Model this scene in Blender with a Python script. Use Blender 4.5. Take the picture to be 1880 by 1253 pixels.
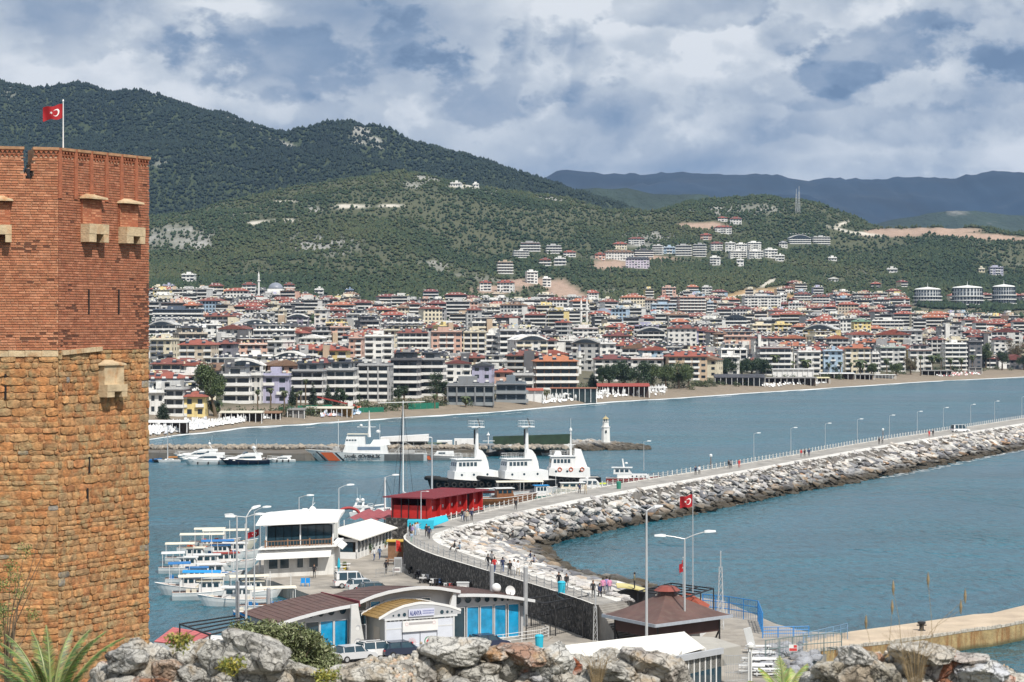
import bpy, bmesh, math, random
import numpy as np
from mathutils import Vector, Matrix, noise as mnoise
random.seed(7); np.random.seed(7)
R = math.radians
sc = bpy.context.scene
C = sc.collection
for o in list(bpy.data.objects): bpy.data.objects.remove(o)
# ------------------------------------------------------------------ camera, world, sun, exposure
F = 4200.0; CX = 940.0; HY = 600.0; CAMZ = 33.0        # telephoto from the castle slope, 33 m above the water
cam_d = bpy.data.cameras.new('camera'); cam = bpy.data.objects.new('camera', cam_d); C.objects.link(cam)
cam.location = (0, 0, CAMZ); cam.rotation_euler = (R(90), 0, 0)
cam_d.sensor_width = 36.0; cam_d.lens = F/1880*36; cam_d.shift_y = -26.5/1880
cam_d.clip_start = 1.0; cam_d.clip_end = 60000
cam_d.dof.use_dof = True; cam_d.dof.focus_distance = 330; cam_d.dof.aperture_fstop = 9
sc.camera = cam
sc.view_settings.view_transform = 'Standard'; sc.view_settings.look = 'None'
sc.view_settings.exposure = 0.06; sc.view_settings.gamma = 1.0; sc.view_settings.use_curve_mapping = False
sc.cycles.max_bounces = 5; sc.cycles.diffuse_bounces = 2; sc.cycles.glossy_bounces = 2
sc.cycles.transmission_bounces = 2; sc.cycles.volume_bounces = 0; sc.cycles.transparent_max_bounces = 6
sc.cycles.caustics_reflective = False; sc.cycles.caustics_refractive = False
sc.cycles.sample_clamp_indirect = 4.0
SUN_AZ = R(30)      # to the right of straight behind the camera
SUN_EL = R(50)
tosun = Vector((math.sin(SUN_AZ)*math.cos(SUN_EL), -math.cos(SUN_AZ)*math.cos(SUN_EL), math.sin(SUN_EL)))
sd = bpy.data.lights.new('sun', 'SUN'); sd.energy = 4.7; sd.angle = R(0.5); sd.color = (1.0, 0.95, 0.87)
sun = bpy.data.objects.new('sun', sd); C.objects.link(sun)
sun.rotation_euler = tosun.to_track_quat('Z', 'Y').to_euler(); sun.location = (0, -50, 200)
def nd(nt, typ, **kw):
 n = nt.nodes.new(typ)
 for k, v in kw.items(): setattr(n, k, v)
 return n
def mth(nt, op, a, b=None, c=None, clamp=False):
 n = nt.nodes.new('ShaderNodeMath'); n.operation = op; n.use_clamp = clamp
 for i, v in enumerate((a, b, c)):
  if v is None: continue
  if isinstance(v, (int, float)): n.inputs[i].default_value = v
  else: nt.links.new(v, n.inputs[i])
 return n.outputs[0]
def ramp(nt, fac, stops, mode='LINEAR'):
 n = nt.nodes.new('ShaderNodeValToRGB'); n.color_ramp.interpolation = mode
 cr = n.color_ramp
 while len(cr.elements) < len(stops): cr.elements.new(0.5)
 for e, (p, c) in zip(cr.elements, stops):
  e.position = p; e.color = (c, c, c, 1) if isinstance(c, (int, float)) else (*c[:3], 1)
 nt.links.new(fac, n.inputs[0]); return n.outputs[0]
def mixc(nt, fac, a, b, bt='MIX'):
 n = nt.nodes.new('ShaderNodeMix'); n.data_type = 'RGBA'; n.blend_type = bt
 for s, v in ((n.inputs[0], fac), (n.inputs[6], a), (n.inputs[7], b)):
  if isinstance(v, (int, float)): s.default_value = v if s == n.inputs[0] else (v, v, v, 1)
  elif isinstance(v, (tuple, list)): s.default_value = (*v[:3], 1)
  else: nt.links.new(v, s)
 return n.outputs[2]
def noise_n(nt, vec, scale, detail=4, rough=0.55, dist=0.0):
 n = nt.nodes.new('ShaderNodeTexNoise'); n.inputs['Scale'].default_value = scale
 n.inputs['Detail'].default_value = detail; n.inputs['Roughness'].default_value = rough
 n.inputs['Distortion'].default_value = dist
 if vec is not None: nt.links.new(vec, n.inputs['Vector'])
 return n.outputs[0]
world = bpy.data.worlds.new('World'); sc.world = world; world.use_nodes = True
nt = world.node_tree; nt.nodes.clear()
sky = nd(nt, 'ShaderNodeTexSky', sky_type='NISHITA', sun_disc=False)
sky.sun_elevation = SUN_EL; sky.sun_rotation = math.atan2(tosun.x, tosun.y)
sky.air_density = 1.0; sky.dust_density = 1.5
tc = nd(nt, 'ShaderNodeTexCoord')
sep = nd(nt, 'ShaderNodeSeparateXYZ'); nt.links.new(tc.outputs['Generated'], sep.inputs[0])
az = mth(nt, 'ARCTAN2', sep.outputs[0], sep.outputs[1])
el = mth(nt, 'ARCSINE', sep.outputs[2])
def skyvec(dz, zs=1.55):
 m_ = nd(nt, 'ShaderNodeMapping'); m_.inputs['Scale'].default_value = (1, 1, zs); m_.inputs['Location'].default_value = (3.7-dz*.35, 1.3, .4+dz)
 nt.links.new(tc.outputs['Generated'], m_.inputs[0]); return m_.outputs[0]
V = skyvec(0)
n1 = noise_n(nt, V, 8.0, 9, 0.52, 0.15); n1b = noise_n(nt, skyvec(.022), 8.0, 9, .52, .15)
n2 = noise_n(nt, V, 24.0, 7, 0.55, 0.1)
n3 = noise_n(nt, V, 75.0, 5, 0.6, 0.1)
def blob(px, py, rx, ry, amp, warp=0.9):
 a0 = math.atan((px-CX)/F); e0 = math.atan((HY-py)/F)
 da = mth(nt, 'MULTIPLY', mth(nt, 'SUBTRACT', az, a0), F/rx)
 de = mth(nt, 'MULTIPLY', mth(nt, 'SUBTRACT', el, e0), F/ry)
 d2 = mth(nt, 'ADD', mth(nt, 'MULTIPLY', da, da), mth(nt, 'MULTIPLY', de, de))
 d2 = mth(nt, 'ADD', d2, mth(nt, 'MULTIPLY', mth(nt, 'SUBTRACT', 0.5, n2), 8.5*warp))
 d2 = mth(nt, 'ADD', d2, mth(nt, 'MULTIPLY', mth(nt, 'SUBTRACT', 0.5, n3), 3.0*warp))
 d2 = mth(nt, 'ADD', d2, mth(nt, 'MULTIPLY', mth(nt, 'SUBTRACT', 0.5, n1), 3.0*warp))
 g = nt.nodes.new('ShaderNodeMapRange'); g.interpolation_type = 'SMOOTHSTEP'
 nt.links.new(d2, g.inputs[0]); g.inputs[1].default_value = 1.35; g.inputs[2].default_value = .25
 g.inputs[3].default_value = 0; g.inputs[4].default_value = amp
 return g.outputs[0]
B = mth(nt, 'MULTIPLY_ADD', n1, 1.7, -.09)
B = mth(nt, 'ADD', B, mth(nt, 'MULTIPLY_ADD', n2, .34, -.17))
B = mth(nt, 'ADD', B, mth(nt, 'MULTIPLY_ADD', n3, .10, -.05))
B = mth(nt, 'ADD', B, mth(nt, 'MULTIPLY', mth(nt, 'SUBTRACT', n1, n1b), 1.3))
darks = [(640,95,290,75,.38),(900,130,170,95,.36),(1120,205,110,50,.26),(1270,15,130,36,.42),(1740,110,260,62,.44),(1450,70,60,40,.3),
   (1600,235,230,42,.24),(1500,318,380,34,.16,.4),(150,60,200,60,.22),(560,225,170,40,.22),(1480,165,170,34,.22),(330,110,120,50,.18),(1800,150,160,60,.2),(1850,30,160,50,.25)]
brights = [(1240,180,150,90,.20),(1000,120,36,130,.22),(740,200,60,50,.22),(480,200,60,40,.2),(1790,270,220,50,.16),(1650,20,150,34,.2),(470,30,160,30,.15),(760,120,90,60,.12),(1340,95,90,50,.12),(1100,270,120,40,.12)]
for b in darks: B = mth(nt, 'SUBTRACT', B, blob(*b))
for b in brights: B = mth(nt, 'ADD', B, blob(*b))
ccol = ramp(nt, B, [(0.0, (2.0,2.9,4.4)), (0.25, (3.0,4.0,5.6)), (0.5, (4.9,5.7,6.9)), (0.75, (7.3,7.9,8.6)), (1.0, (10.2,10.5,10.8))])
gap = ramp(nt, noise_n(nt, V, 3.1, 6, .6), [(0.60, 0.0), (0.70, 0.8)])
elm = nt.nodes.new('ShaderNodeMapRange'); nt.links.new(el, elm.inputs[0]); elm.inputs[1].default_value = 0.10; elm.inputs[2].default_value = 0.4
gapf = mth(nt, 'MULTIPLY', gap, elm.outputs[0])
skyc = mixc(nt, gapf, ccol, sky.outputs[0])
bg = nd(nt, 'ShaderNodeBackground'); bg.inputs[1].default_value = 0.08
nt.links.new(skyc, bg.inputs[0])
wo = nd(nt, 'ShaderNodeOutputWorld'); nt.links.new(bg.outputs[0], wo.inputs[0])
# ------------------------------------------------------------------ helpers
def G(px, py, z=0.0):
 "the point of the horizontal plane z that the picture shows there"
 Y = F*(CAMZ-z)/(py-HY); return Vector(((px-CX)*Y/F, Y, z))
def P(px, py, Y): return Vector(((px-CX)*Y/F, Y, CAMZ-(py-HY)*Y/F))
def ppm(Y): return F/Y
MATS = {}
def M(name, col, rough=0.6, var=0.12, vs=0.8, bump=0.0, bs=6.0, metal=0.0, src=None, col2=None, ms=1.0, m0=.45, m1=.6, spec=None, stain=0.0, extra=None):
 """procedural material: base colour (col, or the object's colour / mesh attribute), noise variation, second colour patches, bump"""
 if name in MATS: return MATS[name]
 m = bpy.data.materials.new(name); m.use_nodes = True; MATS[name] = m
 nt = m.node_tree; bs_ = nt.nodes['Principled BSDF']
 geo = nd(nt, 'ShaderNodeNewGeometry'); pos = geo.outputs['Position']
 if src == 'obj':
  oi = nd(nt, 'ShaderNodeObjectInfo'); c = oi.outputs['Color']
 elif src == 'vcol':
  at = nd(nt, 'ShaderNodeAttribute'); at.attribute_name = 'Col'; c = at.outputs['Color']
 elif src and src.startswith('prop:'):
  at = nd(nt, 'ShaderNodeAttribute'); at.attribute_type = 'OBJECT'; at.attribute_name = src[5:]; c = at.outputs['Color']
 else:
  c = (*col, 1)
 if col2 is not None:
  f = ramp(nt, noise_n(nt, pos, ms, 6, .6, .3), [(m0, 0.0), (m1, 1.0)])
  c = mixc(nt, f, c, col2)
 if var:
  f = noise_n(nt, pos, vs, 6, .62)
  g = ramp(nt, f, [(0.25, 1-var*1.6), (0.75, 1+var)])
  n = nt.nodes.new('ShaderNodeVectorMath'); n.operation = 'MULTIPLY'
  if isinstance(c, tuple): n.inputs[0].default_value = c[:3]
  else: nt.links.new(c, n.inputs[0])
  nt.links.new(g, n.inputs[1]); c = n.outputs[0]
 if stain:      # rain streaks that run down the wall
  mp = nd(nt, 'ShaderNodeMapping'); mp.inputs['Scale'].default_value = (1, 1, .12); nt.links.new(pos, mp.inputs[0])
  f = ramp(nt, noise_n(nt, mp.outputs[0], 1.6, 5, .6), [(0.5, 0.0), (0.72, stain)])
  c = mixc(nt, f, c, (.16,.13,.10), 'MIX')
 if isinstance(c, tuple): bs_.inputs['Base Color'].default_value = c
 else: nt.links.new(c, bs_.inputs['Base Color'])
 bs_.inputs['Roughness'].default_value = rough; bs_.inputs['Metallic'].default_value = metal
 if spec is not None: bs_.inputs['Specular IOR Level'].default_value = spec
 if bump:
  b = nd(nt, 'ShaderNodeBump'); b.inputs['Strength'].default_value = bump; b.inputs['Distance'].default_value = 0.3/bs*2
  nt.links.new(noise_n(nt, pos, bs, 5, .6), b.inputs['Height']); nt.links.new(b.outputs[0], bs_.inputs['Normal'])
 if extra: extra(nt, bs_, pos)
 return m
class MB:
 "collects faces and builds ONE mesh object"
 def __init__(s): s.v = []; s.f = []; s.m = []; s.c = []; s.ci = None; s.T = None; s.smooth = False
 def vv(s, p):
  if s.T is not None: p = s.T @ Vector(p)
  s.v.append((p[0], p[1], p[2])); return len(s.v)-1
 def face(s, pts, m=0, col=None):
  s.f.append([s.vv(p) for p in pts]); s.m.append(m); s.c.append(col)
 def idx(s, ids, m=0, col=None): s.f.append(list(ids)); s.m.append(m); s.c.append(col)
 def box(s, x0, x1, y0, y1, z0, z1, m=0, col=None, bottom=True):
  a = [s.vv(p) for p in ((x0,y0,z0),(x1,y0,z0),(x1,y1,z0),(x0,y1,z0),(x0,y0,z1),(x1,y0,z1),(x1,y1,z1),(x0,y1,z1))]
  fs = [(4,5,6,7),(0,1,5,4),(1,2,6,5),(2,3,7,6),(3,0,4,7)] + ([(3,2,1,0)] if bottom else [])
  for f in fs: s.idx([a[i] for i in f], m, col)
 def prism(s, poly, z0, z1, m=0, col=None, mtop=None):
  "poly: list of (x,y) counter-clockwise; z0,z1 number or list"
  n = len(poly); Z0 = z0 if isinstance(z0, (list,tuple)) else [z0]*n; Z1 = z1 if isinstance(z1, (list,tuple)) else [z1]*n
  a = [s.vv((p[0],p[1],z)) for p,z in zip(poly,Z0)]; b = [s.vv((p[0],p[1],z)) for p,z in zip(poly,Z1)]
  for i in range(n):
   j = (i+1) % n; s.idx((a[i],a[j],b[j],b[i]), m, col)
  s.idx(b, m if mtop is None else mtop, col); s.idx(a[::-1], m, col)
 def tube(s, pts, r, n=6, m=0, col=None, cap=True):
  "round bar along pts; r number or list"
  pts = [Vector(p) for p in pts]; rs = r if isinstance(r, (list,tuple)) else [r]*len(pts)
  rings = []
  for i, p in enumerate(pts):
   d = (pts[min(i+1,len(pts)-1)]-pts[max(i-1,0)]).normalized()
   u = d.orthogonal().normalized() if abs(d.z) > .9 else d.cross(Vector((0,0,1))).normalized()
   if abs(d.z) > .9: u = Vector((1,0,0)) - d*d.x; u.normalize()
   w = d.cross(u)
   rings.append([s.vv(p+(u*math.cos(2*math.pi*k/n)+w*math.sin(2*math.pi*k/n))*rs[i]) for k in range(n)])
  for a, b in zip(rings, rings[1:]):
   for k in range(n):
    j = (k+1) % n; s.idx((a[k],a[j],b[j],b[k]), m, col)
  if cap: s.idx(rings[0][::-1], m, col); s.idx(rings[-1], m, col)
 def lathe(s, prof, n=12, c=(0,0,0), m=0, col=None, cap=True):
  rings = [[s.vv((c[0]+r*math.cos(2*math.pi*k/n), c[1]+r*math.sin(2*math.pi*k/n), c[2]+z)) for k in range(n)] for r, z in prof]
  for a, b in zip(rings, rings[1:]):
   for k in range(n):
    j = (k+1) % n; s.idx((a[k],a[j],b[j],b[k]), m, col)
  if cap: s.idx(rings[0][::-1], m, col); s.idx(rings[-1], m, col)
 def loft(s, secs, m=0, col=None, close=True, cap=True):
  rings = [[s.vv(p) for p in sec] for sec in secs]; n = len(rings[0])
  for a, b in zip(rings, rings[1:]):
   for k in range(n if close else n-1):
    j = (k+1) % n; s.idx((a[k],a[j],b[j],b[k]), m, col)
  if cap and close: s.idx(rings[0][::-1], m, col); s.idx(rings[-1], m, col)
 def bar(s, p, q, w, h=None, m=0, col=None):
  "square bar between two points"
  p = Vector(p); q = Vector(q); d = (q-p).normalized(); h = h or w
  u = d.cross(Vector((0,0,1))) if abs(d.z) < .95 else Vector((1,0,0)); u.normalize(); w_ = u.cross(d).normalized()
  s.loft([[e+u*w/2+w_*h/2, e-u*w/2+w_*h/2, e-u*w/2-w_*h/2, e+u*w/2-w_*h/2] for e in (p,q)], m, col)
 def mesh(s, name, mats):
  me = bpy.data.meshes.new(name); me.from_pydata(s.v, [], s.f)
  if not isinstance(mats, (list,tuple)): mats = [mats]
  for x in mats: me.materials.append(x)
  if len(mats) > 1: me.polygons.foreach_set('material_index', s.m)
  if any(c is not None for c in s.c):
   at = me.color_attributes.new('Col', 'FLOAT_COLOR', 'CORNER'); buf = []
   for f, c in zip(s.f, s.c): buf += [x for _ in f for x in (*(c or (.5,.5,.5)), 1.0)]
   at.data.foreach_set('color', buf)
  if s.smooth: me.polygons.foreach_set('use_smooth', [True]*len(s.f))
  me.update(); return me
 def build(s, name, mats, parent=None, **kw):
  bm = bmesh.new(); me = s.mesh(name, mats); bm.from_mesh(me); bmesh.ops.recalc_face_normals(bm, faces=bm.faces); bm.to_mesh(me); bm.free()
  return link(name, me, parent, **kw)
def link(name, me, parent=None, loc=None, rz=0, label=None, cat=None, group=None, kind=None, color=None):
 o = bpy.data.objects.new(name, me); C.objects.link(o)
 if parent is not None: o.parent = parent
 if loc is not None: o.location = loc
 if rz: o.rotation_euler = (0,0,rz)
 tag(o, label, cat, group, kind)
 if color: o.color = (*color, 1)
 return o
def tag(o, label=None, cat=None, group=None, kind=None):
 if label: o['label'] = label
 if cat: o['category'] = cat
 if group: o['group'] = group
 if kind: o['kind'] = kind
 return o
def thing(name, label, cat, loc=(0,0,0), rz=0, group=None):
 o = bpy.data.objects.new(name, None); C.objects.link(o); o.location = loc; o.rotation_euler = (0,0,rz); o.empty_display_size = .5
 return tag(o, label, cat, group)
KIDS = {}
def dup(root, loc, rz=0, label=None, group=None, scale=None, colors=None):
 r = root.copy(); C.objects.link(r); r.location = loc; r.rotation_euler = (0,0,rz)
 if scale is not None: r.scale = (scale,)*3 if isinstance(scale,(int,float)) else scale
 if label: r['label'] = label
 if group: r['group'] = group
 def rec(src, dst):
  for ch in list(src.children):
   c = ch.copy(); C.objects.link(c); c.parent = dst
   if colors and ch.name.split('.')[0] in colors: c.color = (*colors[ch.name.split('.')[0]],1)
   rec(ch, c)
 rec(root, r); return r
def np_mesh(name, verts, faces, mats, col=None, smooth=False):
 "big mesh from numpy arrays; faces (n,3) or (n,4); col per face"
 verts = np.asarray(verts, np.float32); faces = np.asarray(faces, np.int32)
 me = bpy.data.meshes.new(name); k = faces.shape[1]
 me.vertices.add(len(verts)); me.vertices.foreach_set('co', verts.ravel())
 me.loops.add(faces.size); me.loops.foreach_set('vertex_index', faces.ravel())
 me.polygons.add(len(faces)); me.polygons.foreach_set('loop_start', np.arange(0, faces.size, k, dtype=np.int32))
 try: me.polygons.foreach_set('loop_total', np.full(len(faces), k, np.int32))
 except Exception: pass
 for x in (mats if isinstance(mats,(list,tuple)) else [mats]): me.materials.append(x)
 if col is not None:
  at = me.color_attributes.new('Col', 'FLOAT_COLOR', 'CORNER')
  c4 = np.ones((len(faces), k, 4), np.float32); c4[:,:,:3] = np.asarray(col, np.float32)[:,None,:]
  at.data.foreach_set('color', c4.ravel())
 me.polygons.foreach_set('use_smooth', np.full(len(faces), smooth))
 me.update(calc_edges=True); me.validate(); return me
def ico(sub=1):
 bm = bmesh.new(); bmesh.ops.create_icosphere(bm, subdivisions=sub, radius=1)
 v = np.array([x.co[:] for x in bm.verts]); f = np.array([[q.index for q in x.verts] for x in bm.faces]); bm.free(); return v, f
def fbm(x, y, seed=0.0, octv=5, gain=.5):
 "numpy value noise, vectorised"
 def vn(x, y, s):
  xi = np.floor(x); yi = np.floor(y); xf = x-xi; yf = y-yi; u = xf*xf*(3-2*xf); v = yf*yf*(3-2*yf)
  def h(a, b):
   t = np.sin(a*127.1+b*311.7+s*74.7)*43758.5453; return t-np.floor(t)
  return (h(xi,yi)*(1-u)+h(xi+1,yi)*u)*(1-v)+(h(xi,yi+1)*(1-u)+h(xi+1,yi+1)*u)*v
 t = 0; a = .5; fr = 1.0
 for i in range(octv):
  t = t+a*(vn(x*fr+i*17.3, y*fr-i*9.1, seed+i)-.5); a *= gain; fr *= 2.03
 return t
# ------------------------------------------------------------------ terrain (control curves: column in the view -> distance and height)
SH = np.array([(-700,900),(-300,860),(0,830),(273,806),(330,797),(381,793),(447,784),(547,779),(600,775),(660,771),(789,763),(906,756),(1040,744),(1125,737),(1223,732),(1360,722.5),(1526,712),(1692,701),(1880,692),(2100,681),(2500,668)], float)
shoreY = lambda px: F*CAMZ/(np.interp(px, SH[:,0], SH[:,1])-HY)
def curve(pts):
 a = np.array(pts, float); return lambda px: (np.interp(px, a[:,0], a[:,1]), np.interp(px, a[:,0], a[:,2]))
c_town = curve([(-700,545,2200),(270,546,2250),(500,558,2300),(700,568,2350),(1100,570,2450),(1400,562,2600),(1650,558,2750),(1880,552,2850),(2500,548,2900)])
c_mid = curve([(a_,b_,c_+650) for a_,b_,c_ in [(-700,420,2600),(100,400,2600),(270,398,2600),(330,392,2600),(500,352,2650),(640,330,2700),(740,316,2750),(850,335,2800),(950,352,2850),(1060,372,2900),(1110,385,2900),(1200,385,2900),(1300,364,2950),(1380,359,3000),(1480,368,3000),(1550,394,3000),(1600,416,2950),(1640,421,2850),(1700,419,2800),(1780,415,2800),(1880,430,2800),(2500,440,2800)]])
c_main = curve([(a_,b_,c_+700) for a_,b_,c_ in [(-700,230,4300),(-400,170,4300),(0,153,4300),(30,160,4300),(120,161,4250),(200,166,4250),(250,169,4200),(300,184,4200),(400,209,4200),(470,238,4200),(500,246,4200),(560,242,4200),(600,238,4150),(645,232,4100),(700,246,4100),(760,264,4100),(830,283,4100),(900,300,4100),(960,321,4100),(1020,341,4100),(1060,356,4100),(1100,376,4100),(1200,400,4100),(1400,425,4100),(2500,470,4100)]])
NC, NR = 560, 330
cols = np.linspace(-700, 2600, NC)
zc = lambda py, Y: CAMZ-(py-HY)*Y/F
def smooth01(t): return t*t*(3-2*t)
sY = shoreY(cols); tp, tY = c_town(cols); mp_, mY = c_mid(cols); np_, nY = c_main(cols)
def jag(px, s, a): return (fbm(px/70, px*0+s, s, 5, .6))*a
tz = zc(tp, tY); mz = zc(mp_+jag(cols, 3, 14), mY); nz = zc(np_+jag(cols, 8, 15), nY)
dipY = mY+(nY-mY)*.28; dipz = np.minimum(mz, nz)-30-0.10*np.abs(nz-mz)
dipz = np.minimum(dipz, CAMZ+(mz-CAMZ)*dipY/mY-12)
PY = np.stack([sY-60, sY-2, sY+7, sY+24, sY+45, tY*.5+sY*.5, tY, (tY+mY)/2, mY, dipY, (dipY+nY)/2, nY, nY+900])
midz = np.minimum(tz+(mz-tz)*.42, CAMZ+(mz-CAMZ)*((tY+mY)/2)/mY-8)
PZ = np.stack([sY*0-4, sY*0-.25, sY*0+1.0, sY*0+2.2, sY*0+2.6, 3+(tz-3)*.34, tz, midz, mz, dipz, dipz+(nz-dipz)*.5, nz, nz-160])
seg = [4, 5, 5, 5, 24, 40, 55, 60, 24, 40, 62, 14]
par = np.concatenate([np.linspace(i, i+1, s, endpoint=False) for i, s in enumerate(seg)]+[[12.0]]); NR = len(par)
def cr(P_, t):
 i = np.clip(np.floor(t).astype(int), 0, len(P_)-2); f = (t-i)[:,None]
 p0 = P_[np.maximum(i-1,0)]; p1 = P_[i]; p2 = P_[i+1]; p3 = P_[np.minimum(i+2,len(P_)-1)]
 lin = p1*(1-f)+p2*f
 h = .5*((2*p1)+(-p0+p2)*f+(2*p0-5*p1+4*p2-p3)*f*f+(-p0+3*p1-3*p2+p3)*f**3)
 w = np.where((t[:,None] > 5.5), .55, 0.0); return lin*(1-w)+h*w
YY = PY[0]*0+np.stack([np.interp(par, np.arange(13), PY[:,j]) for j in range(NC)], 1)
ZZ = cr(PZ, par)
XX = (cols[None,:]-CX)*YY/F
tpar = np.repeat(par[:,None], NC, 1)
amp = np.interp(tpar, [5.2, 6.3, 7, 8, 9, 11, 12], [0, 10, 30, 22, 60, 60, 60])
rid = 1-np.abs(2*fbm(XX/430, YY/650, 2, 5, .5))*2.2
ZZ = ZZ+amp*(fbm(XX/210, YY/260, 5, 6, .5)*1.1+(rid-.75)*.55)
for kk, base in ((8, mz), (11, nz)):
 r = int(np.argmin(np.abs(par-kk))); off = ZZ[r]-base
 w = np.exp(-((par-kk)/.55)**2)[:,None]; ZZ = ZZ-w*off[None,:]
lim = CAMZ+(mz-CAMZ)[None,:]*YY/mY[None,:]-3
ZZ = np.where((tpar < 7.9) & (tpar > 6), np.minimum(ZZ, lim), ZZ)
def ground_z(px, Y):
 j = int(np.clip(np.searchsorted(cols, px)-1, 0, NC-2)); f = (px-cols[j])/(cols[j+1]-cols[j])
 return float(np.interp(Y, YY[:,j], ZZ[:,j])*(1-f)+np.interp(Y, YY[:,j+1], ZZ[:,j+1])*f)
def hit(px, py, ymin=0, ymax=1e9):
 "where the ground is seen at a picture point: the first row from the camera that reaches it"
 j = int(np.clip(np.searchsorted(cols, px)-1, 0, NC-1))
 Yc = YY[:,j]; Pyc = HY+(CAMZ-ZZ[:,j])*F/Yc
 for i in range(len(Yc)-1):
  if Yc[i] < ymin: continue
  if Pyc[i+1] <= py:
   f = 0 if Pyc[i] <= py else (Pyc[i]-py)/(Pyc[i]-Pyc[i+1]); Y = Yc[i]+(Yc[i+1]-Yc[i])*f
   return Vector(((px-CX)*Y/F, Y, ground_z(px, Y)))
 Y = Yc[-2]; return Vector(((px-CX)*Y/F, Y, ground_z(px, Y)))
PX = CX+XX*F/YY; PPY = HY+(CAMZ-ZZ)*F/YY
def mask(px, py, rx, ry, rot=0, soft=.5):
 rx *= 1.2; ry *= 1.25; dx = (PX-px); dy = (PPY-py); c, s = math.cos(rot), math.sin(rot)
 d = np.sqrt(((dx*c+dy*s)/rx)**2+((-dx*s+dy*c)/ry)**2)+fbm(PX/14, PPY/9, px, 4)*.9
 return np.clip((1.15-d)/soft, 0, 1)
earth = np.zeros_like(XX); rock = np.zeros_like(XX); ochre = np.zeros_like(XX); pale = np.zeros_like(XX)
def mx(a, b): return np.maximum(a, b)
vis = (tpar > 5.6) & (tpar < 8.15)
for a in [(1030,535,34,16,.35),(1065,552,30,14,.6),(1000,520,22,7,.3),(955,520,26,7,0),(1120,487,34,8,0),(905,532,40,6,0),(1180,475,60,4,0),(1640,428,50,6,0),(1720,424,70,5,0),(1800,434,90,5,.06),(1290,415,40,6,0)]:
 earth = mx(earth, mask(*a)*vis)
for a in [(1395,540,62,10,-.08),(1330,549,40,5,-.25),(1450,548,30,5,.2)]: ochre = mx(ochre, mask(*a)*vis)
for a in [(1545,412,14,2.5,-.4),(1550,424,30,2.2,.25),(1590,430,34,2.6,.12),(1410,520,14,3,-.5),(640,379,30,3.5,0),(720,378,22,2.5,0),(520,371,22,2,0),(475,409,20,3,-.1),(530,405,30,2.5,0),(860,342,30,2.5,0),(935,556,26,1.6,-.6),(1350,545,55,1.6,-.22)]:
 pale = mx(pale, mask(*a, soft=.7)*vis)
for a in [(330,440,60,18,0),(350,452,36,9,0),(580,450,70,16,0),(575,385,14,6,0),(790,330,34,5,.1),(900,352,50,5,.15),(1000,366,28,4,.1),(800,490,26,8,.2),(1180,440,50,12,0),(1350,385,70,9,0),(760,340,20,6,0)]:
 rock = mx(rock, mask(*a)*vis*.8)
vm = (tpar > 9.6) & (tpar < 11.3)
for a in [(15,172,18,10,.8),(660,245,20,16,.6),(440,225,36,5,.35),(530,268,36,3,.4),(690,262,18,8,.4),(290,300,14,6,0)]: rock = mx(rock, mask(*a)*vm*.75)
rock = np.clip(rock*(.55+.9*np.clip(fbm(XX/26, YY/34, 71, 4)*3+.3,0,1))+np.clip(fbm(XX/60, YY/90, 11, 5)*4.2-.95, 0, 1)*((tpar>6.1)&(tpar<8.1))*.9+np.clip(fbm(XX/110, YY/150, 15, 5)*4-1.15, 0, 1)*(tpar>9)*.5, 0, 1)
scrub = np.clip(fbm(XX/150, YY/180, 21, 5)*4+.5, 0, 1)*(tpar < 8.1)
treed = np.clip(1.05-earth*1.6-ochre*1.6-pale*2-rock*.85, 0, 1)*np.where(tpar > 8.2, 1.25, 1.0-.80*scrub)
g_mat = M('hillside_ground', (.05,.07,.03), .95, .3, .03)
def _ground(nt):
 b = nt.nodes['Principled BSDF']; geo = nd(nt, 'ShaderNodeNewGeometry'); pos = geo.outputs['Position']
 def att(n): a = nd(nt, 'ShaderNodeAttribute'); a.attribute_name = n; return a
 nz_ = noise_n(nt, pos, .03, 8, .65); nf = noise_n(nt, pos, .15, 6, .65)
 c = mixc(nt, ramp(nt, nf, [(.3, 0.0), (.7, 1.0)]), (.022,.040,.019), (.062,.076,.033))
 m1 = att('masks'); s = nd(nt, 'ShaderNodeSeparateColor'); nt.links.new(m1.outputs['Color'], s.inputs[0])
 m2 = att('masks2'); s2 = nd(nt, 'ShaderNodeSeparateColor'); nt.links.new(m2.outputs['Color'], s2.inputs[0])
 c = mixc(nt, mth(nt, 'MULTIPLY', s2.outputs[1], .65), c, mixc(nt, nz_, (.07,.085,.038), (.15,.14,.085)))
 def patch(c, f, a, b_):
  e = mixc(nt, nf, a, b_); ff = mth(nt, 'MULTIPLY', f, ramp(nt, nf, [(.2, .7), (.5, 1.0)])); return mixc(nt, ff, c, e)
 c = patch(c, s.outputs[1], (.20,.195,.17), (.46,.45,.42))
 c = patch(c, s.outputs[0], (.32,.20,.14), (.50,.38,.30))
 c = patch(c, s.outputs[2], (.38,.24,.11), (.50,.34,.18))
 c = mixc(nt, s2.outputs[0], c, (.58,.54,.46))
 c = mixc(nt, s2.outputs[2], c, mixc(nt, nf, (.20,.16,.12), (.33,.27,.20)))
 nt.links.new(c, b.inputs['Base Color']); b.inputs['Roughness'].default_value = .95
 bp = nd(nt, 'ShaderNodeBump'); bp.inputs['Strength'].default_value = .8; bp.inputs['Distance'].default_value = 6
 nt.links.new(noise_n(nt, pos, .08, 7, .7), bp.inputs['Height']); nt.links.new(bp.outputs[0], b.inputs['Normal'])
_ground(g_mat.node_tree)
sandm = np.where(tpar < 4.05, 1.0, 0.0)+np.where((tpar>=4.05)&(tpar<6.0), .35, 0)
idx = np.arange(NR*NC).reshape(NR, NC)
fc = np.stack([idx[:-1,:-1], idx[:-1,1:], idx[1:,1:], idx[1:,:-1]], -1).reshape(-1, 4)
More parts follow.
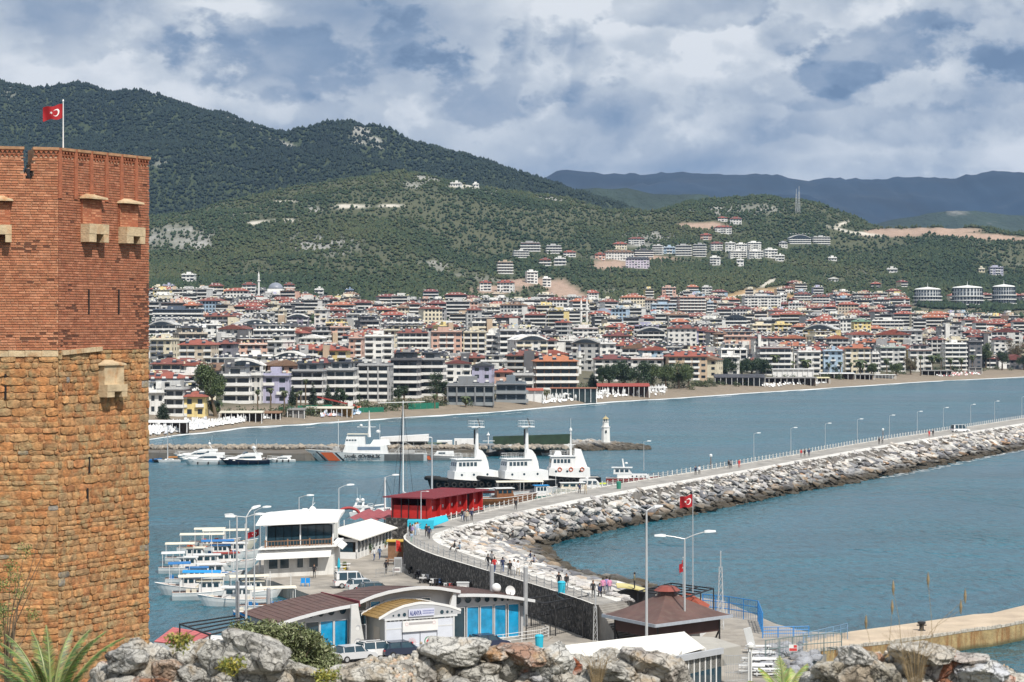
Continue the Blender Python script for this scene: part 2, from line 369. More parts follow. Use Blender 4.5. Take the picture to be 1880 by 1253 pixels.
hm = np_mesh('hills', np.stack([XX, YY, ZZ], -1).reshape(-1, 3), fc, g_mat, smooth=True)
for nm, (r, g, b) in {'masks': (earth, rock, ochre), 'masks2': (pale, scrub, sandm)}.items():
 at = hm.color_attributes.new(nm, 'FLOAT_COLOR', 'POINT')
 at.data.foreach_set('color', np.stack([r, g, b, r*0+1], -1).reshape(-1).astype(np.float32))
link('hills', hm, kind='structure')
def far_range(name, pts, Yb, depth, mat, amp, seed, x0, x1, n=260, foot=420):
 a = np.array(pts, float); px = np.linspace(x0, x1, n); py = np.interp(px, a[:,0], a[:,1])+jag(px, seed, amp)
 rows = 34; t = np.linspace(0, 1, rows); Ya = Yb-depth*(1-t)
 V_ = []
 zt = zc(py, Yb)
 for i in range(rows):
  Y = Ya[i]; f = t[i]; z = -5+(zt+5)*(f**1.25); X = (px-CX)*Yb/F
  z = z+fbm(X/(depth*.16), X*0+Y/(depth*.2), seed+3, 6, .55)*depth*.10*math.sin(math.pi*f)
  V_.append(np.stack([X, X*0+Y, z], -1))
 V_.append(np.stack([(px-CX)*Yb/F, px*0+Yb+depth*.6, zt*.5], -1)); V_ = np.array(V_); rows += 1
 idx = np.arange(rows*n).reshape(rows, n); f = np.stack([idx[:-1,:-1], idx[:-1,1:], idx[1:,1:], idx[1:,:-1]], -1).reshape(-1,4)
 return link(name, np_mesh(name, V_.reshape(-1,3), f, mat, smooth=True), kind='structure')
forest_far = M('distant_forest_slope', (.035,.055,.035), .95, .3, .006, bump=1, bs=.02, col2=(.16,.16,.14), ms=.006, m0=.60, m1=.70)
blue_far = M('distant_mountain_slope', (.010,.026,.050), .95, .4, .002, col2=(.03,.045,.065), ms=.003, m0=.56, m1=.7)  # haze blue and cloud shade put into the slope colour
far_range('mountain', [(800,420),(1000,366),(1060,346),(1110,349),(1150,347),(1200,358),(1262,353),(1300,358),(1340,385),(1500,420),(2700,440)], 6200, 900, forest_far, 9, 4, 760, 2700)
far_range('mountain', [(800,480),(1500,440),(1640,402),(1700,392),(1790,388),(1880,396),(2100,380),(2700,420)], 7600, 1200, forest_far, 8, 14, 1200, 3000)
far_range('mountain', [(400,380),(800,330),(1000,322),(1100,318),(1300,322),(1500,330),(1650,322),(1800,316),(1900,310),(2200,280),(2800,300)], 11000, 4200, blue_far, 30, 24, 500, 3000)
crown_mat = M('tree_crowns', None, .9, .25, .25, src='vcol')
def trees_mesh(name, n, rowlo, rowhi, size, palette, seedn, sub=1, hs=1.15, maskarr=None):
 rng = np.random.RandomState(seedn)
 iv = np.array([(1,0,-.1),(.1,1,.1),(-1,.1,0),(0,-1,-.1),(.1,0,1),(0,0,-1)],float); if_ = np.array([(0,1,4),(1,2,4),(2,3,4),(3,0,4),(1,0,5),(2,1,5),(3,2,5),(0,3,5)])
 r0 = np.searchsorted(par, rowlo); r1 = np.searchsorted(par, rowhi)-1
 dX = np.abs(XX[r0:r1,1:]-XX[r0:r1,:-1]); dY = np.abs(YY[r0+1:r1+1,:-1]-YY[r0:r1,:-1])
 w = dX*dY*(maskarr if maskarr is not None else treed)[r0:r1,:-1]
 inview = (PX[r0:r1,:-1] > -60) & (PX[r0:r1,:-1] < 1960)
 w = w*np.where(inview, 1.0, .04)
 cs = np.cumsum(w.ravel()); k = np.searchsorted(cs, rng.rand(n)*cs[-1]); i = k//w.shape[1]+r0; j = k % w.shape[1]
 a, b = rng.rand(n), rng.rand(n)
 def bil(A): return A[i,j]*(1-a)*(1-b)+A[i+1,j]*a*(1-b)+A[i,j+1]*(1-a)*b+A[i+1,j+1]*a*b
 X, Y, Z = bil(XX), bil(YY), bil(ZZ)
 s = size*(.55+.9*rng.rand(n)**1.5)
 an = rng.rand(n)*6.28; co, si = np.cos(an), np.sin(an)
 v = iv[None]*(1+.42*(rng.rand(n, len(iv), 1)-.5))
 vx = (v[:,:,0]*co[:,None]-v[:,:,1]*si[:,None])*s[:,None]; vy = (v[:,:,0]*si[:,None]+v[:,:,1]*co[:,None])*s[:,None]
 vz = v[:,:,2]*s[:,None]*hs*(.8+.5*rng.rand(n,1))+s[:,None]*.75
 vv = np.stack([vx+X[:,None], vy+Y[:,None], vz+Z[:,None]], -1).reshape(-1,3)
 ff = (if_[None]+(np.arange(n)*len(iv))[:,None,None]).reshape(-1,3)
 pal = np.array(palette); t = np.clip(fbm(X/220, Y/220, seedn, 3)*1.6+.5+rng.randn(n)*.22, 0, .999)*(len(pal)-1)
 k0 = t.astype(int); c = pal[k0]*(1-(t-k0))[:,None]+pal[k0+1]*(t-k0)[:,None]; c = c*(.85+.32*rng.rand(n,1))
 return link(name, np_mesh(name, vv, ff, crown_mat, np.repeat(c, len(if_), 0)), kind='stuff', label='dense green pine and scrub woodland covering the slopes', cat='forest')
# ------------------------------------------------------------------ water
def _water():
 m = bpy.data.materials.new('sea_water'); m.use_nodes = True; nt = m.node_tree; b = nt.nodes['Principled BSDF']
 geo = nd(nt, 'ShaderNodeNewGeometry'); pos = geo.outputs['Position']
 big = noise_n(nt, pos, .012, 4, .6, .6); mid = noise_n(nt, pos, .05, 4, .6)
 c = mixc(nt, ramp(nt, big, [(.35, 0.0), (.65, 1.0)]), (.010,.082,.122), (.019,.116,.155))
 mpr = nd(nt, 'ShaderNodeMapping'); mpr.inputs['Scale'].default_value = (1.0,.30,1); nt.links.new(pos, mpr.inputs[0])
 rp = ramp(nt, noise_n(nt, mpr.outputs[0], .9, 6, .72), [(.34, .40), (.47, .95), (.7, 1.35)]); c = mixc(nt, 1.0, c, rp, 'MULTIPLY')  # light and dark of the ripples multiplied into the water colour
 nt.links.new(c, b.inputs['Base Color'])
 b.inputs['IOR'].default_value = 1.333
 b.inputs['Roughness'].default_value = .24
 mpb = nd(nt, 'ShaderNodeMapping'); mpb.inputs['Scale'].default_value = (.6,2.2,1); nt.links.new(pos, mpb.inputs[0])
 mpn = nd(nt, 'ShaderNodeMapping'); mpn.inputs['Rotation'].default_value = (0,0,R(8)); mpn.inputs['Scale'].default_value = (.9,.32,1); nt.links.new(pos, mpn.inputs[0])
 h = mth(nt, 'ADD', mth(nt, 'MULTIPLY', noise_n(nt, mpn.outputs[0], 1.1, 3, .6), .5), mth(nt,'ADD', noise_n(nt, mpn.outputs[0], .32, 4, .62), mth(nt,'MULTIPLY',noise_n(nt, mpn.outputs[0], .11, 3, .6),1.2)))
 patch_ = ramp(nt, noise_n(nt, mpb.outputs[0], .011, 4, .55), [(.38, .80), (.60, 1.10)]); c = mixc(nt, 1.0, c, patch_, 'MULTIPLY'); nt.links.new(c, b.inputs['Base Color'])
 calm = ramp(nt, big, [(.38, .35), (.62, 1.0)])
 h = mth(nt, 'MULTIPLY', h, calm)
 bp = nd(nt, 'ShaderNodeBump'); bp.inputs['Strength'].default_value = .9; bp.inputs['Distance'].default_value = 2.2
 nt.links.new(h, bp.inputs['Height']); nt.links.new(bp.outputs[0], b.inputs['Normal'])
 return m
water_mat = _water()
wm = MB(); wm.face([(-4000,-300,0),(9000,-300,0),(9000,4000,0),(-4000,4000,0)]); wm.build('sea', water_mat, kind='structure')
sb = MB(); sb.face([(-9000,-800,-4.5),(12000,-800,-4.5),(12000,16000,-4.5),(-9000,16000,-4.5)]); sb.build('seabed', M('seabed_sand', (.12,.12,.09), .9), kind='structure')
foam_mat = M('sea_foam', (.78,.80,.80), .7, .1, .5)
rng = random.Random(3); fm = MB()
for off, wd, th in ((3.5, 5.5, -.30), (13, 3.6, .04), (34, 3.0, .14)):
 prev = None
 for px in np.arange(260, 2000, 3.0):
  n_ = float(fbm(np.array([px/38.0]), np.array([off*1.0]), 5, 4)[0])
  w = wd*(max(0.0, n_*3.4+.35-th*4)); Y = float(shoreY(px))-off-4*float(fbm(np.array([px/60.0]), np.array([off+9.0]), 9, 3)[0])
  X = (px-CX)*Y/F; a = (X, Y-w, .03); b = (X, Y, .035)
  if prev and (w > .12 or prev[2] > .12): fm.face([prev[0], a, b, prev[1]])
  prev = (a, b, w)
fm.build('surf', foam_mat, kind='stuff', label='thin white surf breaking along the sandy beach', cat='surf')
# ------------------------------------------------------------------ haze
def haze_box():
 m = bpy.data.materials.new('haze_air'); m.use_nodes = True; nt = m.node_tree; nt.nodes.clear()
 pv = nd(nt, 'ShaderNodeVolumePrincipled'); pv.inputs['Color'].default_value = (.33,.58,1.0,1); pv.inputs['Density'].default_value = .000030
 pv.inputs['Anisotropy'].default_value = .2
 out = nd(nt, 'ShaderNodeOutputMaterial'); nt.links.new(pv.outputs[0], out.inputs['Volume'])
 b = MB(); b.box(-9500, 12500, -900, 16500, -5.5, 1150); b.build('haze', m, kind='stuff')
haze_box()
# ------------------------------------------------------------------ town
wallm = M('painted_render_wall', None, .8, .10, .35, src='obj', stain=.35)
wallv = M('painted_render_wall_far', None, .8, .12, .2, src='vcol')
roofm = M('roof_covering', None, .8, .22, .9, src='obj', bump=.4, bs=4)
slabm = M('white_balcony_slab', (.72,.71,.68), .75, .12, .5)
slabo = M('balcony_slab', None, .75, .12, .5, src='obj')
glassd = M('dark_window_glass', (.025,.035,.045), .12, .3, .4, spec=.8)
tankm = M('white_water_tank', (.75,.74,.70), .5, .15, 1.2)
panelm = M('solar_panel', (.03,.035,.05), .15, .2, 1)
RED=(.29,.085,.06); RED2=(.20,.07,.055); ORG=(.36,.13,.075); MAR=(.17,.055,.05); DRK=(.07,.075,.085); GRY=(.30,.30,.31); LGR=(.50,.50,.49); GRN=(.16,.26,.18); BRN=(.20,.12,.08)
WHT=(.78,.77,.74); CRM=(.70,.63,.48); YEL=(.72,.58,.26); PNK=(.62,.40,.32); LIL=(.42,.41,.55); BLU=(.38,.50,.62); BEI=(.58,.50,.40); GRW=(.40,.40,.40); TAN=(.50,.38,.27); DKW=(.13,.13,.14); OFF=(.68,.67,.64)
CN = {RED:'red',RED2:'dull red',ORG:'orange red',MAR:'maroon',DRK:'dark slate',GRY:'grey',LGR:'pale grey',GRN:'green',BRN:'brown',WHT:'white',CRM:'cream',YEL:'yellow',PNK:'salmon pink',LIL:'lilac',BLU:'pale blue',BEI:'beige',GRW:'mid grey',TAN:'tan',DKW:'charcoal',OFF:'off white'}
TPL = {}
def tpl(W, D, n, style, roof, seed=0):
 W = round(W); D = round(D); key = (W, D, n, style, roof, seed)
 if key in TPL: return TPL[key]
 rg = random.Random(hash((W,D,n,seed)) & 0xffff); fh = 3.1; H = n*fh; x0, x1, y0, y1 = -W/2, W/2, 0.0, D
 w = MB(); w.box(x0, x1, y0, y1, -9, H); out = {}
 b = MB(); g = MB(); t = MB(); r = MB()
 bays = max(2, int(W/3.6)); bw = W/bays
 if style == 'tower_piers':
  for i in range(bays+1): w.box(x0+i*bw-.25, x0+i*bw+.25, -1.2, 0, 0, H+.6)
 for k in range(n):
  z = k*fh
  if style in ('bands', 'tower_piers'):
   d = 1.4 if style == 'bands' else 1.0
   b.box(x0-.2, x1+.2, -d, -.01, z-.12, z+.12); b.box(x0-.2, x1+.2, -d, -d+.12, z+.12, z+1.0)
   for i in range(bays): g.box(x0+i*bw+.35, x0+(i+1)*bw-.35, -.05, .02, z+.25, z+2.55)
  elif style == 'mixed':
   for i in range(bays):
    if (i+seed) % 3 != 1:
     b.box(x0+i*bw+.2, x0+(i+1)*bw-.2, -1.3, -.01, z-.1, z+.1); b.box(x0+i*bw+.2, x0+(i+1)*bw-.2, -1.3, -1.18, z+.1, z+1.0)
     g.box(x0+i*bw+.6, x0+(i+1)*bw-.6, -.05, .02, z+.15, z+2.4)
    else: g.box(x0+i*bw+1.0, x0+(i+1)*bw-1.0, -.05, .02, z+1.0, z+2.4)
  else:
   for i in range(bays):
    g.box(x0+i*bw+bw*.28, x0+(i+1)*bw-bw*.28, -.05, .02, z+.9, z+2.4)
    if style == 'windows' and (i*7+k*3+seed) % 4 == 0:
     b.box(x0+i*bw+.4, x0+(i+1)*bw-.4, -1.0, -.01, z-.08, z+.08); b.box(x0+i*bw+.4, x0+(i+1)*bw-.4, -1.0, -.9, z+.08, z+.95)
  for sx in (-1, 1):
   xe = x0-.05 if sx < 0 else x1-.02; sb = max(2, int(D/4))
   for j in range(sb):
    yy = D*(j+.5)/sb
    if (j+k+seed) % 5 != 3: g.box(xe, xe+.07, yy-.6, yy+.6, z+.9, z+2.4)
    if style == 'bands' and j % 2 == 0: b.box(x1 if sx>0 else x0-1.0, x1+1.0 if sx>0 else x0, yy-1.5, yy+1.5, z-.1, z+.9)
 if roof == 'hip':
  e = .9; rh = min(W, D)*.17+.6; q = min(W, D)*.42
  A = [(x0-e,y0-e-.6,H+.1),(x1+e,y0-e-.6,H+.1),(x1+e,y1+e,H+.1),(x0-e,y1+e,H+.1)]
  if W >= D: T_ = [(x0+q,D/2,H+rh),(x1-q,D/2,H+rh)]; r.face([A[0],A[1],T_[1],T_[0]]); r.face([A[1],A[2],T_[1]]); r.face([A[2],A[3],T_[0],T_[1]]); r.face([A[3],A[0],T_[0]])
  else: T_ = [(0,y0+q,H+rh),(0,y1-q,H+rh)]; r.face([A[0],A[1],T_[0]]); r.face([A[1],A[2],T_[1],T_[0]]); r.face([A[2],A[3],T_[1]]); r.face([A[3],A[0],T_[0],T_[1]])
  r.box(x0-e, x1+e, y0-e-.6, y1+e, H+.0, H+.1)
  for i in range(max(2, W//6)):
   xx = x0+W*(i+.5)/max(2, W//6)+rg.uniform(-1,1); zt = H+.2+rh*.25
   t.box(xx-.7, xx+.7, y0+1.2, y0+1.9, zt+.5, zt+1.1); t.face([(xx-.9,y0+.1,zt-.1),(xx+.9,y0+.1,zt-.1),(xx+.9,y0+1.2,zt+.8),(xx-.9,y0+1.2,zt+.8)], 1)
 elif roof == 'gable':
  rh = W*.16; r.prism([(x0-.5,-1.4),(x1+.5,-1.4),(x1+.5,y1+.5),(x0-.5,y1+.5)], H, H+.15)
  r.loft([[(x0-.8,y,H+.15),(0,y,H+rh),(x1+.8,y,H+.15)] for y in (-1.4, y1+.5)], close=True)
 elif roof == 'arch':
  nn = 9; rh = W*.17
  r.loft([[(x0-.4+(W+.8)*i/nn, y, H+.1+rh*math.sin(math.pi*i/nn)) for i in range(nn+1)] for y in (-1.4, y1+.4)], close=True)
  g.loft([[(x0+1.2+(W-2.4)*i/nn, y, H+.15+(rh-.9)*math.sin(math.pi*i/nn)) for i in range(nn+1)] for y in (-1.45, -1.3)])
 elif roof == 'round':
  pass
 else:
  r.box(x0-.5, x1+.5, y0-1.5, y1+.3, H, H+.22); w.box(x0, x1, y0-.2, y0, H+.22, H+1.0); w.box(x0, x0+.2, y0, y1, H+.22, H+1.0); w.box(x1-.2, x1, y0, y1, H+.22, H+1.0)
  w.box(-W*.18+rg.uniform(-2,2), W*.14, D*.35, D*.8, H+.22, H+3.0)
  if roof == 'penthouse':
   w.box(x0+1.8, x1-1.8, y0+2.4, y1-1, H+.22, H+3.1); r.box(x0+.9, x1-.9, y0+1.2, y1-.4, H+3.1, H+3.35)
   for i in range(bays-1): g.box(x0+2.4+i*bw, x0+2+(i+.8)*bw, y0+2.32, y0+2.42, H+.6, H+2.6)
 if roof in ('flat', 'penthouse', 'arch') or n > 3:
  zz = H+.22+(3.1 if roof == 'penthouse' else (W*.17+.2 if roof == 'arch' else (0 if roof=='flat' else .8)))
  for i in range(max(2, W//4)):
   xx = x0+W*(i+.5)/max(2, W//4)+rg.uniform(-.8,.8); yy = rg.uniform(.1,.6)*D
   if roof in ('hip','gable'): yy = D*.45; zz = H+min(W,D)*.14
   t.box(xx-.6, xx+.6, yy, yy+.6, zz+.9, zz+1.6); t.box(xx-.5, xx-.42, yy+.2, yy+.3, zz, zz+.9); t.box(xx+.42, xx+.5, yy+.2, yy+.3, zz, zz+.9)
   t.face([(xx-.9,yy-1.5,zz+.1),(xx+.9,yy-1.5,zz+.1),(xx+.9,yy-.1,zz+1.0),(xx-.9,yy-.1,zz+1.0)], 1)
  if rg.random() < .5:      # dish
   xx = rg.uniform(-.3,.3)*W
   t.lathe([(.02,-.25),(.7,-.12),(1.15,.12)], 8, (xx, D*.2, zz+1.3), cap=False)
 out['wall'] = (w.mesh('wall', wallm), None); out['roof'] = (r.mesh('roof', roofm), None) if r.f else None
 out['balconies'] = (b.mesh('balcony', slabo), 'stuff') if b.f else None
 out['windows'] = (g.mesh('window', glassd), 'stuff'); out['tanks'] = (t.mesh('water_tank', [tankm, panelm]), 'stuff') if t.f else None
 for k_ in ('wall','roof','balconies','windows','tanks'):
  if out.get(k_):
   me = out[k_][0]; bm = bmesh.new(); bm.from_mesh(me); bmesh.ops.recalc_face_normals(bm, faces=bm.faces) if k_ != 'tanks' else None; bm.to_mesh(me); bm.free()
 TPL[key] = out; return out
NAMEK = {'wall':'wall','roof':'roof','balconies':'balcony','windows':'window','tanks':'water_tank'}
def building(loc, W, D, n, style, roof, wall, rcol, label, rz=0, seed=0, name='apartment_building', cat='building', group='buildings of the seaside town', slab=None):
 T_ = tpl(W, D, n, style, roof, seed); t = thing(name, label, cat, loc, rz, group)
 for k_, v in T_.items():
  if v is None: continue
  c = wall if k_ == 'wall' else rcol if k_ == 'roof' else (slab or (.74,.73,.70))
  link(NAMEK[k_], v[0], t, kind=v[1], color=c)
 return t
def place_roof(px, py, h, lo=0):
 "distance at which a building of height h standing on the ground has its roof at this height of the view"
 s = float(shoreY(px))+22+lo
 for Y in np.arange(s, 3100, 6):
  if HY+(CAMZ-ground_z(px, Y)-h)*F/Y <= py: return float(Y)
 return 2700.0
occ = []      # px0, px1, Y, roof py, visible base py
def blk(px0, px1, pyr, n, style, roof, wall, rcol, label, base=None, rz=0, D=13, seed=0, **kw):
 pc = (px0+px1)/2; h = n*3.1
 if base is not None: p = hit(pc, base); Y = p.y;
 else: Y = place_roof(pc, pyr, h)
 z = ground_z(pc, Y); W = (px1-px0)*Y/F
 if base is not None:
  hh = CAMZ-(pyr-HY)*Y/F-z; n = max(1, round(hh/3.1)); sz = hh/(n*3.1)
 else: sz = 1.0
 t = building(((pc-CX)*Y/F, Y, z), max(W*.94, 4), D, n, style, roof, wall, rcol, label, rz, seed, **kw); t.scale = (1,1,sz)
 occ.append((px0-2, px1+2, Y, pyr, base or pyr+n*3.1*F/Y*.75)); return t
FR = [ # front row along the beach
 (272,303,722,2,'windows','flat',WHT,LGR,'low white house with shutters at the left end of the beach front',762),
 (303,338,716,3,'bands','flat',LGR,GRY,'grey three storey house with long glazed bands beside the yellow villa',764),
 (338,377,729,2,'windows','hip',YEL,RED,'small yellow villa with red hipped roof beside the big leaning tree',766),
 (275,332,695,4,'windows','hip',OFF,RED,'wide red roofed house behind the white beach house',738),
 (318,386,690,4,'bands','flat',WHT,BRN,'white hotel with brown flat roof behind the yellow villa',736),
 (408,460,692,4,'bands','penthouse',WHT,DRK,'bright white hotel with deep balconies right of the big leaning tree',741),
 (460,479,690,4,'windows','flat',OFF,LGR,'narrow off white block wedged beside the lilac building',741),
 (479,533,691,4,'windows','flat',LIL,GRY,'lilac apartment block with small windows behind tall palms',741),
 (534,594,683,4,'bands','penthouse',GRW,DRK,'long grey balcony building with dark roof right of the lilac block',740),
 (595,653,681,4,'bands','penthouse',LGR,DRK,'grey balcony building behind the slim cypresses',740),
 (657,714,672,5,'tower_piers','flat',GRW,GRY,'grey brown hotel with upright piers above the green fence',737),
 (715,768,662,5,'bands','penthouse',DKW,DRK,'dark grey hotel with banded balconies and a stone stair tower',731),
 (768,817,662,5,'bands','penthouse',GRW,DRK,'lighter banded wing of the dark grey hotel',727),
 (818,866,668,4,'mixed','gable',WHT,MAR,'white house with arched white balconies and maroon roof',716),
 (866,903,672,4,'windows','gable',LIL,DRK,'purple gabled house behind the palm clump',712),
 (905,940,684,3,'windows','hip',PNK,RED,'pink house with red roof behind dark conifers',709),
 (941,981,690,3,'mixed','flat',LGR,GRY,'pale grey balcony house between conifers and the brown roofed hotel',720),
 (982,1062,664,4,'bands','hip',BRN,(.42,.16,.08),'brown hotel with broad terracotta eaves beside the front minaret',716),
 (1090,1155,660,3,'mixed','hip',OFF,MAR,'long pale building with dark maroon hip roof above the dark trees',700),
 (1157,1220,660,3,'mixed','flat',WHT,RED,'white and red striped low building above the tree grove',694),
 (1223,1302,655,4,'mixed','hip',TAN,RED,'tan building with white side wing and red hip roof above the grove',698),
 (1324,1358,656,3,'windows','flat',WHT,WHT,'small plain white block behind the long dark green grove',690),
 (1393,1454,640,5,'bands','flat',GRW,RED,'grey block with red roof edge behind the white pavilion',690),
 (1464,1508,647,4,'mixed','flat',WHT,LGR,'white angular block between two palm clumps',688),
 (1511,1548,645,4,'windows','flat',BLU,LGR,'pale blue block right of the white angular one',690),
 (1550,1600,640,5,'mixed','hip',CRM,ORG,'cream apartment block with bright orange roof on the sea front',688),
 (1601,1614,650,4,'bands','flat',WHT,WHT,'very narrow white block beside the orange roofed one',686),
 (1615,1664,639,5,'mixed','flat',LGR,GRN,'pale grey block with greenish roof edge above palms',683),
 (1669,1713,644,4,'mixed','penthouse',OFF,MAR,'off white block with maroon penthouse roof behind palms',683),
 (1735,1775,632,5,'bands','flat',WHT,WHT,'white block with strong horizontal balcony bands near the right end of the beach',680),
 (1778,1804,628,5,'windows','flat',DKW,GRY,'dark narrow block beside the white banded one',678),
 (1824,1860,624,4,'windows','hip',OFF,MAR,'off white house with maroon roof half hidden by brown trees',668)]
for f in FR: blk(*f[:9], base=f[9], rz=random.uniform(-.12,.12), seed=len(occ) % 5)
LM = [ # landmarks further back
 (278,372,570,4,'bands','flat',(.10,.13,.18),DRK,'long dark blue hotel block on the left side of the town'),
 (272,324,597,4,'bands','arch',LGR,LGR,'grey block with pale arched roof near the tower'),
 (326,392,634,4,'mixed','hip',BEI,RED,'beige block with long red hip roof behind the big leaning tree'),
 (393,430,632,4,'windows','hip',(.20,.20,.24),RED2,'dark block with dull red roof beside the beige one'),
 (436,500,655,2,'windows','flat',WHT,WHT,'low white shop building with a yellow shop front'),
 (500,562,655,2,'bands','arch',BLU,WHT,'low hall with wide white arched roof'),
 (548,597,622,3,'plain','gable',WHT,WHT,'plain white shed like building with white gable roof'),
 (525,567,583,4,'mixed','arch',(.30,.27,.34),WHT,'dark villa block with white arched dormers'),
 (667,723,619,6,'mixed','flat',WHT,LGR,'tall bright white apartment block in the middle of the town'),
 (640,664,622,5,'mixed','flat',PNK,GRY,'pink balcony block left of the tall white block'),
 (728,788,612,5,'bands','hip',OFF,RED2,'off white block with dull red roof right of the tall white block'),
 (790,850,611,6,'mixed','flat',PNK,DRK,'salmon pink and dark block with upright window strips'),
 (850,893,612,6,'tower_piers','flat',CRM,DRK,'cream and grey block with upright piers beside the pink one'),
 (893,914,616,6,'bands','flat',WHT,WHT,'narrow white stair tower block beside the cream and grey one'),
 (1225,1281,604,6,'windows','hip',OFF,RED2,'off white apartment block under a dull red roof and a dish'),
 (1246,1297,547,7,'bands','flat',PNK,RED2,'tall red and cream apartment block at the foot of the hill'),
 (1196,1243,560,4,'mixed','flat',BLU,LGR,'pale blue block left of the tall red and cream block'),
 (1298,1310,556,6,'bands','flat',BLU,WHT,'blue and yellow narrow block right of the tall red and cream one'),
 (1364,1437,545,6,'mixed','flat',OFF,DRK,'very wide white and blue grey apartment block under the orange cut slope'),
 (1457,1490,541,4,'bands','hip',WHT,RED2,'white stepped block with red gables under the bare slope'),
 (1492,1523,545,5,'bands','hip',WHT,RED2,'white block with red framing and roof dish'),
 (1567,1600,591,5,'windows','hip',YEL,GRN,'yellow block with green hip roof beside a dark tree'),
 (1330,1372,585,4,'bands','arch',(.12,.17,.22),DRK,'dark glass block with two dark arched roofs'),
 (1168,1222,609,4,'bands','arch',LGR,LGR,'grey block with white arched gable in the middle of the town'),
 (1600,1660,590,4,'bands','flat',WHT,WHT,'long white banded block right of the green roofed one'),
 (1420,1455,597,4,'mixed','flat',YEL,CRM,'yellow ochre block among cream houses'),
 (1380,1418,598,4,'mixed','flat',CRM,CRM,'cream block with many roof tanks'),
 (1050,1100,604,4,'mixed','flat',WHT,MAR,'white block with red stair tower in front of the twin minarets')]
for i, f in enumerate(LM): blk(*f, rz=random.uniform(-.15,.15), seed=i % 5)
whitem = M('white_stone', (.74,.73,.70), .7, .08, 1.0, stain=.2); leadm = M('lead_dome', (.22,.24,.29), .45, .15, 1.0)
def minaret(t, x, y, h, r, parts=True, bal=(.62,)):
 b = MB(); b.lathe([(r*1.3,-4),(r*1.3,h*.12),(r,h*.16),(r*.92,h*.80)], 10, (x,y,0)); b.build('minaret_shaft', whitem, t)
 for q in bal:
  g = MB(); g.lathe([(r*.9,h*q-.8),(r*1.9,h*q),(r*1.9,h*q+1.0),(r*1.6,h*q+1.0),(r*1.6,h*q+.15)], 10, (x,y,0)); g.build('minaret_gallery', whitem, t)
 c = MB(); c.lathe([(r*1.05,h*.80),(.9*r,h*.83),(.05,h*.985),(.05,h)], 10, (x,y,0)); c.build('minaret_cone', leadm if h < 34 and len(bal) == 2 else whitem, t)
def mosque(px, py_base, Y, label, hM, mins, dome_r, dx, body=True):
 z = CAMZ-(py_base-HY)*Y/F; t = thing('mosque', label, 'mosque', ((px-CX)*Y/F, Y, z), 0)
 if dome_r:
  b = MB(); b.box(dx-dome_r*1.25, dx+dome_r*1.25, 6-dome_r*1.25, 6+dome_r*1.25, -10, dome_r*.9); b.box(dx-dome_r, dx+dome_r, 6-dome_r, 6+dome_r, dome_r*.9, dome_r*1.25); b.build('wall', whitem, t)
  d = MB(); d.smooth = True; d.lathe([(dome_r*math.cos(a), dome_r*1.25+dome_r*.85*math.sin(a)) for a in [i*math.pi/2/7 for i in range(7)]]+[(.1, dome_r*2.1),(.05, dome_r*2.4)], 18, (dx,6,0)); d.build('dome', leadm, t)
  g = MB()
  for i in range(4):
   for k in range(2): xx = dx-dome_r*.95+i*dome_r*.63; g.box(xx-.35, xx+.35, 6-dome_r*1.25-.06, 6-dome_r*1.25+.02, 1.2+k*3-dome_r*.3, 2.8+k*3-dome_r*.3)
  g.build('window', glassd, t, kind='stuff')
 for x, y in mins: minaret(t, x, y, hM, .95 if hM < 28 else 1.1, bal=(.62,) if px != 1064 else (.4,.62))
 occ.append((px-9, px+16, Y, py_base-16, py_base-6)); return t
mosque(475, 548, 2240, 'white mosque with grey dome and one slim minaret at the foot of the green hill', 27, [(0,0)], 7.4, 16)
mosque(1067, 605, 1950, 'mosque with two slender white minarets and a dark dome in the middle of the town', 27, [(0,0),(5,4)], 8.6, 19)
mosque(1064, 698, 1230, 'single white minaret with two galleries rising beside the brown roofed hotel', 19.5, [(0,0)], 0, 0)
def round_hotel(px, pyr, pyb, w, n, label, slab=WHT):
 Y = 2700.0; rr = w/2*Y/F; z = CAMZ-(pyb-HY)*Y/F; h = (pyb-pyr)*Y/F; fh = h/n
 t = thing('round_hotel', label, 'hotel', ((px-CX)*Y/F, Y, z), 0, 'round hotel towers at the foot of the hill')
 b = MB(); b.lathe([(rr*.86,-20),(rr*.86,h*.97)], 22); b.build('wall', wallm, t, color=(.55,.57,.58))
 s = MB()
 for k in range(n+1):
  f_ = 1.0 if k < n-1 else .8; s.lathe([(rr*f_,k*fh-.15),(rr*f_,k*fh+.95),(rr*f_*.98,k*fh+.95),(rr*f_*.98,k*fh+.1)], 22)
 s.build('balcony_ring', slabo, t, color=(.74,.74,.72), kind='stuff')
 r = MB(); r.lathe([(rr*.9,h),(rr*.8,h+1.2),(rr*.25,h+2.6),(.25,h+3.2),(.1,h+8)], 22); r.build('roof', slabo, t, color=(.72,.72,.70))
 g = MB()
 for k in range(n):
  for i in range(14):
   a = math.pi*(1+i/13.0); x, y = rr*.865*math.cos(a), rr*.865*math.sin(a); g.box(x-.9, x+.9, y-.5, y+.3, k*fh+.9, k*fh+fh-.5)
 g.build('window', glassd, t, kind='stuff'); occ.append((px-w/2-2, px+w/2+2, Y, 570, 577))
round_hotel(1703, 532, 592, 54, 9, 'round white hotel tower with ring balconies, first of the three from the town centre')
round_hotel(1776, 529, 592, 62, 8, 'widest round white hotel tower, standing between the two others')
round_hotel(1843, 527, 590, 46, 8, 'round hotel tower with darker walls, last one towards the right edge')
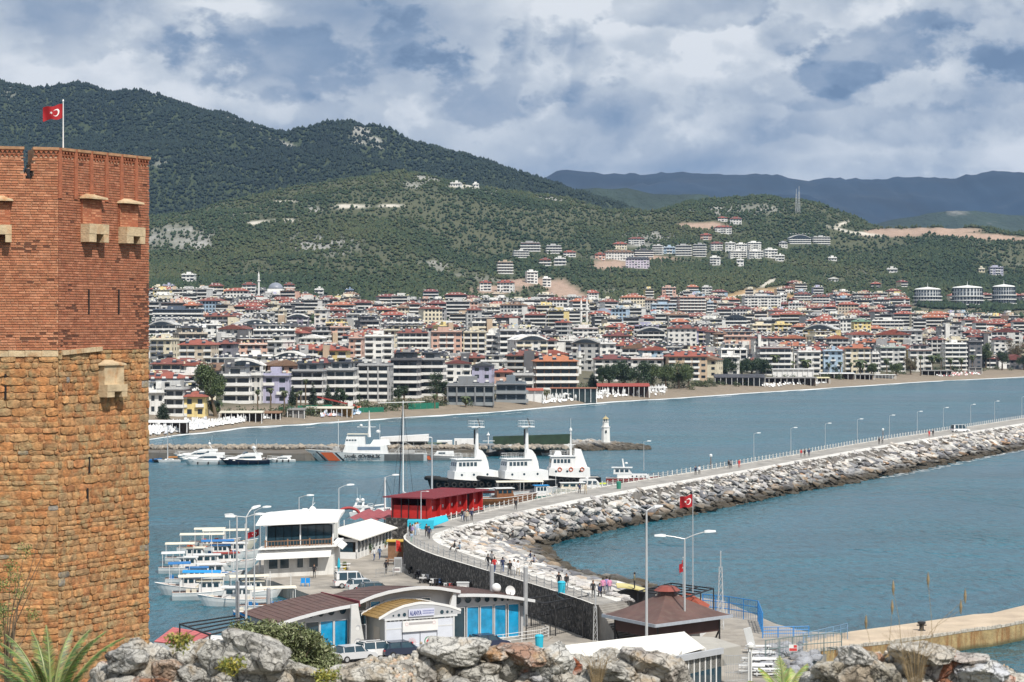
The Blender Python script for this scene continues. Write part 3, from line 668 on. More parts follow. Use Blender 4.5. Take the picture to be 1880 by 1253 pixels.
HB = [(943,972,462,474,2,'bands','flat',WHT,DRK),(955,992,447,462,3,'bands','flat',GRW,RED2),(1003,1031,452,466,3,'bands','flat',LGR,GRY),(1034,1058,463,472,2,'mixed','hip',WHT,RED),(1018,1039,476,488,2,'bands','flat',OFF,LGR),(990,1012,478,489,2,'bands','hip',CRM,RED2),
 (914,942,482,503,4,'bands','flat',TAN,GRY),(967,988,500,521,4,'mixed','flat',WHT,WHT),(996,1012,512,527,3,'mixed','flat',WHT,WHT),(880,903,519,535,3,'mixed','hip',WHT,RED),(912,942,519,537,3,'mixed','hip',WHT,RED),(903,925,540,549,1,'plain','flat',BEI,BEI),
 (1092,1112,467,477,2,'windows','hip',PNK,RED),(1110,1166,463,478,2,'windows','hip',OFF,BRN),(1126,1152,448,458,2,'windows','hip',CRM,RED),(1153,1184,438,450,2,'mixed','hip',OFF,RED2),(1148,1193,475,493,3,'windows','hip',(.62,.55,.64),DRK),(1165,1200,460,472,3,'bands','flat',DKW,GRY),(1198,1216,452,468,3,'bands','flat',OFF,LGR),
 (1218,1240,455,466,3,'mixed','flat',BLU,LGR),(1240,1270,452,470,4,'bands','flat',LGR,DRK),(1272,1296,450,472,4,'bands','flat',GRW,GRY),(1303,1322,474,488,3,'mixed','flat',WHT,WHT),(1305,1328,447,460,3,'mixed','hip',OFF,RED2),(1286,1306,432,441,2,'mixed','hip',PNK,RED),(1312,1344,417,429,2,'mixed','hip',WHT,RED),(1340,1362,402,412,2,'windows','hip',OFF,RED2),(1318,1336,400,407,1,'windows','hip',OFF,RED),
 (1331,1350,447,464,4,'windows','flat',WHT,WHT),(1351,1372,449,466,4,'windows','flat',WHT,WHT),(1373,1398,446,466,4,'mixed','flat',WHT,WHT),(1340,1372,462,474,3,'mixed','flat',OFF,WHT),(1375,1402,462,475,3,'mixed','flat',WHT,WHT),(1404,1428,459,474,3,'mixed','flat',WHT,WHT),(1423,1441,470,480,2,'mixed','flat',WHT,WHT),(1352,1366,478,489,3,'windows','flat',WHT,WHT),
 (1430,1446,446,455,2,'windows','hip',OFF,GRY),(1448,1490,437,448,2,'bands','arch',(.45,.52,.55),LGR),(1492,1525,436,448,2,'bands','flat',LGR,LGR),(1520,1537,474,479,1,'plain','flat',WHT,WHT),(1520,1540,511,516,1,'plain','gable',WHT,WHT),(1628,1648,495,501,1,'mixed','flat',OFF,WHT),(1797,1808,494,500,1,'plain','flat',CRM,WHT),(1817,1843,491,505,3,'mixed','flat',(.45,.45,.55),GRY),
 (1215,1242,529,545,3,'mixed','flat',PNK,GRY),(1288,1308,528,542,3,'mixed','flat',OFF,GRY),(826,846,337,343,1,'plain','flat',WHT,WHT),(868,879,338,343,1,'plain','flat',WHT,WHT),(333,357,505,517,3,'mixed','flat',WHT,WHT),(444,470,523,541,3,'mixed','hip',OFF,RED2),(497,517,528,548,4,'mixed','flat',WHT,WHT),(521,541,523,535,3,'bands','hip',PNK,RED2),(577,594,532,545,3,'mixed','flat',WHT,WHT),(633,650,533,545,3,'bands','flat',(.25,.33,.45),DRK),(297,320,525,537,3,'mixed','flat',LIL,GRY),(275,305,536,552,4,'mixed','flat',WHT,WHT),(369,388,541,558,4,'mixed','flat',YEL,CRM),(305,325,543,560,4,'mixed','flat',CRM,RED2)]
HLM = [(300,'near the brick tower'),(475,'by the hillside mosque'),(640,'under the wooded slope'),(850,'on the high ridge'),(890,'left of the quarry'),(930,'on the quarry spur'),(975,'above the quarry edge'),(1020,'behind the quarry'),(1050,'right of the quarry'),(1105,'starting the hill village'),(1140,'left in hill village'),(1165,'by the hill school'),(1200,'amid the hill village'),(1250,'right in hill village'),(1295,'left of the white estate'),(1330,'upper end of white estate'),(1360,'inside the white estate'),(1390,'centre of white estate'),(1415,'low in the white estate'),(1435,'right of the white estate'),(1470,'below the winding road'),(1510,'right below the winding road'),(1530,'alone below the road'),(1640,'alone in the scrub'),(1800,'above the round hotels')]
for i, (a,b,r_,s_,n,st,rf,wl,rc) in enumerate(HB):
 pc = (a+b)/2; p = hit(pc, s_, ymin=float(c_town(pc)[1])*.9); Y = p.y; W = max(4, (b-a)*Y/F*.95); hh = (s_-r_)*Y/F; n = max(1, round(hh/3.3))
 ref = min(HLM, key=lambda q: abs(q[0]-pc))[1]
 rd = {'hip':'hip roof','flat':'flat roof','arch':'arched roof','gable':'gable roof','penthouse':'set back top floor'}[rf]
 siz = 'wide' if b-a > 30 else 'narrow' if b-a < 20 else 'medium'
 t = building((p.x, p.y, p.z), W, min(W, 12), n, st, rf, wl, rc, f'{siz} {n} storey {CN.get(wl,"bluish")} house, {CN.get(rc,"dark")} {rd}, {"upper" if s_ < 465 else "lower"}, {ref}', random.uniform(-.2,.2), i % 5, name='hill_building', group='buildings on the green hillside')
 t.scale = (1,1,hh/(n*3.1))
for (a,b,r_,s_,*_q) in HB: treed = treed*(1-np.clip(mask((a+b)/2, s_+1, (b-a)*.55+4, 5), 0, 1)*vis)
trees_mesh('forest', 105000, 8.6, 11.6, 3.5, [(.009,.019,.015),(.012,.025,.017),(.021,.035,.021)], 31, hs=1.1)  # darker, bluer crowns: cloud shadow on the main ridge put into the palette
trees_mesh('forest', 100000, 6.0, 8.6, 2.1, [(.022,.042,.020),(.033,.056,.025),(.052,.070,.029),(.075,.084,.036)], 32, hs=1.0)
rg = random.Random(11)
WCOL = [WHT]*8+[OFF]*6+[CRM]*5+[BEI]*3+[YEL]*2+[PNK]*2+[BLU]*2+[GRW]*5+[LGR]*4+[DKW]*5+[TAN]*2+[LIL]
RCOLH = [RED]*6+[RED2]*6+[MAR]*3+[ORG]*2+[BRN]*2; RCOLF = [DRK]*4+[GRY]*4+[LGR]*3+[WHT]*3
STY = ['bands']*4+['mixed']*5+['windows']*4+['tower_piers']
auto = []
off = 42
frp = sorted(((a[0]+a[1])/2, a[2]) for a in occ[:len(FR)]); frX = [a for a,_ in frp]; frY = [float(np.median([b for a,b in frp[max(0,i-2):i+3]])) for i in range(len(frp))]
baseY = lambda px: float(np.interp(px, frX, frY))
while off < 2100:
 px = 262+rg.uniform(0, 20)
 while px < 1905:
  Y = baseY(px)+off+rg.uniform(-9, 9); tb = float(c_town(px)[1])
  W = rg.choice([9,11,13,15,17,20,24]); n = rg.choice([2,3,4,4,5,5,5,6,7]); w_ = W*F/Y
  if Y > tb-10: px += w_; continue
  if Y > tb-120: n = min(n, 4)
  if off < 110: n = min(n, 4)
  park = fbm(np.array([px/110]), np.array([Y/120]), 41, 3)[0] > .17
  z = ground_z(px+w_/2, Y); pr = HY+(CAMZ-z-n*3.1)*F/Y
  ok = not park
  for (a, b, yo, ro, bo) in occ:
   if px < b and px+w_ > a:
    if abs(Y-yo) < 24: ok = False; break
    if Y < yo and pr < bo-2:
     n2 = n
     while n2 > 2 and HY+(CAMZ-z-n2*3.1)*F/Y < bo-2: n2 -= 1
     if HY+(CAMZ-z-n2*3.1)*F/Y < ro+4+.4*(bo-ro): ok = False; break
     n = n2
  if ok: auto.append((Y, px+w_/2, z, W, n))
  px += w_+rg.choice([2,4,6,9,14])*1000/Y
 off += rg.uniform(38, 52)*(1+off/2600)
for _ in range(170):
 px = rg.uniform(272, 1880); py = float(c_town(px)[0])-abs(rg.gauss(0, 12))+4
 if not (850 < px < 1060) and fbm(np.array([px/70]), np.array([3.3]), 61, 3)[0] > -.08: q = hit(px, py, 1800); auto.append((q.y, px, q.z, rg.choice([10,12,16]), rg.choice([2,3,3,4]))) if not any(a-4 < px < b+4 for a,b,yo,ro,bo in occ if ro == 570) else 0
auto.sort()
NT = 300-len(FR)-len(LM)-len(HB)+58
REFS = [(300,'beside the brick tower'),(360,'behind the beige red roofed block'),(430,'left of the hillside minaret'),(480,'below the hillside minaret'),(540,'near the plain white shed'),(600,'right of the white arched hall'),(660,'behind the tall white central block'),(740,'behind the dark grey hotel'),(800,'near the pink and dark block'),(870,'by the cream block with piers'),(930,'between the pink block and the minarets'),(1000,'left of the twin minarets'),(1070,'around the twin minarets'),(1130,'right of the twin minarets'),(1190,'near the white arched gable'),(1260,'below the tall red and cream block'),(1330,'near the dark arched roofs'),(1400,'under the orange cut slope'),(1480,'below the stepped red and white block'),(1560,'near the green roofed yellow block'),(1640,'left of the round hotels'),(1710,'below the first round hotel'),(1780,'below the widest round hotel'),(1850,'at the right end of the town')]
vb = MB(); used = {}; rcl = MB()
def clutter(X, Y, z, W, rz, H):
 rcl.T = Matrix.Translation((X,Y,z+H)) @ Matrix.Rotation(rz, 4, 'Z')
 for _ in range(int(W*(.8 if Y < 1900 else .35))):
  x, y, s = rg.uniform(-W/2, W/2), rg.uniform(-1, 11), rg.uniform(.25,.65); c = rg.choice([(.78,.77,.72),(.75,.70,.50),(.62,.60,.56),(.78,.77,.72),(.05,.05,.06),(.70,.62,.35),(.10,.12,.15)]); h = rg.uniform(.2,2.4)
  rcl.box(x-s, x+s, y-s*.6, y+s*.6, h, h+rg.uniform(.4,1.1), 0, c, False)
for i, (Y, px, z, W, n) in enumerate(auto):
 st = rg.choice(STY); wl = rg.choice(WCOL); rf = rg.choice(['hip','hip','hip','flat','flat','flat','penthouse','penthouse','gable','arch']); rc = rg.choice(RCOLH if rf in ('hip','gable') else RCOLF)
 rz = rg.choice([-.35,-.2,-.1,0,.1,.2,.35])+rg.uniform(-.05,.05); X = (px-CX)*Y/F
 if i < 272:
  dist = Y-baseY(px); row = ['second','third','fourth','fifth','sixth','seventh','eighth','ninth'][min(7, int((dist-20)/45))]+' row'
  ref = min(REFS, key=lambda q: abs(q[0]-px))[1]; rd = {'hip':'hip roof','flat':'flat roof','arch':'arched roof','gable':'gable roof','penthouse':'penthouse'}[rf]
  lb = f'{CN[wl]} {n} storey block, {CN[rc]} {rd}, {row} {ref}'
  if len(lb.split()) > 15: lb = lb.replace(f'{n} storey ', '')
  if len(lb.split()) > 15: lb = lb.replace(f'{n} storey block, ', f'{n} storey block, ').replace(' the ', ' ')
  k = used.get(lb, 0); used[lb] = k+1
  if k: lb = f'{"narrower" if W < 17 else "wider"} {lb}'
  tb_ = building((X, Y, z), W, rg.choice([12,14]), n, st, rf, wl, rc, lb, rz, i % 3, slab=rg.choice([WHT,WHT,WHT,OFF,CRM,GRW,LGR,GRY])); clutter(X, Y, z, W, rz, n*3.1)
  if rg.random() < .6:
   wg = MB(); sd_ = rg.choice([-1,1]); w0 = W*rg.uniform(.18,.34); x0 = sd_*W*rg.uniform(.15,.45)-w0/2; wg.box(x0, x0+w0, -rg.uniform(1.6,3.2), 2, -8, n*3.1-rg.choice([-2.4,0.5,3.1,3.1])); wg.build('wing', wallm, tb_, color=rg.choice([wl,wl,DKW,GRW,OFF,TAN,WHT]))
 else:
  clutter(X, Y, z, W, rz, n*3.1); H = n*3.1; D = 12; vb.T = Matrix.Translation((X,Y,z)) @ Matrix.Rotation(rz, 4, 'Z'); D_ = (.05,.055,.06)
  vb.box(-W/2, W/2, 0, D, -8, H, 0, wl)
  for k in range(n):
   vb.box(-W/2+.3, W/2-.3, -.06, .01, k*3.1+.7, k*3.1+2.5, 0, D_);
   if st != 'windows': vb.box(-W/2-.1, W/2+.1, -1.3, -.07, k*3.1-.3, k*3.1+.6, 0, (.72,.71,.68))
   else:
    for q in range(int(W/3)): vb.box(-W/2+q*3+.1, -W/2+q*3+1.4, -.12, -.07, k*3.1+.6, k*3.1+2.6, 0, wl)
  if rf in ('hip','gable'):
   a = [(-W/2-1,-1.5,H),(W/2+1,-1.5,H),(W/2+1,D+1,H),(-W/2-1,D+1,H)]; q = W*.3; t1, t2 = (-W/2+q,D/2,H+2.8),(W/2-q,D/2,H+2.8)
   vb.face([a[0],a[1],t2,t1],0,rc); vb.face([a[1],a[2],t2],0,rc); vb.face([a[2],a[3],t1,t2],0,rc); vb.face([a[3],a[0],t1],0,rc)
  else: vb.box(-W/2-.4, W/2+.4, -1.4, D, H, H+.3, 0, rc); vb.box(-W*.2, W*.2, 3, 9, H+.3, H+3, 0, wl)
  for q in range(int(W/4)): xx = -W/2+2+q*4+rg.uniform(-1,1); vb.box(xx-.7, xx+.7, 2, 2.7, H+1.0, H+1.9, 0, (.75,.74,.68)); vb.box(xx-.8, xx+.8, .6, 1.9, H+.6, H+.8, 0, (.04,.045,.06))
vb.T = None; rcl.T = None; rcl.build('rooftop_clutter', wallv, kind='stuff', label='crowds of small water tanks, dishes and awnings on the town roofs', cat='rooftop clutter')
vb.build('far_town_buildings', wallv, kind='stuff', label='mass of small far apartment blocks packed behind the nearer rows', cat='buildings')
print('auto buildings', len(auto))
tmask = np.clip(fbm(XX/55, YY/60, 51, 4)*6-.5, 0, 1)*((tpar>4.2)&(tpar<6.2))
trees_mesh('town_greenery', 20000, 4.25, 6.15, 2.9, [(.018,.035,.018),(.03,.055,.024),(.05,.07,.03)], 77, maskarr=tmask+1e-5)
bpy.data.objects['town_greenery']['label'] = 'dark green gardens and street trees between the apartment blocks'
# ------------------------------------------------------------------ the octagonal brick and stone tower
TC = Vector((-29.85, 150.5, 0)); SIDE = 9.7; TH = R(61.6)
tower = thing('castle_tower', 'tall octagonal tower of red brick over orange stone with a flag on its top', 'tower', (0,0,0))
dr = Vector((math.cos(TH), math.sin(TH), 0)); dl = Vector((math.cos(TH-R(45)), math.sin(TH-R(45)), 0))
corners = [TC-dl*SIDE]
a_ = TH-R(45)
for i in range(8): corners.append(corners[-1]+Vector((math.cos(a_), math.sin(a_), 0))*SIDE); a_ += R(45)
corners = corners[:8]
cen = sum(corners, Vector())/8
Z0, ZM, ZT = 7.0, 31.45, 44.62
brick_col = [(.47,.195,.10),(.51,.215,.115),(.45,.175,.09),(.53,.235,.13),(.41,.155,.08)]
stone_col = [(.53,.255,.10),(.50,.225,.085),(.48,.245,.105),(.56,.29,.12),(.45,.195,.075),(.49,.28,.13),(.43,.26,.13),(.46,.205,.085)]
def _tstain(nt, b, pos): pass
brick_o = M('fired_brick', None, .9, .22, 2.2, .5, 9, src='obj'); brick_v = M('fired_brick_joined', None, .9, .22, 2.2, .5, 9, src='vcol')
stone_o = M('rough_stone', None, .92, .42, 2.6, 1.0, 7, src='obj', col2=(.36,.27,.14), ms=.9, m0=.48, m1=.68); stone_v = M('rough_stone_joined', None, .92, .42, 2.6, 1.0, 7, src='vcol', col2=(.36,.27,.14), ms=.9, m0=.48, m1=.68)
mortar_b = M('brick_mortar', (.50,.32,.21), .95, .25, 1.2, .5, 8); mortar_s = M('stone_mortar', (.47,.245,.115), .95, .35, 1.5, .9, 6, col2=(.38,.22,.10), ms=1.2)
pale_stone = M('pale_cut_stone', (.56,.43,.27), .85, .2, 1.5, .5, 6, col2=(.48,.26,.12), ms=.8, m0=.5, m1=.7)
def inset(k): return [(cen+(c-cen)*(1-k/(cen-corners[0]).length)) for c in corners]
def ring(i_): return [(c.x, c.y) for c in inset(i_)]
core = MB(); core.prism(ring(.035), Z0-2, ZM, 0); core.build('stone_core', mortar_s, tower)
def facet_t(px, o, d):
 k = (px-CX)/F; return (k*o.y-o.x)/(d.x-k*d.y)
OL, OR = corners[0], corners[1]
tg0, tg1 = facet_t(43, OL, dl), facet_t(62, OL, dl); ZG = CAMZ-(327-HY)*148.5/F
bc = MB(); bc.prism(ring(.035), ZM-.3, ZG-.02, 0)
inn = inset(1.15); out_ = inset(.035)
def wallseg(p0, p1, q0, q1, z0, z1): bc.prism([(p0.x,p0.y),(p1.x,p1.y),(q1.x,q1.y),(q0.x,q0.y)], z0, z1, 0)
for i in range(8):
 p0, p1, q0, q1 = out_[i], out_[(i+1)%8], inn[i], inn[(i+1)%8]
 if i == 0:
  f0, f1 = tg0/SIDE, tg1/SIDE; L = lambda a, b, t: a+(b-a)*t
  wallseg(p0, L(p0,p1,f0), q0, L(q0,q1,f0), ZG-.02, ZT); wallseg(L(p0,p1,f1), p1, L(q0,q1,f1), q1, ZG-.02, ZT)
 else: wallseg(p0, p1, q0, q1, ZG-.02, ZT)
bc.build('brick_core', mortar_b, tower)
def fframe(o, d):
 n = Vector((d.y, -d.x, 0)); m = Matrix(((d.x, 0, n.x, o.x), (d.y, 0, n.y, o.y), (0, 1, 0, 0), (0, 0, 0, 1))); return m   # local (u, v, w)
bm_list = []
def brick_mesh(s):
 rg = random.Random(s); b = MB(); j = lambda: rg.uniform(-.035, .035)
 f = [(-.5+j(), -.5+j(), .5), (.5+j(), -.5+j(), .5), (.5+j(), .5+j(), .5), (-.5+j(), .5+j(), .5)]
 b.loft([[(x*1.0, y*1.0, -1.0) for x, y, _ in f], f], 0); return b
brick_meshes = [brick_mesh(i).mesh('brick', brick_o) for i in range(6)]
brick_geo = [(np.array(brick_mesh(i).v), brick_mesh(i).f) for i in range(6)]
def stone_geo_(s):
 rg = random.Random(100+s); b = MB(); rim = []
 for k in range(8):
  a = [.55,1.02,2.12,2.59,3.69,4.16,5.26,5.73][k]; x, y = math.cos(a), math.sin(a); q = .5/max(abs(x), abs(y)); rim.append((x*q*rg.uniform(.93,1.03), y*q*rg.uniform(.90,1.03)))
 r2 = [(x*rg.uniform(.90,.97), y*rg.uniform(.84,.94)) for x, y in rim]
 b.loft([[(x,y,-1.0) for x,y in rim], [(x,y,.05) for x,y in rim]], cap=False)
 i0 = len(b.v); n = 8
 ids = [b.vv((x,y,.16+rg.uniform(-.16,.16))) for x,y in r2]
 for k in range(n): b.idx((8+k, 8+(k+1)%8, ids[(k+1)%8], ids[k]))
 c = b.vv((rg.uniform(-.2,.2),rg.uniform(-.2,.2),.42));
 for k in range(n): b.idx((ids[k], ids[(k+1)%8], c))
 return b
stone_meshes = [stone_geo_(i).mesh('stone', stone_o) for i in range(9)]
stone_geo = [(np.array(stone_geo_(i).v), stone_geo_(i).f) for i in range(9)]
def lay(o, d, length, z0, z1, kind, store, holes=(), seed=0):
 rg = random.Random(seed); z = z0; row = 0; Mx = fframe(o, d)
 while z < z1-.02:
  h = .168 if kind == 'brick' else rg.choice([.30,.38,.46,.55,.42])
  if z+h > z1: h = z1-z
  u = -rg.uniform(0, .4) if kind == 'stone' else (-.23 if row % 2 else 0.0)
  while u < length:
   L = rg.uniform(.40,.50) if kind == 'brick' else rg.choice([.35,.55,.7,.9,1.1,1.4])*rg.uniform(.85,1.1)
   if kind == 'brick' and rg.random() < .25: L = .25
   a, b = max(u, 0), min(u+L, length); uc, vc = (a+b)/2, z+h/2
   u += L
   if b-a < .09: continue
   bad = False
   for (h0, h1, v0, v1, p_) in holes:
    if h0 < uc < h1 and v0 < vc < v1 and rg.random() < p_: bad = True
   if bad and (v0_ := (kind == 'stone' or vc > ZG)): continue
   bad = bad or (kind == 'brick' and rg.random() < .006)
   jt = .050 if kind == 'brick' else .022
   pr = rg.uniform(-.012,.012) if kind == 'brick' else rg.uniform(-.04,.07)
   if kind == 'brick':
    c = random.Random(rg.random()).choice(brick_col); k = rg.uniform(.85,1.12)
    c = tuple(x*k for x in c) if not bad else (.15,.055,.03)  # missing bricks: shade of the hole painted on a set-back dark brick
    if bad: pr = -.034
   else:
    k = rg.uniform(.82,1.13); c = tuple(x*k for x in rg.choice(stone_col))
    if rg.random() < .012: c = (.27,.24,.21)
   wpos = Mx @ Vector((uc, vc, pr))
   px = CX+F*wpos.x/wpos.y; py = HY+(CAMZ-wpos.z)*F/wpos.y
   sub = 1
   sc_ = (b-a-(.022 if kind == 'brick' else jt), h-jt, .07 if kind == 'brick' else .10)
   area = (sc_[0]*d.x)*sc_[1]*(F/wpos.y)**2 if (0 < px < 275 and py < 1253) else -1
   store.append((area, Mx @ Matrix.Translation((uc, vc, pr)) @ Matrix.Rotation(rg.uniform(-.01,.01) if kind=='brick' else rg.uniform(-.04,.04), 4, 'Z') @ Matrix.Diagonal((*sc_, 1)), rg.randrange(6 if kind == 'brick' else 9), c))
  z += h; row += 1
def emit(store, kind, top_n=300):
 store.sort(key=lambda q: -q[0]); meshes = brick_meshes if kind == 'brick' else stone_meshes; geo = brick_geo if kind == 'brick' else stone_geo
 for a, m, k, c in store[:top_n]:
  o = bpy.data.objects.new(kind, meshes[k]); C.objects.link(o); o.parent = tower; o.matrix_local = m; o.color = (*c, 1)
 vs, fs, cs, n = [], [], [], 0
 for a, m, k, c in store[top_n:]:
  V_, F_ = geo[k]; mm = np.array(m); vs.append(V_ @ mm[:3,:3].T+mm[:3,3]); fs += [[i+n for i in f] for f in F_]; cs += [c]*len(F_); n += len(V_)
 b = MB(); b.v = [tuple(x) for x in np.concatenate(vs)]; b.f = fs; b.m = [0]*len(fs); b.c = cs
 b.build('brick_facing' if kind == 'brick' else 'stone_facing', brick_v if kind == 'brick' else stone_v, tower, kind='stuff')
tl = facet_t(20, OL, dl); tcr = lambda px: facet_t(px, OR, dr)
BZ = lambda py, Y=156.0: CAMZ-(py-HY)*Y/F
bs_, ss_ = [], []
holeL = [(tg0, tg1, ZG, 50, 1.0), (facet_t(25,OL,dl), facet_t(95,OL,dl), BZ(470,149), BZ(440,149), .15), (0, SIDE, BZ(632,149), BZ(612,149), .16), (facet_t(90,OL,dl), SIDE, BZ(632,149), BZ(605,149), .2), (facet_t(8,OL,dl), facet_t(13,OL,dl), BZ(735,149), BZ(688,149), 1)]
holeR = [(tcr(110), tcr(140), BZ(640,152), BZ(600,152), .35), (tcr(247), SIDE, BZ(655,158), BZ(520,158), .38), (tcr(122), tcr(142), BZ(575), BZ(555), .3), (tcr(238), tcr(252), BZ(560), BZ(510), .15)]
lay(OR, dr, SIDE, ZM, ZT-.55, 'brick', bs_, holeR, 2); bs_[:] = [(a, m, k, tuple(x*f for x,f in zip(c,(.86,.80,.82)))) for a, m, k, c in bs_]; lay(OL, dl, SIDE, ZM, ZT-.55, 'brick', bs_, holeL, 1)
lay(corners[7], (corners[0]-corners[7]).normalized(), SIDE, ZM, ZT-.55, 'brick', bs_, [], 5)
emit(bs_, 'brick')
lay(OL, dl, SIDE, Z0, ZM-.02, 'stone', ss_, holeL, 3); lay(OR, dr, SIDE, Z0, ZM-.02, 'stone', ss_, [], 4)
emit(ss_, 'stone')
def parapet(o, d, t0, t1, step):
 Mx = fframe(o, d); p = MB(); p.T = Mx; c = MB(); c.T = Mx
 c.box(t0-.05, t1+.05, ZT-.02, ZT+.16, -1.1, .16)
 for row in range(2):
  z1_ = ZT-.02-row*.27; n = max(2, int((t1-t0)/.29)); w = (t1-t0)/n
  for i in range(n):
   x = t0+i*w+(w/2 if row else 0)
   if x+w*.9 > t1: continue
   p.prism([(x+.02, z1_-.04),(x+w*.5, z1_-.25),(x+w-.02, z1_-.04)], -.1, .10 if row == 0 else .04)
  p.box(t0, t1, z1_-.06, z1_, -.05, .12 if row == 0 else .06)
 p.build('brick_teeth', brick_single, tower, kind='stuff'); c.build('parapet_cap', pale_cap, tower)
brick_single = M('dark_fired_brick', (.36,.12,.06), .9, .25, 3, .4, 9); pale_cap = M('weathered_cap_slab', (.40,.22,.12), .9, .25, 2, .4, 7)
parapet(OL, dl, 0, tg0, .3); parapet(OL, dl, tg1, SIDE, .3)
nseg = 6
for i in range(nseg):
 a, b = SIDE*i/nseg, SIDE*(i+1)/nseg
 parapet(OR, dr, a+.28, b-.05, .3)
 q = MB(); q.T = fframe(OR, dr); q.box(a-.04, a+.30, ZG-1.2, ZT+.12, -.08, .09); q.build('parapet_pier', brick_single, tower)
def machic(o, d, t0, t1, zt, zs, zb, brick=True):
 Mx = fframe(o, d); c = MB(); c.T = Mx; w = t1-t0
 c.loft([[(t0-.16,zt-.26,-.02),(t1+.16,zt-.26,-.02),(t1+.16,zt-.26,.62),(t0-.16,zt-.26,.62)],[(t0-.1,zt-.14,-.02),(t1+.1,zt-.14,-.02),(t1+.1,zt-.14,.60),(t0-.1,zt-.14,.60)],[(t0+w*.3,zt+.12,-.02),(t1-w*.3,zt+.12,-.02),(t1-w*.3,zt+.02,.2),(t0+w*.3,zt+.02,.2)]]); c.build('sloping_cap', pale_stone, tower)
 s = MB(); s.T = Mx; s.box(t0, t1, zs, zt-.30, -.05, .16 if brick else .5); s.build('machicolation_shaft', brick_single if brick else pale_stone, tower)
 if brick: n_ = Vector((d.y,-d.x,0)); st_ = []; lay(o+d*t0+n_*.13, d, w, zs, zt-.32, 'brick', st_, [], 9); emit(st_, 'brick', 0)
 k = MB(); k.T = Mx; zm = (zs*.45+zb*.55)
 k.box(t0-.03, t1+.03, zm, zs, -.05, .78); k.build('stone_block', pale_stone, tower)
 for u0, u1 in ((t0-.03, t0+w*.36), (t1-w*.26, t1+.03)):
  k = MB(); k.T = Mx; k.box(u0, u1, zb, zm-.01, -.05, .76); k.build('stone_corbel', pale_stone, tower)
machic(OR, dr, tcr(148), tcr(183), BZ(360,154), BZ(413,154), BZ(446,154))
machic(OR, dr, tcr(217), tcr(250), BZ(368,157), BZ(418,157), BZ(448,157))
machic(OL, dl, facet_t(-22,OL,dl), facet_t(19,OL,dl), BZ(360,148), BZ(412,148), BZ(444,148))
machic(OR, dr, tcr(181), tcr(217), BZ(664,155), BZ(706,155), BZ(729,155), brick=False)
co = MB(); co.T = fframe(OR, dr); n = 6; ta, tb_ = tcr(112), tcr(184)
for i in range(n):
 u0 = ta+(tb_-ta)*i/n; b = MB(); b.T = co.T; z = BZ(652,152)+.04*i; b.prism([(u0+.01,z),(u0+(tb_-ta)/n-.01,z+.04),(u0+(tb_-ta)/n-.01,z+.34),(u0+.01,z+.3)], -.02, .20+.03*(i%2)); b.build('cornice_block', pale_stone, tower)
for i in range(9):
 u0 = SIDE*i/9; b = MB(); b.T = fframe(OL, dl); z = ZM-.06; b.prism([(u0+.01,z-.35),(u0+SIDE/9-.01,z-.36),(u0+SIDE/9-.01,z+.02),(u0+.01,z+.05)], -.02, .10+.03*(i%2)); b.build('cornice_block', stone_single if i < 6 else pale_stone, tower) if False else b.build('cornice_block', pale_stone, tower)
dk = M('painted_slit_dark', (.012,.01,.01), .95, 0)  # arrow slits stay solid: their inner shade is painted as black blocks
for px, p0, p1, o, d, Y in ((162,532,577,OR,dr,154),(217,532,577,OR,dr,157),(10,688,735,OL,dl,148),(163,838,868,OR,dr,154),(160,895,922,OR,dr,154)):
 t_ = facet_t(px, o, d); s = MB(); s.T = fframe(o, d); s.box(t_-.07, t_+.07, BZ(p1,Y), BZ(p0,Y), -.1, .075); s.build('arrow_slit', dk, tower)
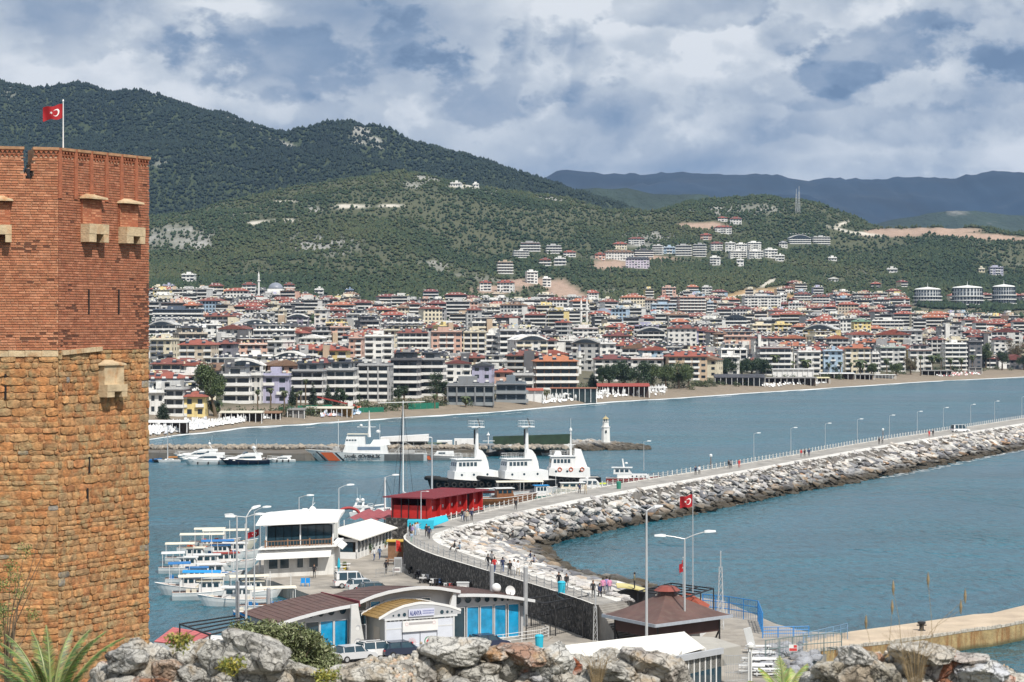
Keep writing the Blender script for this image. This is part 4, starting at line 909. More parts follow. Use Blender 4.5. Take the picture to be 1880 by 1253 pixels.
# ------------------------------------------------------------------ flags
flag_red = M('red_flag_cloth', (.36,.008,.014), .75, .12, 3); flag_white = M('white_flag_cloth', (.80,.78,.76), .8, .05, 3)
steel = M('galvanised_steel', (.42,.43,.44), .45, .12, 2, metal=.3); white_paint = M('white_painted_metal', (.76,.76,.75), .45, .08, 2); black_steel = M('black_painted_steel', (.02,.02,.022), .5, .1, 2)
def flag(loc, zb, zt, w, h, ang, droop, label, side=-1, pole_r=.05, wav=.16, polemat=None, name='flag'):
 "pole from zb to zt at loc, cloth w x h hanging on its top; ang turns the cloth"
 t = thing('flagpole', label, 'flag', (loc[0], loc[1], zb)); H = zt-zb
 b = MB(); b.tube([(0,0,0),(0,0,H*.5),(0,0,H)], [pole_r*1.3, pole_r, pole_r*.7], 8); b.lathe([(pole_r*.8,H),(pole_r*1.5,H+.08),(.01,H+.2)], 8); b.build('pole', polemat or white_paint, t)
 ca, sa = math.cos(ang), math.sin(ang)
 def f(u, v, off=0.0):
  q = wav*math.sin(u*7.5+v*1.4)*(.25+u); x = side*u*w*(1-.06*droop); z = H-.12-v*h*(1-.08*u)-droop*u*w*.55+.05*math.sin(u*9+v*2)
  y = q+off; return (x*ca-y*sa, x*sa+y*ca, z)
 c = MB(); c.smooth = True; nu, nv = 16, 8
 for i in range(nu):
  for j in range(nv): c.face([f(i/nu,j/nv), f((i+1)/nu,j/nv), f((i+1)/nu,(j+1)/nv), f(i/nu,(j+1)/nv)])
 me = c.mesh('cloth', flag_red); bm = bmesh.new(); bm.from_mesh(me); bmesh.ops.remove_doubles(bm, verts=bm.verts, dist=1e-4); bm.to_mesh(me); bm.free(); cl = link('cloth', me, t)
 e = MB(); asp = w/h
 for off in (-.012, .012):
  N = 26; c1, r1, c2, r2 = .36, .25, .40, .2; outer = [];
  a0 = .66
  for i in range(N+1):
   a = a0+(2*math.pi-2*a0)*i/N; a2 = a0*1.32+(2*math.pi-2*a0*1.32)*i/N
   outer.append(((c1+r1/asp*math.cos(a), .5+r1*math.sin(a)), (c2+r2/asp*math.cos(a2), .5+r2*math.sin(a2))))
  for (p, q), (p2, q2) in zip(outer, outer[1:]): e.face([f(*p,off), f(*p2,off), f(*q2,off), f(*q,off)])
  sx, r = .60, .125; pts = []
  for i in range(10):
   a = math.pi+i*math.pi/5; rr = r if i % 2 == 0 else r*.4; pts.append((sx+rr/asp*math.cos(a), .5+rr*math.sin(a)))
  for i in range(10): e.face([f(sx,.5,off), f(*pts[i],off), f(*pts[(i+1)%10],off)])
 e.build('crescent_and_star', flag_white, cl); return t
p_ = P(116, 270, 152.5); flag((p_.x, p_.y), 43.0, BZ(188,152.5), 1.35, .95, .25, .38, 'red flag with white crescent and star flying on the brick tower', pole_r=.045)
# ------------------------------------------------------------------ castle slope below the viewpoint, rubble wall in front
slope = MB(); sr = [(8,30.6),(14,30.0),(19,29.0),(26,28.2),(45,25.2),(80,19.2),(120,12.6),(160,6.2),(182,2.2),(187,.5)]
slope_m = M('dry_castle_slope', (.16,.14,.09), .95, .3, .3, 1, 1.2, col2=(.08,.10,.045), ms=.25)
for (y0, z0), (y1, z1) in zip(sr, sr[1:]):
 for i in range(16):
  x0, x1 = -.30+i*.044, -.30+(i+1)*.044; slope.face([(x0*y0*1.1,y0,z0),(x1*y0*1.1,y0,z0),(x1*y1*1.1,y1,z1),(x0*y1*1.1,y1,z1)])
slope.build('castle_slope', slope_m, kind='structure')
bankm = MB()   # ground the tower stands on, down to the harbour edge
bankm.loft([[(-70,120,15),(-28,120,12.5),(-24,150,7.2),(-24.5,172,4),(-27,185,1.2),(-70,190,1.2)],[(-70,120,-4),(-28,120,-4),(-22,150,-4),(-22,175,-4),(-25,190,-4),(-70,192,-4)]])
bankm.build('tower_bank', slope_m, kind='structure')
def rock_geo(seed, sub=3, planes=11, flat=1.0, rough=.06, freq=2.3):
 rg = random.Random(seed); v, f = ico(sub); v = v/np.linalg.norm(v, axis=1)[:,None]
 pn = np.array([[rg.gauss(0,1) for _ in range(3)] for _ in range(planes)]); pn /= np.linalg.norm(pn, axis=1)[:,None]; ph = np.array([rg.uniform(.62,.95) for _ in range(planes)])
 dots = v @ pn.T; r = np.min(np.where(dots > .12, ph/np.maximum(dots,.12), 9), axis=1); r = np.minimum(r, 1.12)
 out = v*r[:,None]
 if rough:
  for i in range(len(out)):
   p = Vector(out[i])*freq+Vector((seed*3.1,0,0)); nn = mnoise.noise(p)*.5+abs(mnoise.noise(p*2.3))*.5+mnoise.noise(p*5.1)*.28; out[i] *= 1+rough*(nn*2.2-.3)
 out[:,2] *= flat; return out, f
def _rockx(nt, b, pos):
 c0 = b.inputs['Base Color'].links[0].from_socket
 f = ramp(nt, noise_n(nt, pos, 6.5, 8, .68, .4), [(.46, 0.0), (.60, 1.0)]); c = mixc(nt, mth(nt,'MULTIPLY',f,.75), c0, (.62,.60,.55))
 f = ramp(nt, noise_n(nt, pos, 11, 8, .72, .2), [(.54, 0.0), (.63, 1.0)]); c = mixc(nt, mth(nt,'MULTIPLY',f,.85), c, (.055,.052,.045))
 f = ramp(nt, noise_n(nt, pos, 3.1, 5, .6), [(.60, 0.0), (.68, 1.0)]); c = mixc(nt, mth(nt,'MULTIPLY',f,.55), c, (.34,.22,.09))
 vn = nd(nt,'ShaderNodeTexVoronoi', feature='DISTANCE_TO_EDGE'); vn.inputs['Scale'].default_value = 9;
 wv = nd(nt,'ShaderNodeVectorMath', operation='ADD'); nt.links.new(pos, wv.inputs[0]); n_ = nd(nt,'ShaderNodeTexNoise'); n_.inputs['Scale'].default_value = 9; nt.links.new(pos, n_.inputs['Vector']);
 sc2 = nd(nt,'ShaderNodeVectorMath', operation='SCALE'); sc2.inputs[3].default_value = .16; nt.links.new(n_.outputs['Color'], sc2.inputs[0]); nt.links.new(sc2.outputs[0], wv.inputs[1]); nt.links.new(wv.outputs[0], vn.inputs['Vector'])
 crack = ramp(nt, vn.outputs['Distance'], [(0.0, 1.0), (.035, 0.0)]); c = mixc(nt, mth(nt,'MULTIPLY',crack,.6), c, (.07,.06,.05))
 nt.links.new(c, b.inputs['Base Color'])
 bp = nd(nt,'ShaderNodeBump'); bp.inputs['Strength'].default_value = 1.0; bp.inputs['Distance'].default_value = .05
 h = mth(nt,'SUBTRACT', mth(nt,'ADD', noise_n(nt,pos,9,8,.68), mth(nt,'MULTIPLY',noise_n(nt,pos,45,4,.6),.35)), mth(nt,'MULTIPLY',crack,.35))
 nt.links.new(h, bp.inputs['Height']); nt.links.new(bp.outputs[0], b.inputs['Normal'])
rub_o = M('weathered_limestone', None, .92, .25, 2.5, src='obj', extra=_rockx)
rub_v = M('weathered_limestone_joined', None, .92, .25, 2.5, src='vcol', extra=_rockx)
TOP = [(185,1262),(205,1195),(225,1182),(255,1172),(300,1180),(345,1188),(390,1176),(425,1164),(470,1160),(520,1180),(538,1205),(560,1226),(610,1228),(650,1218),(685,1203),(755,1198),(768,1174),(800,1168),(860,1166),(885,1184),(920,1190),(955,1182),(990,1196),(1010,1178),(1035,1180),(1060,1200),(1120,1205),(1160,1200),(1180,1178),(1215,1185),(1245,1200),(1268,1225),(1280,1262)]
TOP2 = [(1470,1262),(1490,1225),(1530,1212),(1545,1190),(1575,1180),(1600,1196),(1640,1190),(1655,1176),(1705,1174),(1745,1180),(1770,1200),(1800,1205),(1850,1218),(1872,1240),(1885,1262)]
def ftop(px, T_): return float(np.interp(px, [a for a,_ in T_], [b for _,b in T_]))
LCOL = [(.40,.385,.35),(.48,.46,.42),(.34,.33,.31),(.44,.40,.34),(.42,.35,.27),(.36,.30,.22)]; RCOL_ = [(.40,.18,.10),(.36,.15,.09),(.45,.26,.17)]
rocks3 = [rock_geo(s, 3, 10, 1, .10) for s in range(14)]; rocks4 = [rock_geo(50+s, 4, 12, 1, .11, 2.0) for s in range(6)]
def mk_rock(name, geo, mat): v, f = geo; return np_mesh(name, v, f, mat, smooth=False)
rmesh3 = [mk_rock('rock', g, rub_o) for g in rocks3]; rmesh4 = [mk_rock('rock', g, rub_o) for g in rocks4]
def rubble_wall(label, T_, big, seed, ya, yb):
 wl = thing('rubble_wall', label, 'wall', (0,0,0)); rg = random.Random(seed)
 pxs = np.arange(T_[0][0], T_[-1][0]+.1, 12); core = MB(); prev = None
 for px in pxs:
  tp_ = ftop(px, T_)+16; sec = [P(px, tp_+6, ya+.9), P(px, tp_, ya), P(px, tp_+40, ya-.10), P(px, 1330, ya-.35), P(px, 1330, ya+1.4)]
  core_sec = [tuple(s) for s in sec]
  if prev: core.loft([prev, core_sec], cap=False)
  prev = core_sec
 core.build('mortar_core', M('old_lime_mortar', (.27,.24,.19), .95, .35, 5, 1, 12, col2=(.12,.10,.07), ms=7), wl)
 n = 0
 def put(px, py, Y, rx, rz_, ry, me, c, tilt=0):
  s = Y/F; o = bpy.data.objects.new('stone', me); C.objects.link(o); o.parent = wl; o.location = P(px, py, Y); o.scale = (rx*s, ry*s, rz_*s); o.rotation_euler = (rg.uniform(-.4,.4), tilt, rg.uniform(-3,3) if tilt == 0 else rg.uniform(-.5,.5)); o.color = (*c, 1)
 for px, py, rx, ry, c, tl_ in big: put(px, py, ya-.30, rx, ry, max(rx, ry)*.9, rg.choice(rmesh4), c, tl_)
 px = T_[0][0]
 while px < T_[-1][0]:
  tp_ = ftop(px, T_); py = tp_+rg.uniform(8, 20); k = 0
  while py < 1290:
   r = rg.choice([12,16,20,26,32,40])*(.75 if k == 0 else 1.0); skip = any(abs(px-b[0]) < b[2]*.8 and abs(py-b[1]) < b[3]*.85 for b in big)
   if not skip:
    c = rg.choice(LCOL) if rg.random() < .88 else rg.choice(RCOL_)
    put(px+rg.uniform(-8,8), py+(r*.5 if k == 0 else 0), ya-.08-(py-tp_)*.0028, r*rg.uniform(.9,1.3), r*rg.uniform(.65,1.0), r, rg.choice(rmesh3), c); n += 1
   py += r*1.15; k += 1
  px += rg.uniform(13, 19)
 vs, fs, cs = [], [], []; iv, if_ = ico(1)
 for i in range(1500):
  px = rg.uniform(T_[0][0]+4, T_[-1][0]-4) if rg.random() < .3 or T_ is TOP2 else rg.uniform(590, 765); tp_ = ftop(px, T_); py = tp_+rg.uniform(0, 1)**.8*(1275-tp_)+6; r = rg.uniform(2, 5.5)*ya/F; p = P(px, py, ya-(.30 if 580 < px < 770 else .08)-(py-tp_)*.0028)
  A = iv*np.array([rg.uniform(.7,1.3) for _ in range(3)])*r+np.array(p); fs.append(if_+len(vs)*12); vs.append(A); cs += [rg.choice(LCOL+[(.55,.5,.43),(.5,.36,.26)])]*20
 link('grit', np_mesh('grit', np.concatenate(vs), np.concatenate(fs), M('small_pebbles', None, .9, .2, 20, src='vcol'), np.array(cs)), wl, kind='stuff'); return wl
BIG1 = [(475,1200,72,46,(.36,.345,.32),.25),(400,1205,40,32,(.42,.41,.38),.2),(240,1215,44,30,(.40,.39,.37),-.15),(310,1230,30,26,(.42,.30,.22),.3),(355,1240,34,24,(.34,.33,.31),0.1),(835,1196,78,34,(.56,.54,.50),.12),(770,1235,50,36,(.40,.37,.33),.2),(690,1245,70,42,(.40,.35,.28),.05),(960,1200,46,22,(.40,.24,.17),.2),(910,1200,36,14,(.48,.27,.13),-.1),(1015,1218,44,34,(.56,.55,.52),-.6),(985,1245,28,18,(.46,.46,.47),.1),(1050,1226,17,21,(.44,.13,.06),.1),(1125,1222,52,22,(.46,.44,.40),.1),(1205,1222,42,34,(.46,.41,.36),.3),(875,1238,60,26,(.42,.38,.32),.05),(1170,1206,30,20,(.36,.33,.31),.4),(560,1245,50,26,(.40,.38,.33),.1),(1240,1235,28,30,(.40,.37,.33),.2)]
rubble_wall('ruined rubble wall of grey limestone running along the lower edge of the view', TOP, BIG1, 5, 17.0, 18)
BIG2 = [(1570,1205,30,24,(.58,.56,.53),.3),(1690,1198,54,24,(.48,.44,.38),.1),(1800,1232,46,26,(.56,.57,.60),.05),(1780,1210,44,8,(.52,.46,.42),0.02),(1710,1232,24,26,(.50,.44,.42),.1),(1520,1232,34,22,(.40,.35,.27),.2),(1625,1240,36,26,(.36,.32,.25),.3)]
rubble_wall('lower piece of the ruined rubble wall on the seaward side below the concrete jetty', TOP2, BIG2, 8, 15.5, 16)
# ------------------------------------------------------------------ plants in front
leafm = M('olive_leaves', None, .6, .25, 4, src='vcol'); barkm = M('bark', (.16,.12,.08), .95, .3, 6, .5, 12)
def leaf_cloud(name, parent, clumps, n, size, pal, seed=1, up=.4):
 "many small leaf faces spread through clumps (x,y,z,r)"
 rng = np.random.RandomState(seed); cl = np.array(clumps, float); w = cl[:,3]**3; k = rng.choice(len(cl), n, p=w/w.sum())
 d = rng.randn(n, 3); d /= np.linalg.norm(d, axis=1)[:,None]; rr = rng.rand(n)**.45; c = cl[k,:3]+d*(rr*cl[k,3]*(.8+.45*rng.rand(n)))[:,None]
 a = rng.randn(n,3); a[:,2] += up; a /= np.linalg.norm(a,axis=1)[:,None]; b = np.cross(a, rng.randn(n,3)); b /= np.linalg.norm(b,axis=1)[:,None]; s = size*(.6+.8*rng.rand(n))[:,None]
 V_ = np.stack([c-a*s, c-b*s*.38, c+a*s, c+b*s*.38], 1).reshape(-1,3); f = np.arange(n*4).reshape(-1,4)
 p = np.array(pal)[rng.randint(len(pal), size=n)]*(.7+.6*rng.rand(n,1)); return link(name, np_mesh(name, V_, f, leafm, p), parent)
OLV = [(.16,.19,.08),(.22,.25,.12),(.12,.15,.06),(.27,.28,.16)]
Yb = 62.0; t = thing('olive_shrub', 'grey green olive like shrub growing behind the big grey boulder, before the curved roof building', 'shrub', P(520,1300,Yb))
cl = []; rg = random.Random(4)
for px, py, r in [(455,1165,24),(490,1160,22),(480,1180,30),(520,1175,30),(545,1165,22),(530,1205,34),(565,1190,30),(590,1205,28),(560,1225,34),(600,1228,24),(615,1215,14),(505,1225,34),(470,1210,30),(432,1152,12),(580,1172,14)]:
 p = P(px, py, Yb+rg.uniform(-.5,.5))-P(520,1300,Yb); cl.append((p.x,p.y,p.z,r*Yb/F))
leaf_cloud('foliage', t, cl, 26000, .055, OLV, 3)
b = MB()
for c in cl: b.tube([(0,0,-.3),(c[0]*.4,c[1]*.4,c[2]*.5),(c[0],c[1],c[2])], [.05,.03,.012], 5)
b.build('branches', barkm, t, kind='stuff')
palm_l = M('palm_leaflets', None, .5, .2, 3, src='vcol')
def frond(parent, base, az_, lean, L, seed, twist=0, name='frond', pal=((.10,.17,.04),(.17,.25,.07),(.06,.11,.035)), wid=.30, nleaf=58):
 rg = random.Random(seed); b = MB(); d = Vector((math.cos(az_), math.sin(az_), 0)); pts = []
 for i in range(13):
  s = i/12; th_ = lean+s*s*.75; pts.append(pts[-1]+(d*math.sin(th_)+Vector((0,0,math.cos(th_))))*(L/12) if pts else Vector(base))
 b.tube(pts, [.03*(1-.8*i/12)+.004 for i in range(13)], 5, 0, (.24,.27,.10))
 side = Vector((-d.y, d.x, 0))
 for k in range(nleaf):
  s = .14+.86*k/nleaf; q = s*12; i = min(11, int(q)); p = pts[i].lerp(pts[i+1], q-i); tg = (pts[i+1]-pts[i]).normalized(); nrm = side.cross(tg)
  ll = wid*math.sin(math.pi*min(1, .15+s*.85))**.6*(1-.35*s)
  for sg in (-1, 1):
   e = p+(side*sg*.62+tg*.72+nrm*(.38)+Vector((0,0,-.06)))*ll*rg.uniform(.9,1.1); w = tg*.015
   c = rg.choice(pal); c = tuple(x*rg.uniform(.75,1.25) for x in c)
   b.face([p-w, p+w, e+w*.2, e-w*.2], 0, c)
 return b.build(name, palm_l, parent)
Yp = 44.0; pb = P(95, 1330, Yp); t = thing('cycad_palm', 'bushy palm with stiff feather fronds in front of the stone tower foot', 'palm', pb)
for i, (az_, ln, L) in enumerate([(2.2,.22,2.0),(.9,.22,2.0),(3.05,.42,2.0),(.2,.25,2.1),(2.75,.7,1.8),(3.0,.55,1.9),(2.6,.35,2.1),(1.9,.16,2.05),(1.2,.12,1.95),(.4,.12,2.0),(0,.42,2.25),(.1,.75,1.9),(3.3,.9,1.8),(3.15,.28,1.9),(-.6,.3,2.1),(-.9,.75,1.5),(3.9,.5,1.8),(-.2,1.0,1.8),(2.9,1.15,1.7),(4.5,.3,1.7)]): frond(t, (0,0,0), az_, ln, L, i)
b = MB(); b.lathe([(.22,-1.2),(.26,-.4),(.16,.12),(.04,.2)], 10); b.build('trunk', barkm, t)
t = thing('twiggy_bush', 'thin twiggy bush with sparse bright leaves against the stone tower', 'shrub', P(10,1300,90)); b = MB(); cl = []; rg = random.Random(9)
for px, py in [(70,995),(45,1010),(75,1030),(20,1040),(5,1075),(35,1090),(60,1130),(10,1120),(30,1060),(100,960)]:
 p = P(px, py, 90+rg.uniform(-1,1))-P(10,1300,90); m_ = Vector((p.x*.25, p.y*.3, p.z*.55)); b.tube([(0,0,0), m_, m_.lerp(p,.6)+Vector((0,0,-.2)), p], [.04,.022,.014,.006], 5)
 if px < 62 and py > 1000: cl.append((p.x, p.y, p.z, .34))
cl += [(-.4,0,p_z,.5) for p_z in (2.6,3.2,3.8)]
b.build('twigs', barkm, t, kind='stuff'); leaf_cloud('foliage', t, cl, 2400, .05, [(.16,.20,.05),(.22,.26,.07),(.10,.14,.04)], 5)
t = thing('fan_palm', 'young fan palm with yellow green leaves beside the lower rubble wall', 'palm', P(1440,1300,40));
for i, (az_, ln, L) in enumerate([(1.7,.1,.95),(.3,.25,.9),(3.0,.3,.85),(.1,.6,.9),(2.8,.7,.8),(1.2,.3,.8)]): frond(t, (0,0,0), az_, ln, L, 60+i, pal=((.30,.36,.08),(.22,.30,.07),(.36,.38,.10)), wid=.30, nleaf=26)
dry = M('dry_straw', (.30,.22,.12), .9, .3, 20)
def stalk(x0, y0, x1, y1, Y, lab, head=True):
 t = thing('dry_grass_stalk', lab, 'dry grass', P(x0,y0,Y), 0, 'dry grass stalks on the rubble wall'); e = P(x1,y1,Y)-P(x0,y0,Y); b = MB(); b.tube([(0,0,0),(e.x*.3,0,e.z*.5),e], [.0022,.0016,.001], 5); b.build('stem', dry, t)
 if head: h = MB(); h.lathe([(.002,-.03),(.007,-.005),(.010,.02),(.006,.045),(.001,.07)], 6, e); h.build('seed_head', dry, t)
for a in [(1655,1190,1640,1085,'dry stalk with dark bent seed head over the sea, tallest on the wall'),(1712,1190,1704,1070,'tall straight dry stalk beside the bent one'),(1700,1190,1772,1100,'leaning dry stalk with a fluffy brown head'),(1690,1190,1764,1120,'second leaning stalk just below the fluffy brown head'),(1632,1215,1638,1120,'faint pale stalk over the jetty edge'),(1600,1210,1590,1148,'short dry stalk with small head near the concrete slab')]: stalk(a[0],a[1],a[2],a[3],15.0,a[4])
t = thing('dry_grass_tuft', 'tuft of dry brown grass on the seaward rubble wall', 'dry grass', P(1680,1250,14.95)); b = MB(); rg = random.Random(2)
for i in range(90): x = rg.uniform(-.09,.09); b.tube([(x*.4,0,-.05),(x,rg.uniform(-.03,.03),rg.uniform(.08,.22)),(x*2.4,rg.uniform(-.05,.05),rg.uniform(.15,.36))], [.0012,.001,.0005], 3)
b.build('blades', dry, t, kind='stuff')
t = thing('dry_grass_tuft', 'reddish dry twigs sprouting between boulders below the white canopy', 'dry grass', P(1095,1245,16)); b = MB()
for i in range(80): x = rg.uniform(-.08,.08); b.tube([(x*.4,0,-.05),(x,rg.uniform(-.03,.03),rg.uniform(.06,.15)),(x*2.2,rg.uniform(-.05,.05),rg.uniform(.1,.24))], [.0012,.001,.0005], 3)
b.build('blades', dry, t, kind='stuff')
for px, py, lb in ((330,1180,'yellow green weed flowering on the wall crest near the tower'),(425,1225,'ochre lichen weed beside the big boulder'),(1700,1252,'low green weed at the wall foot below the jetty'),(600,1245,'green weed tuft under the olive shrub')):
 t = thing('weed', lb, 'weed', P(px,py,16.3)); leaf_cloud('foliage', t, [(0,0,0,.07),(.06,0,.03,.05),(-.06,0,.02,.05)], 500, .014, [(.30,.30,.06),(.36,.30,.05),(.16,.20,.05)], int(px))
# ------------------------------------------------------------------ breakwater with its promenade
ZP, ZQ = 5.0, 1.5
SEC = [ # promenade harbour edge, promenade sea edge, foot of the rocks (pixels)
 ((1088,1112),(1150,1102),(1180,1080)),((1070,1105),(1110,1089),(1135,1071)),((1040,1095),(1070,1080),(1095,1066)),((1000,1082),(1025,1064),(1058,1058)),((950,1067),(975,1050),(1030,1047)),((900,1052),(925,1033),(1012,1034)),
 ((850,1037),(880,1018),(1000,1020)),((800,1022),(845,1004),(996,1013)),((765,1008),(820,994),(996,1008)),((742,992),(815,986),(998,1004)),((744,983),(822,979),(1003,1000)),((760,975),(840,973),(1012,998)),
 ((800,962),(875,964),(1030,995)),((850,949),(915,956),(1052,989)),((900,938),(955,945),(1078,984)),((960,923),(1010,934),(1110,976)),((1060,902),(1105,915),(1188,961)),((1200,879),(1240,890),(1300,941)),
 ((1340,856),(1375,867),(1455,908)),((1480,832),(1510,842),(1580,886)),((1600,811),(1635,820),(1705,862)),((1740,790),(1775,798),(1850,833)),((1880,768),(1910,776),(1985,808)),((2060,740),(2095,747),(2150,778)),((2350,706),(2380,712),(2450,738))]
secw = [(G(*a,ZP), G(*b,ZP), G(*c,-.3)) for a,b,c in SEC]
def lerp_sec(i, f): return [a.lerp(b, f) for a, b in zip(secw[i], secw[i+1])]
fine = []
for i in range(len(secw)-1):
 n = max(2, int((secw[i+1][0]-secw[i][0]).length/5))
 for k in range(n):
  t = k/n; i0, i3 = max(i-1,0), min(i+2,len(secw)-1); q = []
  for j in range(3):
   p0,p1,p2,p3 = secw[i0][j],secw[i][j],secw[i+1][j],secw[i3][j]; q.append(.5*((2*p1)+(p2-p0)*t+(2*p0-5*p1+4*p2-p3)*t*t+(3*p1-p0-3*p2+p3)*t**3))
  fine.append(q)
def wp(a, b, f): return a.lerp(b, f)
conc = M('promenade_paving', (.36,.34,.31), .85, .2, .5, .3, 4, col2=(.27,.255,.235), ms=.35, m0=.42, m1=.62)
whitec = M('whitewashed_kerb_stone', (.72,.70,.66), .9, .25, 1.2, .9, 2, col2=(.56,.54,.50), ms=.9, m0=.5, m1=.62)
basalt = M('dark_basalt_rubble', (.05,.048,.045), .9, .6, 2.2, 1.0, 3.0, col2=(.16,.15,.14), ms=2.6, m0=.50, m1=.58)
rockbase = M('rock_fill', (.16,.145,.13), .95, .35, .5, 1, 1.2)
pm, wm_, rb, hb = MB(), MB(), MB(), MB()
for A, B_ in zip(fine, fine[1:]):
 a0, s0, w0 = A; a1, s1, w1 = B_
 pm.face([wp(a0,s0,.05), wp(a0,s0,.70), wp(a1,s1,.70), wp(a1,s1,.05)])
 u = Vector((0,0,.012)); wm_.face([wp(a0,s0,.70)+u, s0+u, s1+u, wp(a1,s1,.70)+u])
 k = Vector((0,0,.14)); wm_.face([a0+k, wp(a0,s0,.05)+k, wp(a1,s1,.05)+k, a1+k]); wm_.face([wp(a0,s0,.05)+k, wp(a0,s0,.05), wp(a1,s1,.05), wp(a1,s1,.05)+k])
 hb.face([a0+k, a1+k, Vector((a1.x,a1.y,-4)), Vector((a0.x,a0.y,-4))])
 d = Vector((0,0,-.55)); mid0 = wp(s0,w0,.5)+d; mid1 = wp(s1,w1,.5)+d; rb.face([s0+u*0, mid0, mid1, s1]); rb.face([mid0, w0+Vector((0,0,-3)), w1+Vector((0,0,-3)), mid1])
mole = thing('breakwater', 'long curved breakwater with pale promenade and slope of grey boulders to the sea', 'breakwater')
pm.build('promenade', conc, mole); wm_.build('white_kerb', whitec, mole); hb.build('basalt_wall', basalt, mole); rb.build('rock_core', rockbase, mole)
def _wet(nt, b, pos):
 c0 = b.inputs['Base Color'].links[0].from_socket; s = nd(nt,'ShaderNodeSeparateXYZ'); nt.links.new(pos, s.inputs[0])
 z = mth(nt,'ADD', s.outputs[2], mth(nt,'MULTIPLY_ADD', noise_n(nt,pos,.35,4,.6), 2.2, -1.1))
 tide = ramp(nt, mth(nt,'MULTIPLY',z,.2), [(.18, 1.0), (.44, 0.0)]); c = mixc(nt, mth(nt,'MULTIPLY',tide,.94), c0, (.045,.035,.020))
 f = ramp(nt, noise_n(nt,pos,1.7,7,.68,.5), [(.46, 0.0), (.6, 1.0)]); c = mixc(nt, mth(nt,'MULTIPLY',f,.35), c, mixc(nt, .5, c, (.10,.09,.085)))
 nt.links.new(c, b.inputs['Base Color'])
bo_o = M('breakwater_boulder', None, .88, .22, .9, .9, 2.2, src='obj', extra=_wet); bo_v = M('breakwater_boulder_joined', None, .88, .22, .9, .9, 2.2, src='vcol', extra=_wet)
bgeo = [rock_geo(200+s, 2, 8, 1, .05) for s in range(8)]; bmesh_ = [np_mesh('boulder', v, f, bo_o) for v, f in bgeo]
lgeo = [rock_geo(300+s, 1, 7, 1, 0) for s in range(6)]
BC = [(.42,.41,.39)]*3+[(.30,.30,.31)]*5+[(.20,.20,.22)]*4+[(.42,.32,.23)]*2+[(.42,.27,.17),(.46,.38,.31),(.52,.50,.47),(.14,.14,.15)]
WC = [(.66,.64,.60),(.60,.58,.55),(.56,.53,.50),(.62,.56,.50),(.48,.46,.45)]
rg = random.Random(17); cand = []
cum = [0]
for A, B_ in zip(fine, fine[1:]):
 s0, w0 = A[1], A[2]; s1, w1 = B_[1], B_[2]; area = ((s1-s0).length+(w1-w0).length)/2*((w0-s0).length+(w1-s1).length)/2
 Y = (s0.y+w0.y)/2; nrock = area/1.25 if Y < 520 else area/2.6
 for _ in range(int(nrock)+1):
  u, v = rg.random(), rg.random()*1.08-.02; p = s0.lerp(s1, u).lerp(w0.lerp(w1, u), min(v,1.06));
  if v > 1: p = w0.lerp(w1,u)+(w0-s0)*(v-1)
  p = p+Vector((0,0,-.28*math.sin(math.pi*min(v,1)))); sz = rg.choice([.4,.55,.7,.9,1.25])*rg.uniform(.85,1.15)*(.75+.4*v) if Y < 520 else rg.uniform(.6,1.3)
  if v < .18: sz *= .7
  cand.append((sz/p.y, p, sz, v))
cand.sort(key=lambda q: -q[0]*(1 if CX+F*q[1].x/q[1].y < 1890 else .2))
vs, fs, cs, n = [], [], [], 0
for i, (_, p, sz, v) in enumerate(cand):
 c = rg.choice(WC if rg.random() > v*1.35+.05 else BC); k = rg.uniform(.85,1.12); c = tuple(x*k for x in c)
 dims = (sz*rg.uniform(.9,1.9), sz*rg.uniform(.5,.9), sz*rg.uniform(.3,.6)); rot = Matrix.Rotation(rg.uniform(-.9,.2), 4, 'Z') @ Matrix.Rotation(rg.uniform(-.25,.5), 4, 'Y') @ Matrix.Rotation(rg.uniform(-.35,.35), 4, 'X')
 m = Matrix.Translation(p+Vector((0,0,.1))) @ rot @ Matrix.Diagonal((*dims,1))
 if i < 300:
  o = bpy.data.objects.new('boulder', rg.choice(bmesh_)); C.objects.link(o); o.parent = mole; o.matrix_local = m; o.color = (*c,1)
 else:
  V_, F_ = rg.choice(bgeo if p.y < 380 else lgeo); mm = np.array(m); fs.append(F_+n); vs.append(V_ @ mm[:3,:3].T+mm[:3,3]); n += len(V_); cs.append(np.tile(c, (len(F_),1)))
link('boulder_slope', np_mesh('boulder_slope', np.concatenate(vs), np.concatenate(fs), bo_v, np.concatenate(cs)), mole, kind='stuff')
print('boulders', len(cand), 'tris', sum(len(f) for f in fs))
fm = MB(); rg = random.Random(6)
pts = [q[2] for q in fine]
for i in range(1, len(pts)-1):
 d = (pts[i]-secw[9][1]).normalized(); seaw = (fine[i][2]-fine[i][1]); seaw.z = 0; seaw.normalize(); burst = 2.6 if 8 < i*1.0*len(secw)/len(fine) < 13 else .55
 for _ in range(7 if burst > 1 else 3):
  c = pts[i]+(pts[i+1]-pts[i])*rg.random()+seaw*rg.uniform(-.2, burst*1.2); c.z = .045+rg.random()*.02; r = rg.uniform(.12,.5)*(1.6 if burst > 1 else .9); k = 7; a0 = rg.random()*6
  fm.face([(c.x+r*rg.uniform(.5,1.5)*math.cos(a0+6.283*j/k), c.y+r*rg.uniform(.3,.8)*math.sin(a0+6.283*j/k), c.z) for j in range(k)])
fm.build('foam', foam_mat, kind='stuff', label='white foam where small waves break on the boulders of the breakwater', cat='foam')
